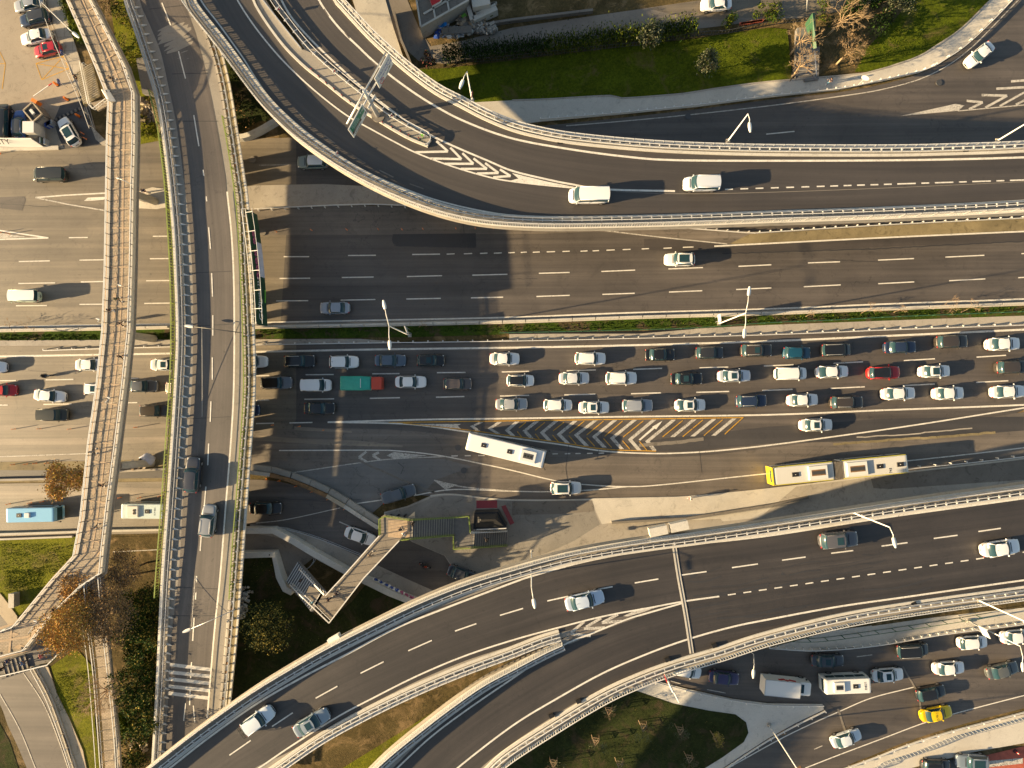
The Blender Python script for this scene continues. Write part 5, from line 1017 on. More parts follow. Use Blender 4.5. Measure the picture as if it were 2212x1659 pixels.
for a in [(249,176,ZP,60,BKc,BKc,"person in black near the start of the side stairs on the brick footbridge",0),
 (262,648,ZP,95,(.03,.05,.02),BKc,"person in dark green, uppermost walker above the median on the brick footbridge",0),(246,671,ZP,-80,BKc,(.5,.5,.5),"person in black top and white trousers by the left rail of the brick footbridge",1),
 (268,700,ZP,-100,(.03,.03,.035),BKc,"person in black mid stride over the median strip on the brick footbridge",0),(269,771,ZP,100,BKc,(.02,.02,.03),"person in black striding above the top queue lane on the footbridge",2),
 (208,975,ZP,80,(.2,.2,.2),(.02,.02,.02),"person in a grey top with white shoes by the left rail below the jam",0),(228,1046,ZP,-95,BKc,BKc,"person in black with white shoes right of the brown tree",2),
 (215,1136,ZP,-85,(.15,.15,.15),BKc,"person in black and grey above the minibuses on the footbridge",0),(128,1312,ZP,-130,BKc,BKc,"person with a black umbrella like coat at the lower bend of the footbridge",1),
 (124,1376,3.2,-130,(.4,.02,.03),(.5,.5,.5),"person in a red top going down the dark stairs by the orange tree",1),(100,1411,5.0,20,(.5,.12,.15),BKc,"person in a pink top on the dark landing",0),
 (60,1426,5.3,15,(.15,.25,.45),(.03,.05,.08),"person in a pale blue top on the dark stairs at the lower left",0),(28,1422,5.5,15,(.02,.05,.15),(.02,.03,.06),"person in navy near the left end of the dark stairs",2),(16,1438,5.5,200,BKc,BKc,"person in black at the far left end of the dark stairs",0),
 (868,1140,ZS,-90,BKc,(.05,.03,.03),"person in black standing on the orange decking of the grey footbridge",1),(875,1151,ZS,30,(.7,.7,.72),(.45,.4,.5),"person in a white jacket at the top of the central stairs",0),
 (894,1128,5.0,180,BKc,BKc,"person in black on the first steps of the central stairs",0),(1052,1163,1.6,180,BKc,BKc,"person in black climbing the lower central stairs in the shade",0),
 (803,1196,ZS,50,(.25,.18,.11),(.03,.03,.03),"person in a tan jacket walking on the grey footbridge above the road",0),(731,1278,ZS,50,(.01,.012,.03),(.01,.01,.02),"person in dark navy halfway down the grey footbridge",0),
 (714,1291,ZS,50,BKc,BKc,"person in black behind the one in navy near the truss stairs",2),(680,1297,ZS,-40,(.08,.25,.35),BKc,"person in a light blue top at the head of the truss stairs",1),
 (655,1249,2.4,-45,(.03,.03,.03),(.1,.1,.1),"person low on the truss stairs",1),(1489,1075,.14,180,(.5,.5,.5),(.25,.05,.06),"person in a white cap and dark red trousers on the kerb of the sunlit pavement",1),
 (1788,180,.14,200,(.015,.015,.03),(.1,.25,.35),"person in dark clothes on the pavement left of the round sign",0),(318,416,.14,-60,(.02,.04,.12),(.25,.08,.08),"person in a blue top by the footbridge pier on the traffic island",1),
 (173,172,.14,-45,BKc,BKc,"person in black beside the side stairs, nearer the fence",1),(178,176,.14,-45,(.08,.05,.04),BKc,"person in brown beside the side stairs, nearer the railing",1),(592,1193,.1,180,BKc,BKc,"person in black on the sunken footpath by the white wall",0)]:
    person(*a)
# motorcycles with riders
def motorcycle(x,y,ang,c,label,lab2,z=0):
    p=W(x,y,.6); t=thing("motorcycle",label,"motorcycle",(p.x,p.y,.02),R_(ang)); 
    for xx in (.68,-.62): w=MB(); pts=[(xx+math.cos(q)*.27,0,.31+math.sin(q)*.27) for q in [2*math.pi*k/14 for k in range(15)]]; w.tube(pts,.06,"tyre",5,False); w.cyl((xx,0,.31),.1,.08,"rim",8,1); w.build("wheel",t)
    b=MB(); b.tube([(.45,0,.85),(.2,0,.82),(-.1,0,.75),(-.75,0,.80)],[.10,.17,.14,.09],"red",8); b.box((.0,0,.42),(.5,.26,.34),"steel_dark"); b.tube([(.68,0,.31),(.48,0,.95)],.04,"galvanised",5); b.tube([(-.1,0,.4),(-.62,0,.31)],.04,"steel_dark",5); o=b.build("frame",t); o.data.materials[0]=cloth(c)
    h=MB(); h.tube([(.42,-.36,.98),(.5,0,1.0),(.42,.36,.98)],.025,"trim",5); h.build("handlebar",t); s=MB(); s.box((-.35,0,.86),(.6,.26,.09),"trim"); s.build("seat",t)
    J=[((-.30,0,.95),.13,.16),((-.2,0,1.15),.12,.15),((-.08,0,1.38),.13,.18),((-.02,0,1.50),.06),((.03,0,1.62),.10)]; E=[(0,1),(1,2),(2,3),(3,4)]
    for sd in (-1,1):
        for root,pts in ((2,[((-.06,.2*sd,1.38),.06),((.15,.28*sd,1.18),.05),((.40,.30*sd,1.02),.04)]),(0,[((-.2,.13*sd,.90),.09),((.18,.2*sd,.75),.07),((-.02,.19*sd,.38),.05),((.12,.19*sd,.32),.04)])):
            k=root
            for q in pts: J.append(q); E.append((k,len(J)-1)); k=len(J)-1
    r=thing("person",lab2,"person",(p.x,p.y,.02),R_(ang)); link("body",skin_mesh(J,E,"black"),r); hm=MB(); rows=[]
    for i in range(7): ph=math.pi*i/6; rows.append([(.04+.15*math.sin(ph)*math.cos(q),.13*math.sin(ph)*math.sin(q),1.66+.15*math.cos(ph)) for q in [2*math.pi*k/12 for k in range(13)]])
    hm.grid(rows,"trim"); hm.build("helmet",r)
motorcycle(99,812,2,(.03,.05,.08),"dark motorcycle filtering between the queues at the far left","rider in black on the motorcycle filtering at the far left")
motorcycle(917,1222,-25,(.35,.05,.02),"red motorcycle on the lower road near the ramp","rider in dark clothes on the red motorcycle near the ramp")
# ================================================================ LAMPS, SIGNS, BARRIERS
def head(mb,p,d,L=.95,wd=.34,m="white_metal"):
    d=Vector(d).normalized(); rot=Matrix((d,Vector((-d.y,d.x,0)).normalized(),Vector((0,0,1)))).transposed(); rows=[]
    for i in range(7):
        t=i/6; w_=wd*(.35+.65*math.sin(math.pi*min(1,t*.75+.2))); rows.append([Vector(p)+rot@Vector((t*L,math.cos(q)*w_/2,math.sin(q)*.09)) for q in [2*math.pi*k/8 for k in range(9)]])
    mb.grid(rows,m); mb.mesh_add(rows[0][:8],[tuple(range(8))],m); mb.mesh_add(rows[-1][:8],[tuple(range(8))],m)
def lamp(base,zb,top,zt,heads,label,r=.10,arm=.05,m="white_metal",group="street lamps"):
    b=W(base[0],base[1],zb); tp=W(top[0],top[1],zt); t=thing("street_lamp",label,"street lamp",(b.x,b.y,b.z),0,group)
    o_=Vector(b); P=MB(); P.tube([Vector((0,0,0)),Vector((0,0,.5)),tp-o_],[r*1.5,r,r*.6],m,8); P.box((0,0,.1),(.5,.5,.2),"concrete"); P.build("pole",t)
    for hx,hy in heads:
        h=W(hx,hy,zt+.35)-o_; q=tp-o_; A=MB(); d=(h-q); mid=q.lerp(h,.5)+Vector((0,0,.22)); L=d.length; e=h-d.normalized()*.5
        A.tube([q,mid,e],[arm*1.1,arm,arm],m,6); A.build("arm",t); Hh=MB(); head(Hh,e,(d.x,d.y,0),1.15,.46); Hh.build("lamp_head",t)
    return t
lamp((885.5,724.7),.1,(840.5,704),15.5,[(830,659),(841.5,744)],"tall double headed lamp on the median near the flyover, leaning over the cars")
lamp((1553,699),.1,(1611,676.5),14,[(1618.5,630),(1608.5,719)],"tall double headed lamp on the median at the right beside the small white sign")
lamp((1020,217.5),ZU,(1008.8,155),ZU+8.8,[(997,180)],"single lamp with a speed sign on the outer rail of the upper ramp")
lamp((1572,305),ZU,(1616,246),ZU+9.5,[(1620.5,273)],"single lamp on the outer rail of the upper ramp above the silver minivan")
lamp((2154,304),ZU,(2224,262),ZU+9.5,[(2240,285)],"lamp on the outer rail of the upper ramp cut by the right edge")
lamp((1148.5,1190),4.0,(1148,1268),19,[(1153.5,1303)],"lamp rising beside the lower ramp with its head over the dark lanes")
lamp((1839,1106),ZR(1839,1100),(1922,1139),ZR(1839,1100)+10,[(1933,1171)],"long armed lamp on the upper rail of the lower ramp")
lamp((2114,1297),ZR(2114,1297),(2235,1352),ZR(2114,1297)+10,[(2245,1380)],"lamp on the lower rail of the ramp at the right edge")
lamp((2092,1341),.2,(2204,1396),11.5,[(2210,1440)],"lamp with a white square sign hanging over the exit road")
lamp((1600,1394),4.5,(1628,1413),9.0,[(1628,1455)],"short lamp under the edge of the lower ramp above the box truck",r=.06)
lamp((1661,1566),.2,(1742,1692),12,[(1750,1720)],"lamp on the pale traffic island leaning out of the bottom edge")
lamp((545,728),.2,(527,719.5),9,[(409,704.5)],"bent arm lamp reaching over the flyover above the parked lanes",m="steel_dark")
lamp((518,1312),.3,(505,1318),8,[(404,1362)],"bent arm lamp reaching over the lower end of the flyover",m="galvanised")
lamp((92,6),.1,(146,60),11,[(162,74)],"slim lamp leaning over the parked cars at the top left",r=.07)
wr=MB(); a=W(436,705,9.3); b=W(413,1361,8.2); n=20; wr.tube([a.lerp(b,k/n)-Vector((0,0,1.2*math.sin(math.pi*k/n))) for k in range(n+1)],.02,"galv_pale",4); wr.build("cable",label="thin cable strung along the flyover between its two bent lamps",cat="cable")
# small lamps along the brick footbridge rail
for k,(x,y,x2,y2) in enumerate(((297,405,258,386),(285,624,262,617),(240,700,215,690),(255,870,238,860),(95,1352,80,1343))):
    a=W(x,y,6.3); b=W(x2,y2,9.4); t=MB(); t.tube([a,Vector((a.x,a.y,9.3)),b],[.06,.045,.04],"galv_pale",6); head(t,b,(-1,.3,0),.5,.2); t.build("footbridge_lamp",label="small lamp on the brick footbridge rail, number %s from the top"%["one","two","three","four","five"][k] if False else ["small lamp on the footbridge rail above the service road","small lamp on the footbridge rail just above the walkers","small lamp by the left rail at the median strip","small lamp on the footbridge rail over the bottom queue lane","small lamp at the lower bend of the brick footbridge"][k],cat="lamp",group="small lamps on the brick footbridge")
# gantry
gb=W(818,252,ZU); gt=W(787,193,ZU+8.2)
t=thing("sign_gantry","grey mast gantry with two crossarms in the island of the upper ramp","gantry",(gb.x,gb.y,gb.z)); t.location=(0,0,0)
m=MB(); m.tube([gb,Vector((gb.x,gb.y,ZU+4)),Vector((gb.x,gb.y,ZU+8.2))],[.34,.26,.18],"galvanised",12); m.cyl((gb.x,gb.y,ZU+.35),.9,.3,"concrete_dark",16); m.build("mast",t)
A0=W(836,116,ZU+7.6); A1=W(752,270,ZU+7.6); dirv=(A1-A0); dirv.z=0; dirv.normalize(); cgt=Vector((gb.x,gb.y,0)); sL=(A0-cgt).dot(-dirv); sR=(A1-cgt).dot(dirv)
for zz in (ZU+7.7,ZU+6.0): m=MB(); m.tube([cgt-dirv*sL+Vector((0,0,zz)),cgt+dirv*sR+Vector((0,0,zz))],[.11,.11],"galvanised",8); m.build("crossarm",t)
facing=Vector((-dirv.y,dirv.x,0)); 
if facing.x<0: facing=-facing
def panel(nm,label,cat,c,Lw,Hh,m,par=None,rim="white_metal"):
    """vertical panel centred at c, text faces 'facing'"""
    X=Vector((0,0,1)).cross(facing); rot=Matrix((X,Vector((0,0,1)),facing)).transposed()
    M=Matrix.Translation(c)@rot.to_4x4(); t=link(nm,None,par,label,cat); t.matrix_world=M
    b=MB(); b.box((0,0,-.05),(Lw,Hh,.08),rim); b.build("back_panel",t); f=MB(); f.box((0,0,.0),(Lw-.12,Hh-.12,.04),m); f.build("sign_face",t); return t
Xs=Vector((0,0,1)).cross(facing)
wl=(W(836,118,ZU+8)-W(806,167,ZU+8)).length; c=(W(834,115,ZU+8.2)+W(805,165,ZU+8.2))/2; wsg=panel("road_sign","white overhead sign with two destination lines and a round limit mark","road sign",Vector((c.x,c.y,ZU+6.9))+facing*.35,wl+.3,2.7,"white_metal")
for s_,y,sz in (("Fikirtepe",.62,.72),("Fenerbahçe",-.08,.72)): link("lettering",text_mesh(s_,sz,"sign_blue"),wsg,loc=(0.1,y,.03))
rg_=MB(); 
pts=[(math.cos(q)*.40,math.sin(q)*.40,.03) for q in [2*math.pi*k/16 for k in range(17)]]; rg_.tube(pts,.05,"sign_red",4,False); o=rg_.build("speed_limit",wsg); o.location=(-wl*.28,-.80,0); link("lettering",text_mesh("50",.36,"black"),wsg,loc=(-wl*.28,-.80,.03))
ar=MB(); ar.box((0,0,.03),(.9,.10,.02),"black"); ar.mesh_add([(.45,.18,.03),(.85,0,.03),(.45,-.18,.03)],[(0,1,2)],"black"); o=ar.build("arrow",wsg); o.location=(.5,-.85,0); o.rotation_euler=(0,0,R_(20))
gl=(W(777,225,ZU+8)-W(748,275,ZU+8)).length; c=(W(777,225,ZU+8.2)+W(748,275,ZU+8.2))/2; gsg=panel("road_sign","green overhead sign with a brown band and a white lower line","road sign",Vector((c.x,c.y,ZU+6.9))+facing*.35,gl+.3,2.7,"white_metal")
g_=MB(); g_.box((0,.52,.025),(gl-.2,1.35,.02),"sign_green"); g_.build("green_field",gsg); g_=MB(); g_.box((-.55,-.40,.025),(gl*.66,.42,.02),"sign_brown"); g_.build("brown_field",gsg)
for s_,x,y,sz,mm in (("Göztepe",-.6,.95,.40,"white_plain"),("Havalimanı",-.5,.55,.36,"white_plain"),("ANKARA",-.4,.15,.36,"white_plain"),("E-80",1.2,.70,.5,"white_plain"),("ÇAMLICA",-.5,-.40,.36,"white_plain"),("Ünalan",-.6,-.98,.55,"black")): link("lettering",text_mesh(s_,sz,mm),gsg,loc=(x,y,.045))
ar=MB(); ar.box((0,0,.03),(.5,.10,.02),"black"); ar.mesh_add([(.2,.18,.03),(.6,0,.03),(.2,-.18,.03)],[(0,1,2)],"black"); o=ar.build("arrow",gsg); o.location=(1.3,-.85,0); o.rotation_euler=(0,0,R_(40))
c=(W(810,207,ZU+4.6)+W(797,234,ZU+4.6))/2; bs=panel("road_sign","small narrow white and blue sign on the gantry mast","road sign",c,1.9,.55,"white_metal"); link("lettering",text_mesh("Üsküdar",.36,"sign_blue"),bs,loc=(0,0,.03))
# chevron delineators on the ramp island and outer kerb
def chevron_sign(x,y,z,label):
    p=W(x,y,zf(z,x,y)); b=MB(); b.tube([p,p+Vector((0,0,1.3))],.03,"galvanised",5); b.box(p+Vector((.04,0,1.15)),(.05,.5,.5),"white_metal",Matrix.Rotation(R_(-35),3,'Z')); b.box(p+Vector((.09,0,1.2)),(.04,.34,.12),"sign_red",Matrix.Rotation(R_(-35),3,'Z')@Matrix.Rotation(R_(35),3,'X')); b.box(p+Vector((.09,0,1.05)),(.04,.34,.12),"sign_red",Matrix.Rotation(R_(-35),3,'Z')@Matrix.Rotation(R_(-35),3,'X'))
    b.build("chevron_sign",label=label,cat="road sign",group="red chevron signs on the upper ramp")
chevron_sign(607,30,ZU,"red chevron sign at the top of the ramp island"); chevron_sign(726,162,ZU,"red chevron sign between the island top and the gantry"); chevron_sign(848,257,ZU,"red chevron sign right of the gantry mast"); chevron_sign(732,337,ZU,"red chevron sign on the inner rail of the upper ramp")
n_b=0
for x,y,nm in ((675,153,"uppermost dark bollard along the ramp island kerb"),(691,168,"second dark bollard down the ramp island kerb"),(707,182,"third dark bollard down the ramp island kerb"),(724,195,"fourth dark bollard down the ramp island kerb"),(741,209,"dark bollard just above the green sign"),(758,221,"dark bollard beside the green sign top"),(792,244,"dark bollard left of the gantry mast foot"),(828,267,"dark bollard just below the gantry mast foot"),(848,277,"second bollard below the gantry mast"),(866,286,"third bollard below the gantry mast"),(885,294,"fourth bollard below the gantry mast"),(906,301,"last bollard before the island nose")):
    p=W(x,y,ZU+.2); b=MB(); b.tube([p,p+Vector((0,0,.08)),p+Vector((0,0,.9))],[.2,.09,.07],"steel_dark",8); b.cyl(p+Vector((0,0,.7)),.1,.12,"red",8); b.build("bollard",label=nm,cat="bollard",group="bollards on the ramp island")
b=MB(); p=W(914,297,ZU+.2); b.tube([p,p+Vector((0,0,1.0))],.05,"lime",6); b.box(p+Vector((0,0,.9)),(.35,.08,.5),"lime"); b.build("marker_post",label="lime green marker post on the nose of the ramp island",cat="marker")
b=MB(); p=W(927,302,ZU); 
for a_ in range(-60,70,15): b.bar(p+Vector((math.cos(R_(a_-20))*.9-.6,math.sin(R_(a_-20))*.9,.7)),p+Vector((math.cos(R_(a_-5))*.9-.6,math.sin(R_(a_-5))*.9,.7)),.08,.35,"galv_pale")
b.build("guard_rail",label="curved pale guard rail end at the nose of the ramp island",cat="guard rail")
# speed sign on lamp, round sign, median boards, island pole sign
def disc(x,y,z,h,label,txt=None,r=.38,ang=0,m="white_metal",ring=True):
    p=W(x,y,z); t=thing("road_sign",label,"road sign",p); b=MB(); b.tube([Vector((0,0,0)),Vector((0,0,h+.3))],.04,"galv_pale",6); b.build("pole",t)
    rot=Matrix.Rotation(R_(ang),4,'Z')@Matrix.Rotation(R_(90),4,'X'); f=MB(); f.cyl((0,0,0),r,.04,m,20); 
    if ring: pts=[(math.cos(q)*r*.88,math.sin(q)*r*.88,.03) for q in [2*math.pi*k/18 for k in range(19)]]; f.tube(pts,.045,"sign_red",4,False)
    o=f.build("sign_face",t); o.matrix_local=Matrix.Translation((0,0,h))@rot
    if txt: o2=link("lettering",text_mesh(txt,r*.9,"black"),o,loc=(0,0,.04))
    return t
disc(1023,222,ZU,2.6,"round white speed sign with a red ring beside the outer rail lamp","50",.45,80)
disc(1851,186,.14,2.6,"large round pale sign on a short pole on the top right pavement",None,.55,150,ring=False)
disc(155,128,.14,2.2,"blue parking sign on the fence beside the parking row","P",.4,95,"sign_blue",False); disc(148,190,.14,2.2,"blue parking sign nearer the car park barrier","P",.4,95,"sign_blue",False)
def board(x0,y0,x1,y1,z0,hh,label,m="white_metal",nm="sign_board",poles=True,txt=None):
    a=W(x0,y0,z0+hh); b_=W(x1,y1,z0+hh); a.z=b_.z=0; d=(b_-a); L=d.length; an=math.atan2(d.y,d.x); c=(a+b_)/2; t=thing(nm,label,"sign",(c.x,c.y,0),an); b=MB(); b.box((0,0,z0+hh/2),(L,.08,hh),m); b.build("panel",t)
    if poles: p=MB(); p.tube([Vector((-L*.3,0.07,0)),Vector((-L*.3,.07,z0+hh*.8))],.05,"galvanised",6); p.tube([Vector((L*.3,0.07,0)),Vector((L*.3,.07,z0+hh*.8))],.05,"galvanised",6); p.build("pole",t)
    return t
board(873,704,879,719,2.6,1.2,"white board on the median beside the double lamp near the flyover"); board(1556,678,1558,694,2.0,1.4,"small white sign board at the foot of the right median lamp"); board(92,711,117,712,3,1.0,"pair of grey sign backs over the median at the left edge","galvanised"); board(2011+119,1360,2140,1380,5,1.6,"white square sign hanging from the lamp over the exit road")
t=thing("road_sign","leaning white pole with a narrow red sign at the lower rail of the ramp","road sign"); a=W(1434,1452,ZR(1434,1452)); b=MB(); b.tube([a,Vector((a.x,a.y,a.z+6.0))],.10,"white_metal",7); e=W(1467,1518,ZR(1434,1452)+6.2); b.tube([Vector((a.x,a.y,a.z+2)),e],[.1,.05],"white_metal",7); b.build("pole",t); b=MB(); q=W(1438,1466,ZR(1434,1452)+2.4); b.box(q,(.08,.7,1.0),"sign_red",Matrix.Rotation(R_(20),3,'Z')); b.box(q+Vector((.06,0,0)),(.05,.4,.6),"white_metal",Matrix.Rotation(R_(20),3,'Z')); b.build("sign_face",t)
# roadside white boxes at the ramp rail
b=MB(); 
for q in ((1402,1150,1440,1142),(1447,1140,1485,1132)):
    a=W(q[0],q[1],ZR(1440,1150)-.4); c=W(q[2],q[3],ZR(1440,1150)-.4); b.box((a+c)/2,((c-a).length,1.1,1.2),"concrete_white",Matrix.Rotation(math.atan2((c-a).y,(c-a).x),3,'Z'))
b.build("wall_box",label="pair of long white panel backs fixed outside the lower ramp's upper rail",cat="panel")
b=MB(); a=W(722,1378,ZR(722,1378)-.5); b.box(a,(1.6,.5,.9),"white_metal",Matrix.Rotation(R_(30),3,'Z')); b.build("service_box",label="white box fixed outside the rail of the lower ramp near the dark tree",cat="box")
# billboard on the flyover side
t=thing("billboard","long green banner billboard with flowers and white lettering on the flyover's right side","billboard")
P=path(pairs([531,451,538,500,545,560,550,620,554,700]),9.3,8); Q=[Vector((p.x+.30,p.y,6.2)) for p in P]
b=MB(); b.grid([[p+Vector((.02,0,0)),p.lerp(q_,.5),q_] for p,q_ in zip(P,Q)],"banner_green",False); b.build("banner",t)
b=MB(); n=len(P); 
b.grid([[P[i].lerp(Q[i],.55)+Vector((.05,0,.02)),P[i].lerp(Q[i],.98)+Vector((.05,0,.02))] for i in range(int(n*.28),int(n*.60))],"banner_pale",False); b.build("pale_band",t)
for k,fr in enumerate((.22,.29,.36,.43,.50,.57)):
    c=P[int(fr*n)].lerp(Q[int(fr*n)],.35)+Vector((.08,0,.03)); b=MB(); 
    for q in range(5): b.box(c+Vector((0,math.cos(q*1.26)*.28,math.sin(q*1.26)*.28)),(.05,.4,.36),"pink",Matrix.Rotation(q*1.26,3,'X')@Matrix.Rotation(0,3,'Y'))
    b.build("flower",t)
def vert_text(s_,sz,fr,hf,m="white_plain"):
    i=min(n-1,int(fr*n)); c=P[i].lerp(Q[i],hf)+Vector((.10,0,.03)); d=(P[min(i+1,n-1)]-P[i-1]).normalized(); X=-d; Y=(P[i]-Q[i]).normalized(); Zz=X.cross(Y); o=link("lettering",text_mesh(s_,sz,m),t); o.matrix_world=Matrix.Translation(c)@Matrix((X,Y,Zz)).transposed().to_4x4()
vert_text("İstanbul 23.7",.75,.70,.32); vert_text("GÖL",1.5,.84,.42); b=MB(); i=int(.72*n); b.box(P[i].lerp(Q[i],.85)+Vector((.1,0,0)),(.06,1.8,.3),"lime"); b.build("lime_label",t)
b=MB()
for off_ in (0,-.55): b.tube([p+Vector((off_-.05,0,.05)) for p in P],.05,"galv_pale",5)
fr_=[p+Vector((1.0,0,.45)) for p in P]; b.tube(fr_,.035,"white_metal",5)
for i in range(0,n,2): b.bar(P[i]+Vector((-.6,0,.05)),P[i]+Vector((0,0,.05)),.05,.05,"galv_pale")
for i in range(1,n,5): b.bar(P[i]+Vector((-.1,0,.05)),fr_[i],.06,.06,"white_metal"); b.bar(P[i],Vector((P[i].x-.3,P[i].y,6)),.08,.08,"galvanised")
b.build("frame",t)
# ---------------------------------------------------------------- motorway barriers
def jersey(pts,label,wd=.55,h=.85,m="concrete_pale",gap=3.4,z=0):
    P=path(pairs(pts),z,6); b=MB(); L=0; st_=stations(P,gap)
    for (p,d),(q,e) in zip(st_,st_[1:]):
        dd=(q-p); L=dd.length-.06; rot=Matrix((dd.normalized(),Vector((-dd.y,dd.x,0)).normalized(),Vector((0,0,1)))).transposed(); c=(p+q)/2
        b.box(c+Vector((0,0,.15)),(L,wd,.3),m,rot); b.box(c+Vector((0,0,.3+(h-.3)/2)),(L,wd*.5,h-.3),m,rot,.98)
    b.build("concrete_barrier",label=label,cat="barrier")
jersey([-60,716,0,714,225,710,375,707],"jersey barrier along the median left of the flyover"); jersey([545,707,803,702,1106,695,1356,686,1659,677,1909,667,2212,656,2400,646],"long row of worn concrete barrier blocks along the green median")
def guard(pts,label,h=.65,sp=2.2,m="galv_pale",double=False,side=1,z=0):
    P=path(pairs(pts),z,6); t=thing("guard_rail",label,"guard rail"); b=MB(); rect_sweep(b,P,.09,h-.14,h+.14,m); b.build("rail",t); b=MB(); b.box((0,.22*side,h*.55),(.12,.12,h*1.15),m); b.box((0,.13*side,h),(.1,.24,.1),"white_metal"); me=b.mesh("post")
    for p,d in stations(P,sp)[:100]: link("post",me,t,loc=p,rot=(0,0,math.atan2(d.y,d.x)))
guard([545,746,778,742,1106,737.5,1356,732,1659,724,1909,714,2212,703,2400,695],"thin guard rail above the jammed carriageway right of the flyover"); guard([100,758,225,754,375,750],"short guard rail above the jam between footbridge and left edge")
guard([1431,491,1520,498,1618,505,1659,503.5,1909,488,2212,473,2400,464],"guard rail with bright posts directly below the upper ramp",sp=1.55)
guard([1168,261,1356,245.5,1506,230,1659,211,1809,195.5,1909,175.5,1984,158,2021,143],"guard rail with slanting posts along the top right pavement",sp=1.3); guard([2021,143,2084,100,2159,28,2200,-20],"guard rail along the curve in the top right corner",sp=2)
guard([905,447,803,443,700,446,553,453],"low pale rail along the grey divider beside the upper motorway",h=.5,sp=2)
guard([1659,1397,1759,1402,1884,1392,2034,1367,2212,1344,2400,1315],"guard rail with ladder posts along the pale strip below the lower ramp",sp=1.2); guard([1640,1390,1759,1404,1884,1394,2034,1369,2212,1346],"backing rail of the ladder post guard rail",h=.4) if False else None
guard([1416,1471,1481,1487,1581,1509,1659,1519,1776,1521],"guard rail on the upper side of the pale triangular island",h=.6,side=-1); guard([1779,1532,1716,1563,1659,1594,1606,1628,1540,1672],"guard rail on the lower side of the pale triangular island",h=.6)
guard([1770,1674,1884,1633,1959,1604,2059,1573,2212,1533,2400,1480],"silver guard rail on the lower curve beside the yellow taxi",h=.6,side=-1); guard([1850,1028,1960,1012,2080,1000,2212,985,2400,960],"guard rail along the pavement right of the articulated bus",h=.6)
guard([70,1440,110,1519,158,1659,165,1710],"twin pale rail along the lower left slip road",h=.5)
# ladder fence above lower pavement
def fence(pts,label,h=1.2,sp=.6,m="galvanised",z=0,lean=0,mesh_=None):
    P=path(pairs(pts),z,6); t=thing("fence",label,"fence"); b=MB(); rect_sweep(b,P,.06,h-.06,h,m); rect_sweep(b,P,.05,.15,.2,m)
    if sp<1:
        for p,d in stations(P,sp): b.box(p+Vector((0,0,h/2)),(.07,.07,h),m)
        b.build("panel",t); return
    b.build("rail",t); b=MB(); b.box((0,0,h/2),(.08,.08,h),m); me=b.mesh("post")
    for p,d in stations(P,sp)[:100]: link("post",me,t,loc=p)
fence([1750,1700,1884,1659,1909,1645,1984,1620,2059,1590,2130,1570,2212,1548,2400,1500],"grey ladder fence on the pale wall above the parked cars, lower right",1.0,.55); fence([1670,1376,1759,1378,1884,1362,2034,1340,2140,1322],"green post mesh fence on the pale strip under the ramp",1.6,2.4,"fence_green_dark")
fence([1080,720,1356,714,1500,709,1659,698,1800,692,1909,686,2030,681,2212,674,2400,668],"green wire fence leaning along the median at the right",1.0,2.4,"fence_green_dark"); fence([958,139,1030,134,1106,127,1300,106,1400,96,1501,78,1560,74,1595,68,1660,55,1740,46],"black iron fence running behind the hedge and the street",1.1,.5,"steel_dark")
fence([96,-10,104,30,115,60,128,95,138,118,150,145,160,170,176,205,190,240,200,268,206,285],"white chain link fence between the parking lot and the footbridge stairs",1.5,2.2,"white_metal")
fence([556,1137,595,1138,640,1145,700,1164,760,1188,795,1202],"pale blue wire fence along the footpath below the flyover",1.0,1.6,"galvanised"); fence([505,1152,600,1149,680,1194,668,1226,652,1225],"turquoise pipe railing around the sunken footpath",1.1,1.8,"galvanised")
# walls
def wall(pts,wd,h,label,m="concrete_white",z=0,sm=False,nm="wall",cat="wall"):
    b=MB(); P=path(pairs(pts),z,6,sm); rect_sweep(b,P,wd,0,h,m); return b.build(nm,label=label,cat=cat)
wall([500,1143,598,1142,640,1164,683,1190,760,1233],.85,1.6,"white painted wall bending beside the sunken footpath, upper of two"); wall([500,1195,600,1192,612,1240,625,1266,640,1273],.85,1.8,"white painted wall around the dark lawn, lower of two")
w_=wall([790,1247,845,1274,900,1296,930,1310],.9,1.6,"pale wall with purple and pink graffiti near the lower ramp"); g=MB()
for k in range(26):
    x=808+k*3.6; y=1250+k*1.78; p=W(x,y,1.62); c_="sign_blue" if k<15 else "pink"; g.box(p,(.32,.35+.2*math.sin(k*2.3),.02),c_ if k%3 else "white_plain",Matrix.Rotation(k*1.3,3,'Z'))
g.build("graffiti",w_)
b=MB(); P=path(pairs([545,1019,585,1024,615,1031,673,1053,700,1065,733,1083,770,1107,800,1126,826,1142]),0,6); st_=stations(P,3.0)
for (p,d),(q,e) in zip(st_,st_[1:]):
    dd=q-p; rot=Matrix((dd.normalized(),Vector((-dd.y,dd.x,0)).normalized(),Vector((0,0,1)))).transposed(); c=(p+q)/2; b.box(c+Vector((0,0,.45)),(dd.length-.05,.55,.9),"rust" if rnd.random()<.25 else "concrete_pale" if rnd.random()<.5 else "tactile_kerb",rot); b.box(c+Vector((-d.y,d.x,0))*.75+Vector((0,0,.3)),(dd.length-.04,.8,.6),"concrete",rot)
b.build("retaining_wall",label="curved wall of rust stained blocks beside the sloping lane",cat="wall")
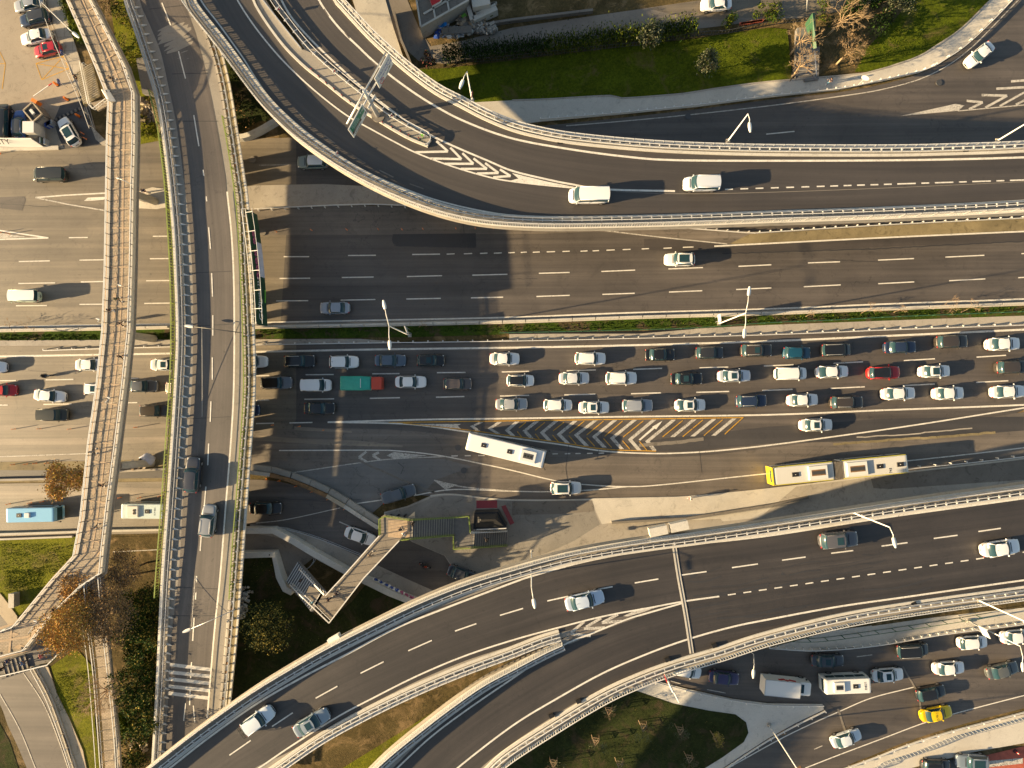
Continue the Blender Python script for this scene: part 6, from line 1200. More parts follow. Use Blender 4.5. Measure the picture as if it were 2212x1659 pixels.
wall([492,262,500,284,508,298,530,301,560,290,602,266],.7,1.3,"pale curved wing wall between the flyover foot and the upper ramp",sm=True); wall([505,1262,498,1300,490,1318],.5,2.2,"angled white wing wall at the foot of the flyover",m="concrete_white"); wall([1320,1127,1480,1118,1660,1090,1742,1073],.3,.9,"low dark edged wall between the sunlit pavement and the lower ramp","concrete_dark"); wall([-200,1155,0,1153,150,1148,200,1146,360,1143],.3,.6,"low kerb wall along the bottom of the lower road at the left","concrete_pale"); wall([-200,1170,0,1164,160,1158],.25,.5,"low wall in front of the bright lawn","concrete_pale")
wall([-200,1042,0,1036,100,1034,180,1030,250,1018,372,1012],.3,.6,"weathered parapet between jam and lower road at the left","concrete"); wall([1280,27,1106,48,1005,64],.35,.8,"low wall at the upper side of the narrow street","concrete_dark"); wall([-200,322,0,323,128,320],.6,.25,"long pale kerb of the car park","concrete_pale"); wall([1110,275,1106,268,1200,262,1300,255],.3,.3,"x") if False else None
wall([853,30,860,60,868,90,884,128,892,150],.3,.9,"thin dark wall beside the pavement next to the upper ramp","concrete_dark"); wall([1380,100,1400,96],.2,.2,"y") if False else None
wall([1735,176,1765,172],.4,.5,"dark step edge at the foot of the green underpass stair","stair_dark"); 
# delineator posts
D=[]
def deline(lst,desc,z=0):
    for k,(x,y) in enumerate(lst):
        p=W(x,y,z); b=MB(); b.tube([p,p+Vector((0,0,.05)),p+Vector((.02,0,.95))],[.16,.06,.05],"orange",7); b.cyl(p+Vector((0,0,.6)),.062,.12,"white_plain",7); b.build("delineator_post",label=desc,cat="delineator post",group=desc)
deline([(598,501),(674,498),(750,497),(818,496.5),(869,496.5),(914,495.5),(985,494.5),(1027,494),(1066,494)],"orange flexible post in the row beside the dark asphalt patch")
deline([(34,926.5),(89,926),(154,926.5),(296,923)],"orange flexible post in the row below the jam at the left"); deline([(32,1003),(60,1002),(80,1000.5),(105,1000)],"orange flexible post in the short row beside the drain at the left")
deline([(22,1088),(68,1086),(95,1083),(130,1081),(262,1074),(304,1074.5),(348,1071)],"orange flexible post in the row above the minibuses"); deline([(590,918),(648,921),(700,929)],"orange flexible post by the dashed line right of the flyover"); deline([(576,1035),(604,1038),(640,1050),(674,1062),(709,1078),(745,1099),(782,1119)],"orange flexible post at the foot of the curved block wall"); deline([(3,503),(22,506)],"orange flexible post in the painted wedge at the left edge"); deline([(1,332),(182,290),(187,301)],"low orange post by the car park exit")
# car park kit
t=thing("kiosk","grey open topped parking kiosk with a pale ledge between the barriers","kiosk"); a=W(72,243,2.2); b=MB(); rot=Matrix.Rotation(R_(-50),3,'Z'); 
b.box(Vector((a.x,a.y,1.1)),(2.3,1.9,2.2),"concrete_dark",rot); b.box(Vector((a.x,a.y,2.22)),(1.8,1.4,.12),"black",rot)
for dx,dy,sx,sy in ((0,.9,2.4,.16),(0,-.9,2.4,.16),(1.15,0,.16,1.9),(-1.15,0,.16,1.9)): b.box(Vector((a.x,a.y,2.3))+rot@Vector((dx,dy,0)),(sx,sy,.25),"tactile_kerb",rot)
b.build("cabin",t); b=MB(); b.box(Vector((a.x,a.y,2.4)),(.8,.4,.3),"white_metal",rot); b.build("air_conditioner",t); b=MB(); c=W(82,257,1.6); b.box(Vector((c.x,c.y,.9)),(1.1,1.9,1.8),"concrete",rot); b.build("ledge",t)
b=MB(); p=W(62,275,2.4); b.box(Vector((p.x,p.y,1.25)),(1.6,1.6,2.5),"concrete_white"); b.box(Vector((p.x,p.y,2.52)),(1.7,1.7,.06),"white_metal"); b.build("utility_cabinet",label="white utility cabinet between the blue hatchback and the kiosk",cat="cabinet")
b=MB()
for k in range(8): c=W(99+k%4*3.2,266-(k%4)*1.6+(k//4)*4.5,1.0); b.box(Vector((c.x,c.y,.5)),(.5,.3,1.0),"galvanised" if k%2 else "sign_blue",Matrix.Rotation(R_(30),3,'Z'))
b.build("bin_rack",label="blue and grey slatted rack beside the kiosk",cat="rack"); b=MB()
for k in range(5): c=W(84+k*3.0,302+k*.8,1.0); b.box(Vector((c.x,c.y,.55)),(.25,.9,1.1),["steel_dark","galvanised","fence_green_dark","trim","galvanised"][k])
b.build("notice_rack",label="row of dark upright panels right of the white sign wall",cat="rack")
t=thing("sign_wall","long white sign panel reading ...ITY at the left edge","sign panel"); a=W(-120,302,2.6); c=W(90,314,2.6); b=MB(); P_=[W(-120,297,3.0),W(66,298,3.0),W(92,315,.6),W(-120,312,1.0)]; b.mesh_add([p for p in P_]+[p+Vector((0,-.12,-.25)) for p in P_],[(0,1,2,3),(7,6,5,4),(0,4,5,1),(1,5,6,2),(2,6,7,3),(3,7,4,0)],"white_plain"); b.build("panel",t)
o=link("lettering",text_mesh("SITY",1.25,"black"),t); c=W(6,306.5,2.3); o.matrix_world=Matrix.Translation(c+Vector((0,-.05,.12)))@Matrix.Rotation(R_(52),4,'X')
b=MB()
for x in (10,40): p=W(x,299,3.0); b.tube([p,p+Vector((0,.25,.3))],.03,"steel_dark",4)
b.build("bracket",t)
t=thing("parking_barrier","orange parking barrier box with a white raised boom","barrier"); p=W(74,218,1.0); b=MB(); b.box(Vector((p.x,p.y,.55)),(.9,.5,1.1),"orange",Matrix.Rotation(R_(-30),3,'Z')); b.build("housing",t); b=MB(); q=W(72,208,1.2); e=W(112,180,1.6); b.bar(q,e,.1,.1,"white_metal"); f=e.lerp(q,.18); b.bar(e,f,.12,.12,"sign_red"); b.build("boom",t)
for x,y,l in ((125,184,"orange barrier post upright nearest the raised boom"),(147,216,"orange barrier post in the car park exit lane"),(172,252,"yellow barrier post by the black speed bump")):
    p=W(x,y,.0); b=MB(); b.box(p+Vector((0,0,.5)),(.28,.28,1.0),"orange",None,.85); b.cyl(p+Vector((0,0,.04)),.28,.06,"trim",10); b.bar(p+Vector((-.2,.3,.6)),p+Vector((.1,-.2,.6)),.07,.07,"red"); b.build("barrier_post",label=l,cat="barrier post",group="orange barrier posts")
b=MB()
for k in range(13): p=W(122+k*4.2,258-k*1.9,.05); b.box(p+Vector((0,0,.05)),(.30,.45,.07),"trim" if k%2 else "concrete_dark",Matrix.Rotation(R_(25),3,'Z'))
b.build("speed_bump",label="black segmented speed bump at the car park exit",cat="speed bump")
# street furniture elsewhere
p=W(29,1296,.8); b=MB(); b.box(Vector((p.x,p.y,.6)),(.75,2.0,1.2),"concrete"); b.box(Vector((p.x,p.y,1.23)),(.85,2.1,.08),"concrete_pale"); b.build("utility_cabinet",label="pale concrete cabinet standing on the bright lawn, lower left",cat="cabinet")
t=thing("kiosk","black roofed kiosk with two dark red awnings beside the central stairs","kiosk"); b=MB(); A_=[W(x,y,2.9) for x,y in pairs([1024,1108,1075,1106,1094,1138,1090,1142,1022,1144])]; b.poly([(q.x,q.y) for q in A_],0,2.5,"trim"); b.build("wall",t)
b=MB(); r_=[W(x,y,2.6) for x,y in pairs([1026,1110,1074,1108,1090,1138,1026,1140])]; ra=W(1040,1122,4.0); rb_=W(1070,1122,4.0); b.mesh_add(r_+[ra,rb_],[(0,1,5,4),(1,2,5),(2,3,4,5),(3,0,4)],"canopy_black"); b.build("roof",t)
b=MB(); r_=[W(1029,1081.5,2.3),W(1074,1081,2.3),W(1074,1097,2.8),W(1029,1098,2.8)]; b.mesh_add(r_+[q-Vector((0,0,.1)) for q in r_],[(0,1,2,3),(7,6,5,4),(0,4,5,1),(1,5,6,2),(2,6,7,3),(3,7,4,0)],"awning_red"); b.build("awning",t)
b=MB(); r_=[W(1083,1094,2.8),W(1092,1091,2.4),W(1111,1130,2.4),W(1102,1134,2.8)]; b.mesh_add(r_+[q-Vector((0,0,.1)) for q in r_],[(0,1,2,3),(7,6,5,4),(0,4,5,1),(1,5,6,2),(2,6,7,3),(3,7,4,0)],"awning_red"); b.build("awning",t)
b=MB(); a=W(1029,1144,2.6); c=W(1094,1141,2.6); b.bar(a,c,.12,.3,"white_metal"); b.build("fascia",t)
t=thing("kiosk","white fan shaped stall with pale roof strips at the kerb of the central pavement","stall") if False else None
b=MB(); r_=[W(x,y,z) for x,y,z in ((876,1122,3.0),(896,1105,3.2),(896,1121,2.6))]; b.mesh_add(r_+[q-Vector((0,0,.15)) for q in r_],[(0,1,2),(5,4,3),(0,3,4,1),(1,4,5,2),(2,5,3,0)],"concrete_white"); b.build("canopy",label="white triangular canopy beside the orange decking",cat="canopy")
for k,x in enumerate((845,862,877)): p=W(x,1112,.13); b=MB(); b.tube([p,p+Vector((0,0,1.1))],[.16,.13],"trim",9); b.cyl(p+Vector((0,0,1.15)),.17,.08,"black",9); b.build("bollard",label=["black bollard at the footbridge corner, left of three","black bollard in the middle of the three by the footbridge","black bollard nearest the white triangular canopy"][k],cat="bollard",group="three black bollards")
p=W(891,1052,.0); b=MB(); b.tube([p,p+Vector((0,0,.08)),p+Vector((0,0,.9))],[.22,.08,.05],"red",8); b.build("traffic_cone",label="red post in front of the slate pickup",cat="traffic cone")
p=W(1661,1563,.15); 
p=W(318,993,.9); b=MB(); rows=[]
for i in range(9):
    ph=math.pi*i/8; rows.append([(p.x+(1.15+.12*math.sin(q*5))*math.sin(ph)*math.cos(q)*1.0,p.y+(.95+.1*math.cos(q*4))*math.sin(ph)*math.sin(q),.9+.85*math.cos(ph)) for q in [2*math.pi*k/16 for k in range(17)]])
b.grid(rows,"banner_pale"); b.cyl((p.x-.6,p.y+.1,1.68),.2,.2,"black",10); b.build("covered_machine",label="rounded machine wrapped in a white and blue tarpaulin by the flyover",cat="tarpaulin bundle")
b=MB(); p=W(300,1003,.3)
for k in range(7): b.box(p+Vector((-1.6+k*.45,.25*math.sin(k*2),.15+.1*(k%3))),(1.3,.35,.08),["tactile_kerb","steel_dark","bark_pale"][k%3],Matrix.Rotation(k*.7,3,'Z'))
b.build("plank_pile",label="pile of planks and scrap beside the wrapped machine",cat="scrap pile")
for x,y,r_,l,m_ in ((1992,1590+1,.0,"",""),): pass
for k,(x,y,x2) in enumerate(((2107,1637,0),(2117,1660,0),(2196,1628,0))): 
    p=W(x-4,y-6,0); b=MB(); b.tube([p,p+Vector((0,0,1.0))],[.07,.06],"red",8); b.cyl(p+Vector((0,0,.75)),.075,.18,"white_plain",8); b.cyl(p+Vector((0,0,.05)),.28,.1,"black",10); b.build("bollard",label=["red and white post nearest the blue grey suv","red and white post on the white stripe of the brick forecourt","red and white post at the right edge of the forecourt"][k],cat="bollard",group="red and white posts")
b=MB(); a=W(1722,1644,.02); b.box(W(1714,1668,.02),(2.6,.9,.04),"rust",Matrix.Rotation(R_(25),3,'Z')); b.build("drain_grate",kind='structure')
b=MB(); a=W(1735,1557,.02); 
for q in ((1681,1552),(1686,1565),(1690,1578)): pass
b.box(W(1686,1564,.03),(1.0,3.2,.03),"rust",Matrix.Rotation(R_(12),3,'Z')); b.build("drain_grate",kind='structure')
# stakes and shields: tall green panel beside the underpass stairs, dark stairs
t=thing("underpass_stairs","dark stairwell with a tall green side panel between the bare trees","stairs"); b=MB(); stairs(b,W(1742,172,0).to_2d(),W(1738,110,0).to_2d(),3.2,.05,1.0,7); b.build("flight",t); b=MB(); A_=[W(x,y,.9) for x,y in pairs([1722,60,1752,58,1758,115,1720,118])]; b.poly([(q.x,q.y) for q in A_],0,.95,"stair_dark"); b.build("landing",t)
b=MB(); a=W(1756,30,4.5); c=W(1758,104,3.2); a0=W(1750,40,1.2); b.mesh_add([W(1755,28,4.5),W(1761,27,4.3),W(1764,103,3.0),W(1757,106,2.6),W(1752,92,1.0),W(1738,52,1.0)],[(0,1,2,3),(0,3,4,5)],"fence_green_dark"); b.build("side_panel",t)
b=MB(); rail_line(b,[(1754,118,.1),(1758,170,.1)],"galvanised",1.0,1.2); b.build("railing",t); b=MB(); rail_line(b,[(1719,118,.1),(1706,176,.1)],"steel_dark",1.0,1.2); b.build("railing",t)
p=W(1743,26,.0); b=MB(); b.tube([p,W(1744,-6,9)],[.08,.06],"white_metal",7); b.build("pole",label="white pole at the edge of the upper street right of the hedge",cat="pole")
# building corner and rubble at the top
t=thing("shed","pale framed building corner with a red roof edge at the top","building"); b=MB(); A_=[W(x,y,3.2) for x,y in pairs([893,-40,907,60,1010,0,1030,-40])]; b.poly([(q.x,q.y) for q in A_],0,3.1,"concrete_dark","concrete"); b.build("wall",t); b=MB()
for q in ((895,-30,909,58),(909,58,1012,0),(930,-20,940,38),(960,-30,970,22),(915,30,1000,-18)): b.bar(W(q[0],q[1],3.3),W(q[2],q[3],3.3),.25,.15,"concrete_pale")
b.build("roof_frame",t); b=MB(); A_=[W(x,y,4.0) for x,y in pairs([918,-30,933,12,951,2,970,-30])]; b.poly([(q.x,q.y) for q in A_],3.5,3.95,"sign_red","white_metal"); b.build("roof",t)
def rubble(x0,y0,x1,y1,n,mats,smin,smax,label,seed,nm="rubble",hh=.5,par=None):
    rr=random.Random(seed); b=MB()
    for k in range(n):
        x=rr.uniform(x0,x1); y=rr.uniform(y0,y1)-0*(x-x0); p=W(x,y,rr.uniform(0,hh)); s=rr.uniform(smin,smax); rot=Matrix.Rotation(rr.random()*3,3,'Z')@Matrix.Rotation(rr.random()*3,3,'X'); b.box(p,(s,s*rr.uniform(.3,1),s*rr.uniform(.2,.7)),rr.choice(mats),rot,rr.uniform(.5,1))
    return b.build(nm,label=label,cat="rubble",kind="stuff")
rubble(944,48,968,80,90,["white_plain","banner_pale","bark_pale","brick_orange","galvanised","sign_blue"],.2,.9,"heap of white and blue household rubbish at the street corner",3)
rubble(968,62,1000,80,50,["white_plain","concrete","concrete_pale","galvanised"],.3,.9,"heap of pale rubbish around the grey slab",4); rubble(1000,50,1072,72,160,["concrete","concrete_dark","concrete_pale"],.25,.9,"heap of grey broken stone beside the street",5,hh=.7); rubble(985,20,1050,58,90,["tactile_kerb","concrete_dark","bark_pale","brick_orange"],.2,.9,"sunlit broken masonry above the stone heap",6,hh=.9)
b=MB(); p=W(956,49,1.0); rows=[]; 
b.grid([[p+Vector((-.9+i*.3,-.6+j*.3,.25*math.sin(i*1.7+j))) for j in range(5)] for i in range(6)],"sign_blue"); o=b.build("tarpaulin",label="bright blue tarpaulin scrap on the rubbish heap",cat="tarpaulin"); o.data.materials.clear(); mat("tarp_blue",(.01,.22,.62),.5); o.data.materials.append(MATS["tarp_blue"])
b=MB(); p=W(987,65,1.0); b.box(p,(4.4,.95,.12),"concrete_dark",Matrix.Rotation(R_(3),3,'Z')@Matrix.Rotation(R_(12),3,'X')); b.build("slab",label="long grey slab lying on the rubbish at the street edge",cat="slab")
b=MB(); b.box(W(1003,36,.5),(.7,.6,.5),"lime",Matrix.Rotation(R_(40),3,'Z')); b.build("crate",label="small bright green crate in the overgrown yard",cat="crate")
for k,(x,y) in enumerate(((1051,31),(1060,31),(1068,25))): b=MB(); c=W(x,y,.7); b.tube([c,c+Vector((0,0,.5))],[.42,.1],"leaf_yellowgreen",6); b.build("sack",label=["pale green sack, left one of the three by the upper wall","pale green sack, middle of the three by the upper wall","pale green sack, right one of the three by the upper wall"][k],cat="sack",group="pale green sacks")
t=thing("ruined_house","ruined masonry corner with broken walls at the top edge","ruin"); b=MB(); 
for q in ((1010,8,1020,42,.9),(1022,40,1073,16,1.0),(1020,0,1024,20,.6),(1030,30,1070,8,.4)): a=W(q[0],q[1],1.6); c=W(q[2],q[3],1.6); b.bar(a-Vector((0,0,.8)),c-Vector((0,0,.8)),q[4]*.7,1.6,"concrete_pale")
b.build("wall",t); b=MB()
for k in range(16): c=W(1028+k*2.7,26-k*1.2,1.2); b.box(c,(.3,.7,.5),"concrete" if k%2 else "tactile_kerb",Matrix.Rotation(R_(20+k*5),3,'Z'))
b.build("stone_row",t); b=MB(); b.box(W(1038,0,2),(2.6,2.4,1.2),"concrete_pale",Matrix.Rotation(R_(10),3,'Z')); b.build("roof",t)
# low flower wall by the hedge fence
b=MB(); 
for k in range(30): c=W(1600+k*1.6,52-k*.25,.35); b.box(c,(.28,.3,.3),"brick_red",Matrix.Rotation(k,3,'Z'))
b.build("brick_edging",label="low row of red bricks beside the black iron fence",cat="edging")
# ================================================================ VEGETATION
def leaf_cloud(mb,c,R,n,s,ms,seed,flat=.6,shell=.5,lump=5):
    rr=random.Random(seed); cen=[(Vector((rr.gauss(0,.5),rr.gauss(0,.5),rr.gauss(0,.35)*flat)),rr.uniform(.3,.6)) for _ in range(lump)]
    for k in range(n):
        q,rad=rr.choice(cen); d=Vector((rr.gauss(0,1),rr.gauss(0,1),rr.gauss(0,1))).normalized()*rad*rr.random()**(1/3); p=q+Vector((d.x,d.y,d.z*flat))
        P=c+p*R; a=Vector((rr.gauss(0,1),rr.gauss(0,1),rr.gauss(0,.6))).normalized(); b=a.cross(Vector((rr.random(),rr.random(),rr.random()))).normalized(); z=s*rr.uniform(.6,1.5)
        mb.face([P-a*z,P+b*z*.45,P+a*z,P-b*z*.45],ms[min(len(ms)-1,int(rr.random()*len(ms)))])
def branches(mb,base,h,R,seed,m,depth=4,nb=5,r0=.12,lean=(0,0),up=.55,tips=None,trunk=.35):
    rr=random.Random(seed)
    def rec(p,d,L,r,k):
        q=p+d*L*.5+Vector((rr.gauss(0,1),rr.gauss(0,1),0))*L*.05; e=q+(d+Vector((rr.gauss(0,.15),rr.gauss(0,.15),.05))).normalized()*L*.5
        mb.tube([p,q,e],[r,r*.8,r*.55],m,5 if k<2 else 3,False)
        if k>=depth:
            if tips is not None: tips.append(e)
            return
        for i in range(nb if k==0 else rr.choice((2,3,3))):
            a=rr.random()*6.283 if k else 6.283*(i+rr.random()*.5)/nb; sp=rr.uniform(.35,.85) if k else rr.uniform(.45,1.0)
            u=d.cross(Vector((0,0,1)) if abs(d.z)<.9 else Vector((1,0,0))).normalized(); v=d.cross(u); nd=(d*math.cos(sp)+(u*math.cos(a)+v*math.sin(a))*math.sin(sp)+Vector((0,0,.08))).normalized()
            rec(e.lerp(q,rr.random()*.5 if k else 0),nd,L*rr.uniform(.6,.85),max(.012,r*.56),k+1)
    d=Vector((lean[0],lean[1],1)).normalized(); p=Vector(base); e=p+d*h*trunk; mb.tube([p,e],[r0*1.3,r0],m,7); rec(e,d,R*.42,r0*.8,0)
def tree(x,y,h,R,label,bark="bark",leaf=None,n=0,s=.25,seed=1,z=0,depth=4,nb=5,lean=(0,0),flat=.6,r0=.12,lump=9,nm="tree",trunk=.35):
    base=W(x,y,z); t=thing(nm,label,"tree",base); tips=[]; b=MB(); branches(b,(0,0,0),h,R,seed,bark,depth,nb,r0,lean,tips=tips,trunk=trunk); b.build("trunk",t)
    if leaf:
        c=MB(); rr=random.Random(seed+5); 
        for k in range(n):
            q=rr.choice(tips); P=q+Vector((rr.gauss(0,1),rr.gauss(0,1),rr.gauss(0,.7)))*R*.11; a=Vector((rr.gauss(0,1),rr.gauss(0,1),rr.gauss(0,.6))).normalized(); u=a.cross(Vector((rr.random(),rr.random(),rr.random()+.1))).normalized(); zz=s*rr.uniform(.5,1.4); c.face([P-a*zz,P+u*zz*.5,P+a*zz,P-u*zz*.5],leaf[int(rr.random()*len(leaf))])
        c.build("crown",t)
    return t
TB=dict(bark="bark_gold",r0=.13)
tree(1707,118,5.5,4.2,"bare tree with a pale straight trunk, upper one left of the green underpass panel",seed=11,depth=5,nb=6,**TB)
tree(1711,166,4.5,3.6,"bare bushy tree at the pavement edge left of the dark stairwell",seed=12,depth=5,nb=7,**TB)
tree(1786,78,6,4.8,"large bare tree with spreading gold branches right of the green panel",seed=13,depth=5,nb=7,lean=(.1,0),**TB)
tree(1806,140,5,3.4,"bare tree with a dense brown twiggy crown beside the dirt path",leaf=["leaf_brown"],n=900,s=.07,seed=14,depth=5,nb=7,lean=(.05,.05),**TB)
tree(1738,100,4,2.2,"x",seed=15) if False else None
for x,y,R_r,l,sd in ((1404,96,2.6,"grey olive bush in sun at the right end of the shaded lawn",21),(1515,156,2.6,"grey olive bush on the lawn above the pavement bend",22),(1921,26,3.0,"grey olive tree at the left end of the top right lawn",23)):
    tree(x,y,2.6,R_r,l,bark="bark",leaf=["leaf_olive","leaf_olive","leaf_dark"],n=1900,s=.15,seed=sd,depth=4,nb=6,nm="olive_tree",trunk=.25)
def shrub(x,y,R,h,label,leaf,n,s,seed,z=0,nm="shrub",lump=7,cat="shrub",st=None):
    p=W(x,y,z); b=MB(); rr=random.Random(seed); leaf_cloud(b,Vector((0,0,h*.5)),R*1.3,n,s,leaf,seed,flat=h/R*.5,lump=lump); 
    for k in range(5): a=rr.random()*6.28; b.tube([Vector((0,0,0)),Vector((math.cos(a)*R*.5,math.sin(a)*R*.5,h*.7))],[.04,.02],"bark",4,False)
    o=b.build(nm,label=label,cat=cat,kind=st,loc=p); return o
shrub(1571,50,1.1,1.6,"small green conifer shrub by the black fence",["leaf_green","leaf_yellowgreen"],500,.14,31); shrub(1650,42,1.4,2.0,"green conifer shrub at the right end of the black fence",["leaf_green","leaf_yellowgreen"],700,.14,32); shrub(928,130,.9,1.3,"small dark reddish shrub left of the hedge",["leaf_red","leaf_dark"],350,.13,33)
shrub(1667,22,1.2,1.8,"green shrub left of the bare trees at the street edge",["leaf_green","leaf_yellowgreen"],500,.14,34); shrub(1885,8,2.6,3.2,"dark green tree clump at the top edge right of the bare trees",["leaf_dark","leaf_green"],1800,.18,35); shrub(1778,30,1.2,1.8,"yellow green shrub behind the big bare tree",["leaf_green","leaf_yellowgreen"],500,.14,36); shrub(1840,12,1.6,2.2,"dark shrub at the upper street right of the bare trees",["leaf_dark","leaf_green"],800,.16,37)
# clipped conifer hedge: one continuous mass of foliage
b=MB(); P=path(pairs([965,124,1030,120,1106,113,1200,103,1262,97,1300,90,1360,84,1430,75,1498,66]),0,8); rr=random.Random(41)
for i,(p,d) in enumerate(stations(P,.55)):
    for k in range(190):
        q=p+Vector((rr.gauss(0,.38),rr.gauss(0,.70),rr.random()**.6*2.3)); a=Vector((rr.gauss(0,.3),rr.gauss(0,.3)+.2,1)).normalized(); u=Vector((rr.gauss(0,1),rr.gauss(0,1),0)).normalized(); z=rr.uniform(.12,.28); b.face([q-a*z,q+u*z*.35,q+a*z,q-u*z*.35],("leaf_dark" if rr.random()<.5 else "leaf_green") if p.x<1 else rr.choice(("leaf_green","leaf_yellowgreen","leaf_yellowgreen","leaf_dark")))
b.build("hedge",label="long ragged conifer hedge between the upper street and the lawn",cat="hedge")
b=MB(); P=path(pairs([137,-10,146,20,158,50,170,78,181,92]),0,8)
for i,(p,d) in enumerate(stations(P,.5)):
    for k in range(60):
        q=p+Vector((rr.gauss(0,.32),rr.gauss(0,.3),rr.random()**.6*1.2)); a=Vector((rr.gauss(0,.6),rr.gauss(0,.6),1)).normalized(); u=Vector((rr.gauss(0,1),rr.gauss(0,1),0)).normalized(); z=rr.uniform(.1,.2); b.face([q-a*z,q+u*z*.45,q+a*z,q-u*z*.45],"leaf_yellowgreen" if rr.random()<.7 else "leaf_green")
b.build("hedge",label="yellow green ivy hedge along the left side of the brick footbridge",cat="hedge")
# planting between footbridge and flyover, top left
for k,(x,y,R,h,lf,n,l) in enumerate(((262,20,2.2,2.2,["leaf_dark","leaf_green","leaf_brown"],900,"dark overgrown shrub at the top edge between footbridge and flyover"),(285,60,2.0,2.0,["leaf_green","leaf_dark"],900,"green shrub second from the top between footbridge and flyover"),(296,95,1.8,2.0,["leaf_green","leaf_yellowgreen"],900,"bright green shrub third from the top between footbridge and flyover"),(283,125,1.5,1.4,["leaf_yellowgreen","leaf_gold"],600,"yellow shrub above the dark shelter beside the flyover"),(318,270,1.4,1.2,["leaf_gold","leaf_green","leaf_dark"],500,"golden weeds beside the footbridge below the dark shelter"),(312,235,1.0,1.0,["leaf_gold","leaf_brown"],300,"dry weeds on the slope between footbridge and flyover"),(325,290,.9,.8,["leaf_yellowgreen"],260,"small green weed clump above the traffic island"),
    (486,175,1.6,1.8,["leaf_green","leaf_yellowgreen"],600,"green shrub in the wedge between flyover and upper ramp"),(500,225,2.2,1.8,["leaf_brown","leaf_dark"],900,"brown dry shrub in the wedge between flyover and upper ramp"))):
    shrub(x,y,R,h,l,lf,n,.13,50+k)
tree(247,30,2.5,2.2,"leafless shrub among the greenery beside the footbridge top",seed=61,depth=4,nb=6,bark="bark_pale",r0=.05,nm="bare_shrub"); tree(492,190,2.5,1.6,"leafless pale shrub in the wedge beside the flyover",seed=62,depth=4,nb=5,bark="bark_pale",r0=.04,nm="bare_shrub")
b=MB(); A_=[W(x,y,1.2) for x,y in pairs([292,125,318,118,335,190,330,205,306,200])]; b.poly([(q.x,q.y) for q in A_],0,1.0,"stair_dark"); b.build("dark_slab",label="dark sunken roof slab between footbridge and flyover",cat="slab")
rubble(305,215,345,262,60,["concrete_moss","tactile_kerb","concrete_dark"],.3,1.1,"mossy stones on the slope beside the flyover",7)
# autumn trees at the left
tree(188,1030,4.5,4.0,"brown leaved tree beside the footbridge next to the lower road",leaf=["leaf_brown","leaf_orange","leaf_brown","leaf_gold"],n=7500,s=.14,seed=71,depth=5,nb=7,bark="bark_pale",trunk=.5)
tree(228,1322,8,5.2,"large orange autumn tree covering the lower bend of the footbridge",leaf=["leaf_orange","leaf_orange","leaf_brown","leaf_gold"],n=11000,s=.12,seed=72,depth=6,nb=8,bark="bark",trunk=.45)
tree(232,1250,7,3.8,"smaller orange tree at the corner of the footbridge above the large one",leaf=["leaf_orange","leaf_brown"],n=6500,s=.14,seed=73,depth=5,nb=7,bark="bark",trunk=.45)
tree(300,1290,8,5.0,"dark branched brown tree between the walkway and the flyover",leaf=["leaf_brown","leaf_brown","bark"],n=8000,s=.11,seed=74,depth=6,nb=7,bark="bark",trunk=.4)
tree(318,1215,5,4.0,"bare brown tree close to the flyover beside the lower road",leaf=["leaf_brown","bark"],n=3500,s=.10,seed=75,depth=5,nb=6,bark="bark",trunk=.4)
tree(282,1462,8,5.0,"grey bare tree arching over the narrow walkway",seed=76,depth=6,nb=9,bark="bark_pale",trunk=.4,r0=.16)
tree(345,1330,3,1.6,"small pale leafless shrub by the flyover's lower end",seed=77,depth=4,nb=5,bark="bark_pale",r0=.05,nm="bare_shrub")
for k,(x,y,R,l) in enumerate(((325,1322,2.0,"uppermost dark evergreen in the row beside the flyover's lower end"),(318,1365,2.1,"second dark evergreen in the row beside the flyover's lower end"),(312,1405,2.1,"third dark evergreen in the row, right of the grey bare tree"),(318,1445,2.1,"evergreen level with the zebra crossing"),(310,1485,2.1,"evergreen just below the zebra crossing level"),(312,1525,2.0,"second evergreen from the bottom of the row"),(300,1562,1.8,"green shrub at the bottom of the evergreen row"),(288,1640,1.9,"dark shrub at the bottom edge beside the lower ramp"),(275,1550,1.5,"yellow green shrub right of the narrow walkway"),(283,1300,1.2,"small green shrub strip under the brown tree"))):
    shrub(x+(18 if k<6 else 0),y-(9 if k<6 else 0),R*(.92 if k<6 else 1),6.0 if k<6 else 2.0,l,["leaf_dark","leaf_green","leaf_pine","leaf_gold","leaf_green"] if k not in (8,9) else ["leaf_green","leaf_yellowgreen"],4200 if k<6 else 1500,.15,80+k,nm="evergreen_tree" if k<6 else "shrub",cat="tree" if k<6 else "shrub",lump=20)
for k,(x,y,R) in enumerate(((287,1590,1.4),(296,1608,1.0))): rubble(x-14,y-18,x+22,y+18,60,["tactile_kerb","concrete_moss","brick_orange"],.15,.7,["ochre rocks at the foot of the evergreen row","loose ochre stones beside the lower ramp"][k],90+k,hh=.4)
tree(597,1322,6.5,4.2,"dark pine tree on the shaded lawn below the white walls",leaf=["leaf_pine","leaf_pine","leaf_dark","leaf_gold"],n=9500,s=.13,seed=95,depth=6,nb=9,bark="bark",trunk=.3,nm="pine_tree")
rubble(506,1290,535,1335,70,["concrete_white","concrete","concrete_pale"],.2,.9,"whitish rocks and torn sheeting at the foot of the flyover",97,hh=.4); rubble(500,1268,545,1290,40,["concrete_white","concrete"],.2,.7,"line of pale stones across the dark lawn",98,hh=.3)
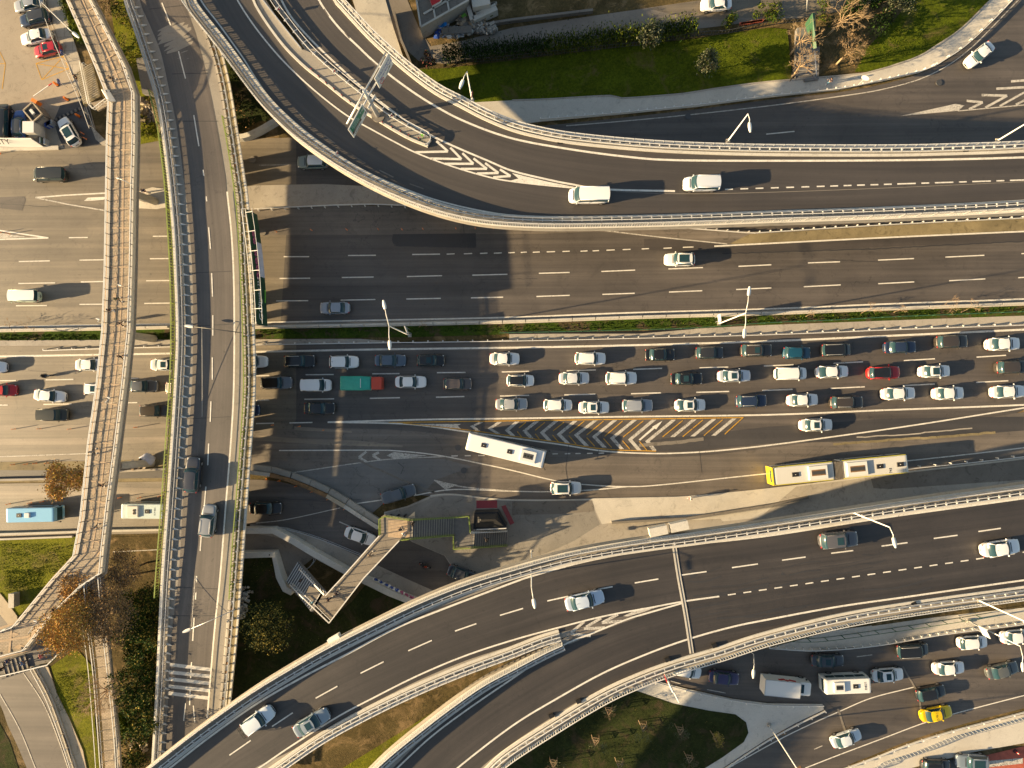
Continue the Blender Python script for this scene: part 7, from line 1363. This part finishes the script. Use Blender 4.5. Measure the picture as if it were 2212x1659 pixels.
for k,(x,y,R) in enumerate(((1859,677,2.0),(2015,668,3.0),(2075,675,2.0),(1740,684,1.0),(1930,675,1.2),(905,707,1.2),(55,716,2.4),(20,708,1.6))):
    tree(x,y,1.4,R,["leafless twigs on the median left of the largest twig bush","largest leafless twig bush leaning over the motorway edge line","leafless twigs on the median right of the largest twig bush","small twig on the median near the small white sign","small twig left of the largest twig bush","reddish twig bush beside the flyover side median lamp","leafless branches on the median at the far left","thin leafless branch at the left edge of the median"][k],seed=100+k,depth=4,nb=4,bark="bark_pale",r0=.035,nm="bare_shrub",lean=(.8,.5),trunk=.3)
# saplings with wooden tripods on the island lawn
SAP=["sapling in a wooden tripod right under the lower ramp's rail","sapling tripod upper middle of the dark island lawn","sapling tripod with a grey twiggy crown below the leaning pole","sapling tripod with yellow leaves near the rounded end of the lawn","sapling tripod at the centre left of the island lawn","sapling tripod at the lower left of the island lawn","reddish sapling tripod at the bottom edge of the island lawn","sapling tripod at the bottom right of the island lawn"]
for k,(x,y) in enumerate(((1313,1527),(1387,1562),(1465,1569),(1542,1584),(1285,1592),(1195,1639),(1336,1642),(1485,1629))):
    base=W(x,y,.16); t=thing("sapling",SAP[k],"tree",base,0,"saplings on the island lawn"); b=MB(); lf={3:["leaf_gold"],6:["leaf_brown"]}.get(k,["leaf_olive"])
    branches(b,(0,0,0),3.2,1.7,200+k,"bark",4,5,.035); b.build("trunk",t); c=MB(); leaf_cloud(c,Vector((0,0,2.6)),1.3,160 if k not in (3,) else 420,.08,lf,210+k,flat=.6,lump=5); c.build("crown",t)
    s=MB(); T3=[Vector((math.cos(q)*.65,math.sin(q)*.65,0)) for q in (0.4,2.5,4.6)]; U3=[v*.8+Vector((0,0,1.5)) for v in T3]
    for a,c_ in zip(T3,U3): s.bar(a,c_,.07,.07,"bark_pale")
    for q in range(3): s.bar(U3[q],U3[(q+1)%3],.09,.05,"bark_pale"); s.bar(U3[q]-Vector((0,0,.7)),U3[(q+1)%3]-Vector((0,0,.7)),.06,.05,"bark_pale")
    s.build("support_stakes",t)
# weeds: scattered leaf tufts on lawns and verges
def tufts(name,regions,seed,m,n,s,z=.05,zt=None):
    rr=random.Random(seed); b=MB()
    for (x0,y0,x1,y1,sl) in regions:
        for k in range(n):
            x=rr.uniform(x0,x1); y=rr.uniform(y0,y1)+sl*(x-x0); p=W(x,y,z)
            for q in range(3): a=Vector((rr.gauss(0,1),rr.gauss(0,1),rr.uniform(.5,1.6))).normalized(); u=a.cross(Vector((rr.random(),rr.random(),.1))).normalized(); zz=s*rr.uniform(.5,1.4); b.face([p-u*zz*.3,p+u*zz*.3,p+a*zz],m[int(rr.random()*len(m))])
    b.build(name,kind="stuff",label="scattered tufts of weeds and grass",cat="grass")
tufts("grass_tufts",[(560,708,1106,722,-.012),(1110,703,1659,716,-.036),(1660,682,2212,696,-.038),(0,722,210,735,0),(225,720,370,733,0)],301,["leaf_yellowgreen","leaf_green","leaf_dark"],520,.16)
tufts("grass_tufts",[(1390,95,1700,175,-.05),(1850,60,2000,140,-.2),(0,1175,150,1240,0),(10,1235,90,1280,-.1),(120,1450,195,1540,0)],302,["leaf_green","leaf_yellowgreen"],700,.12,.12)
tufts("grass_tufts",[(1150,1530,1560,1650,0),(540,1210,760,1400,.0),(880,1480,1040,1640,-.5)],303,["leaf_dark","leaf_green","leaf_gold"],600,.10,.14)
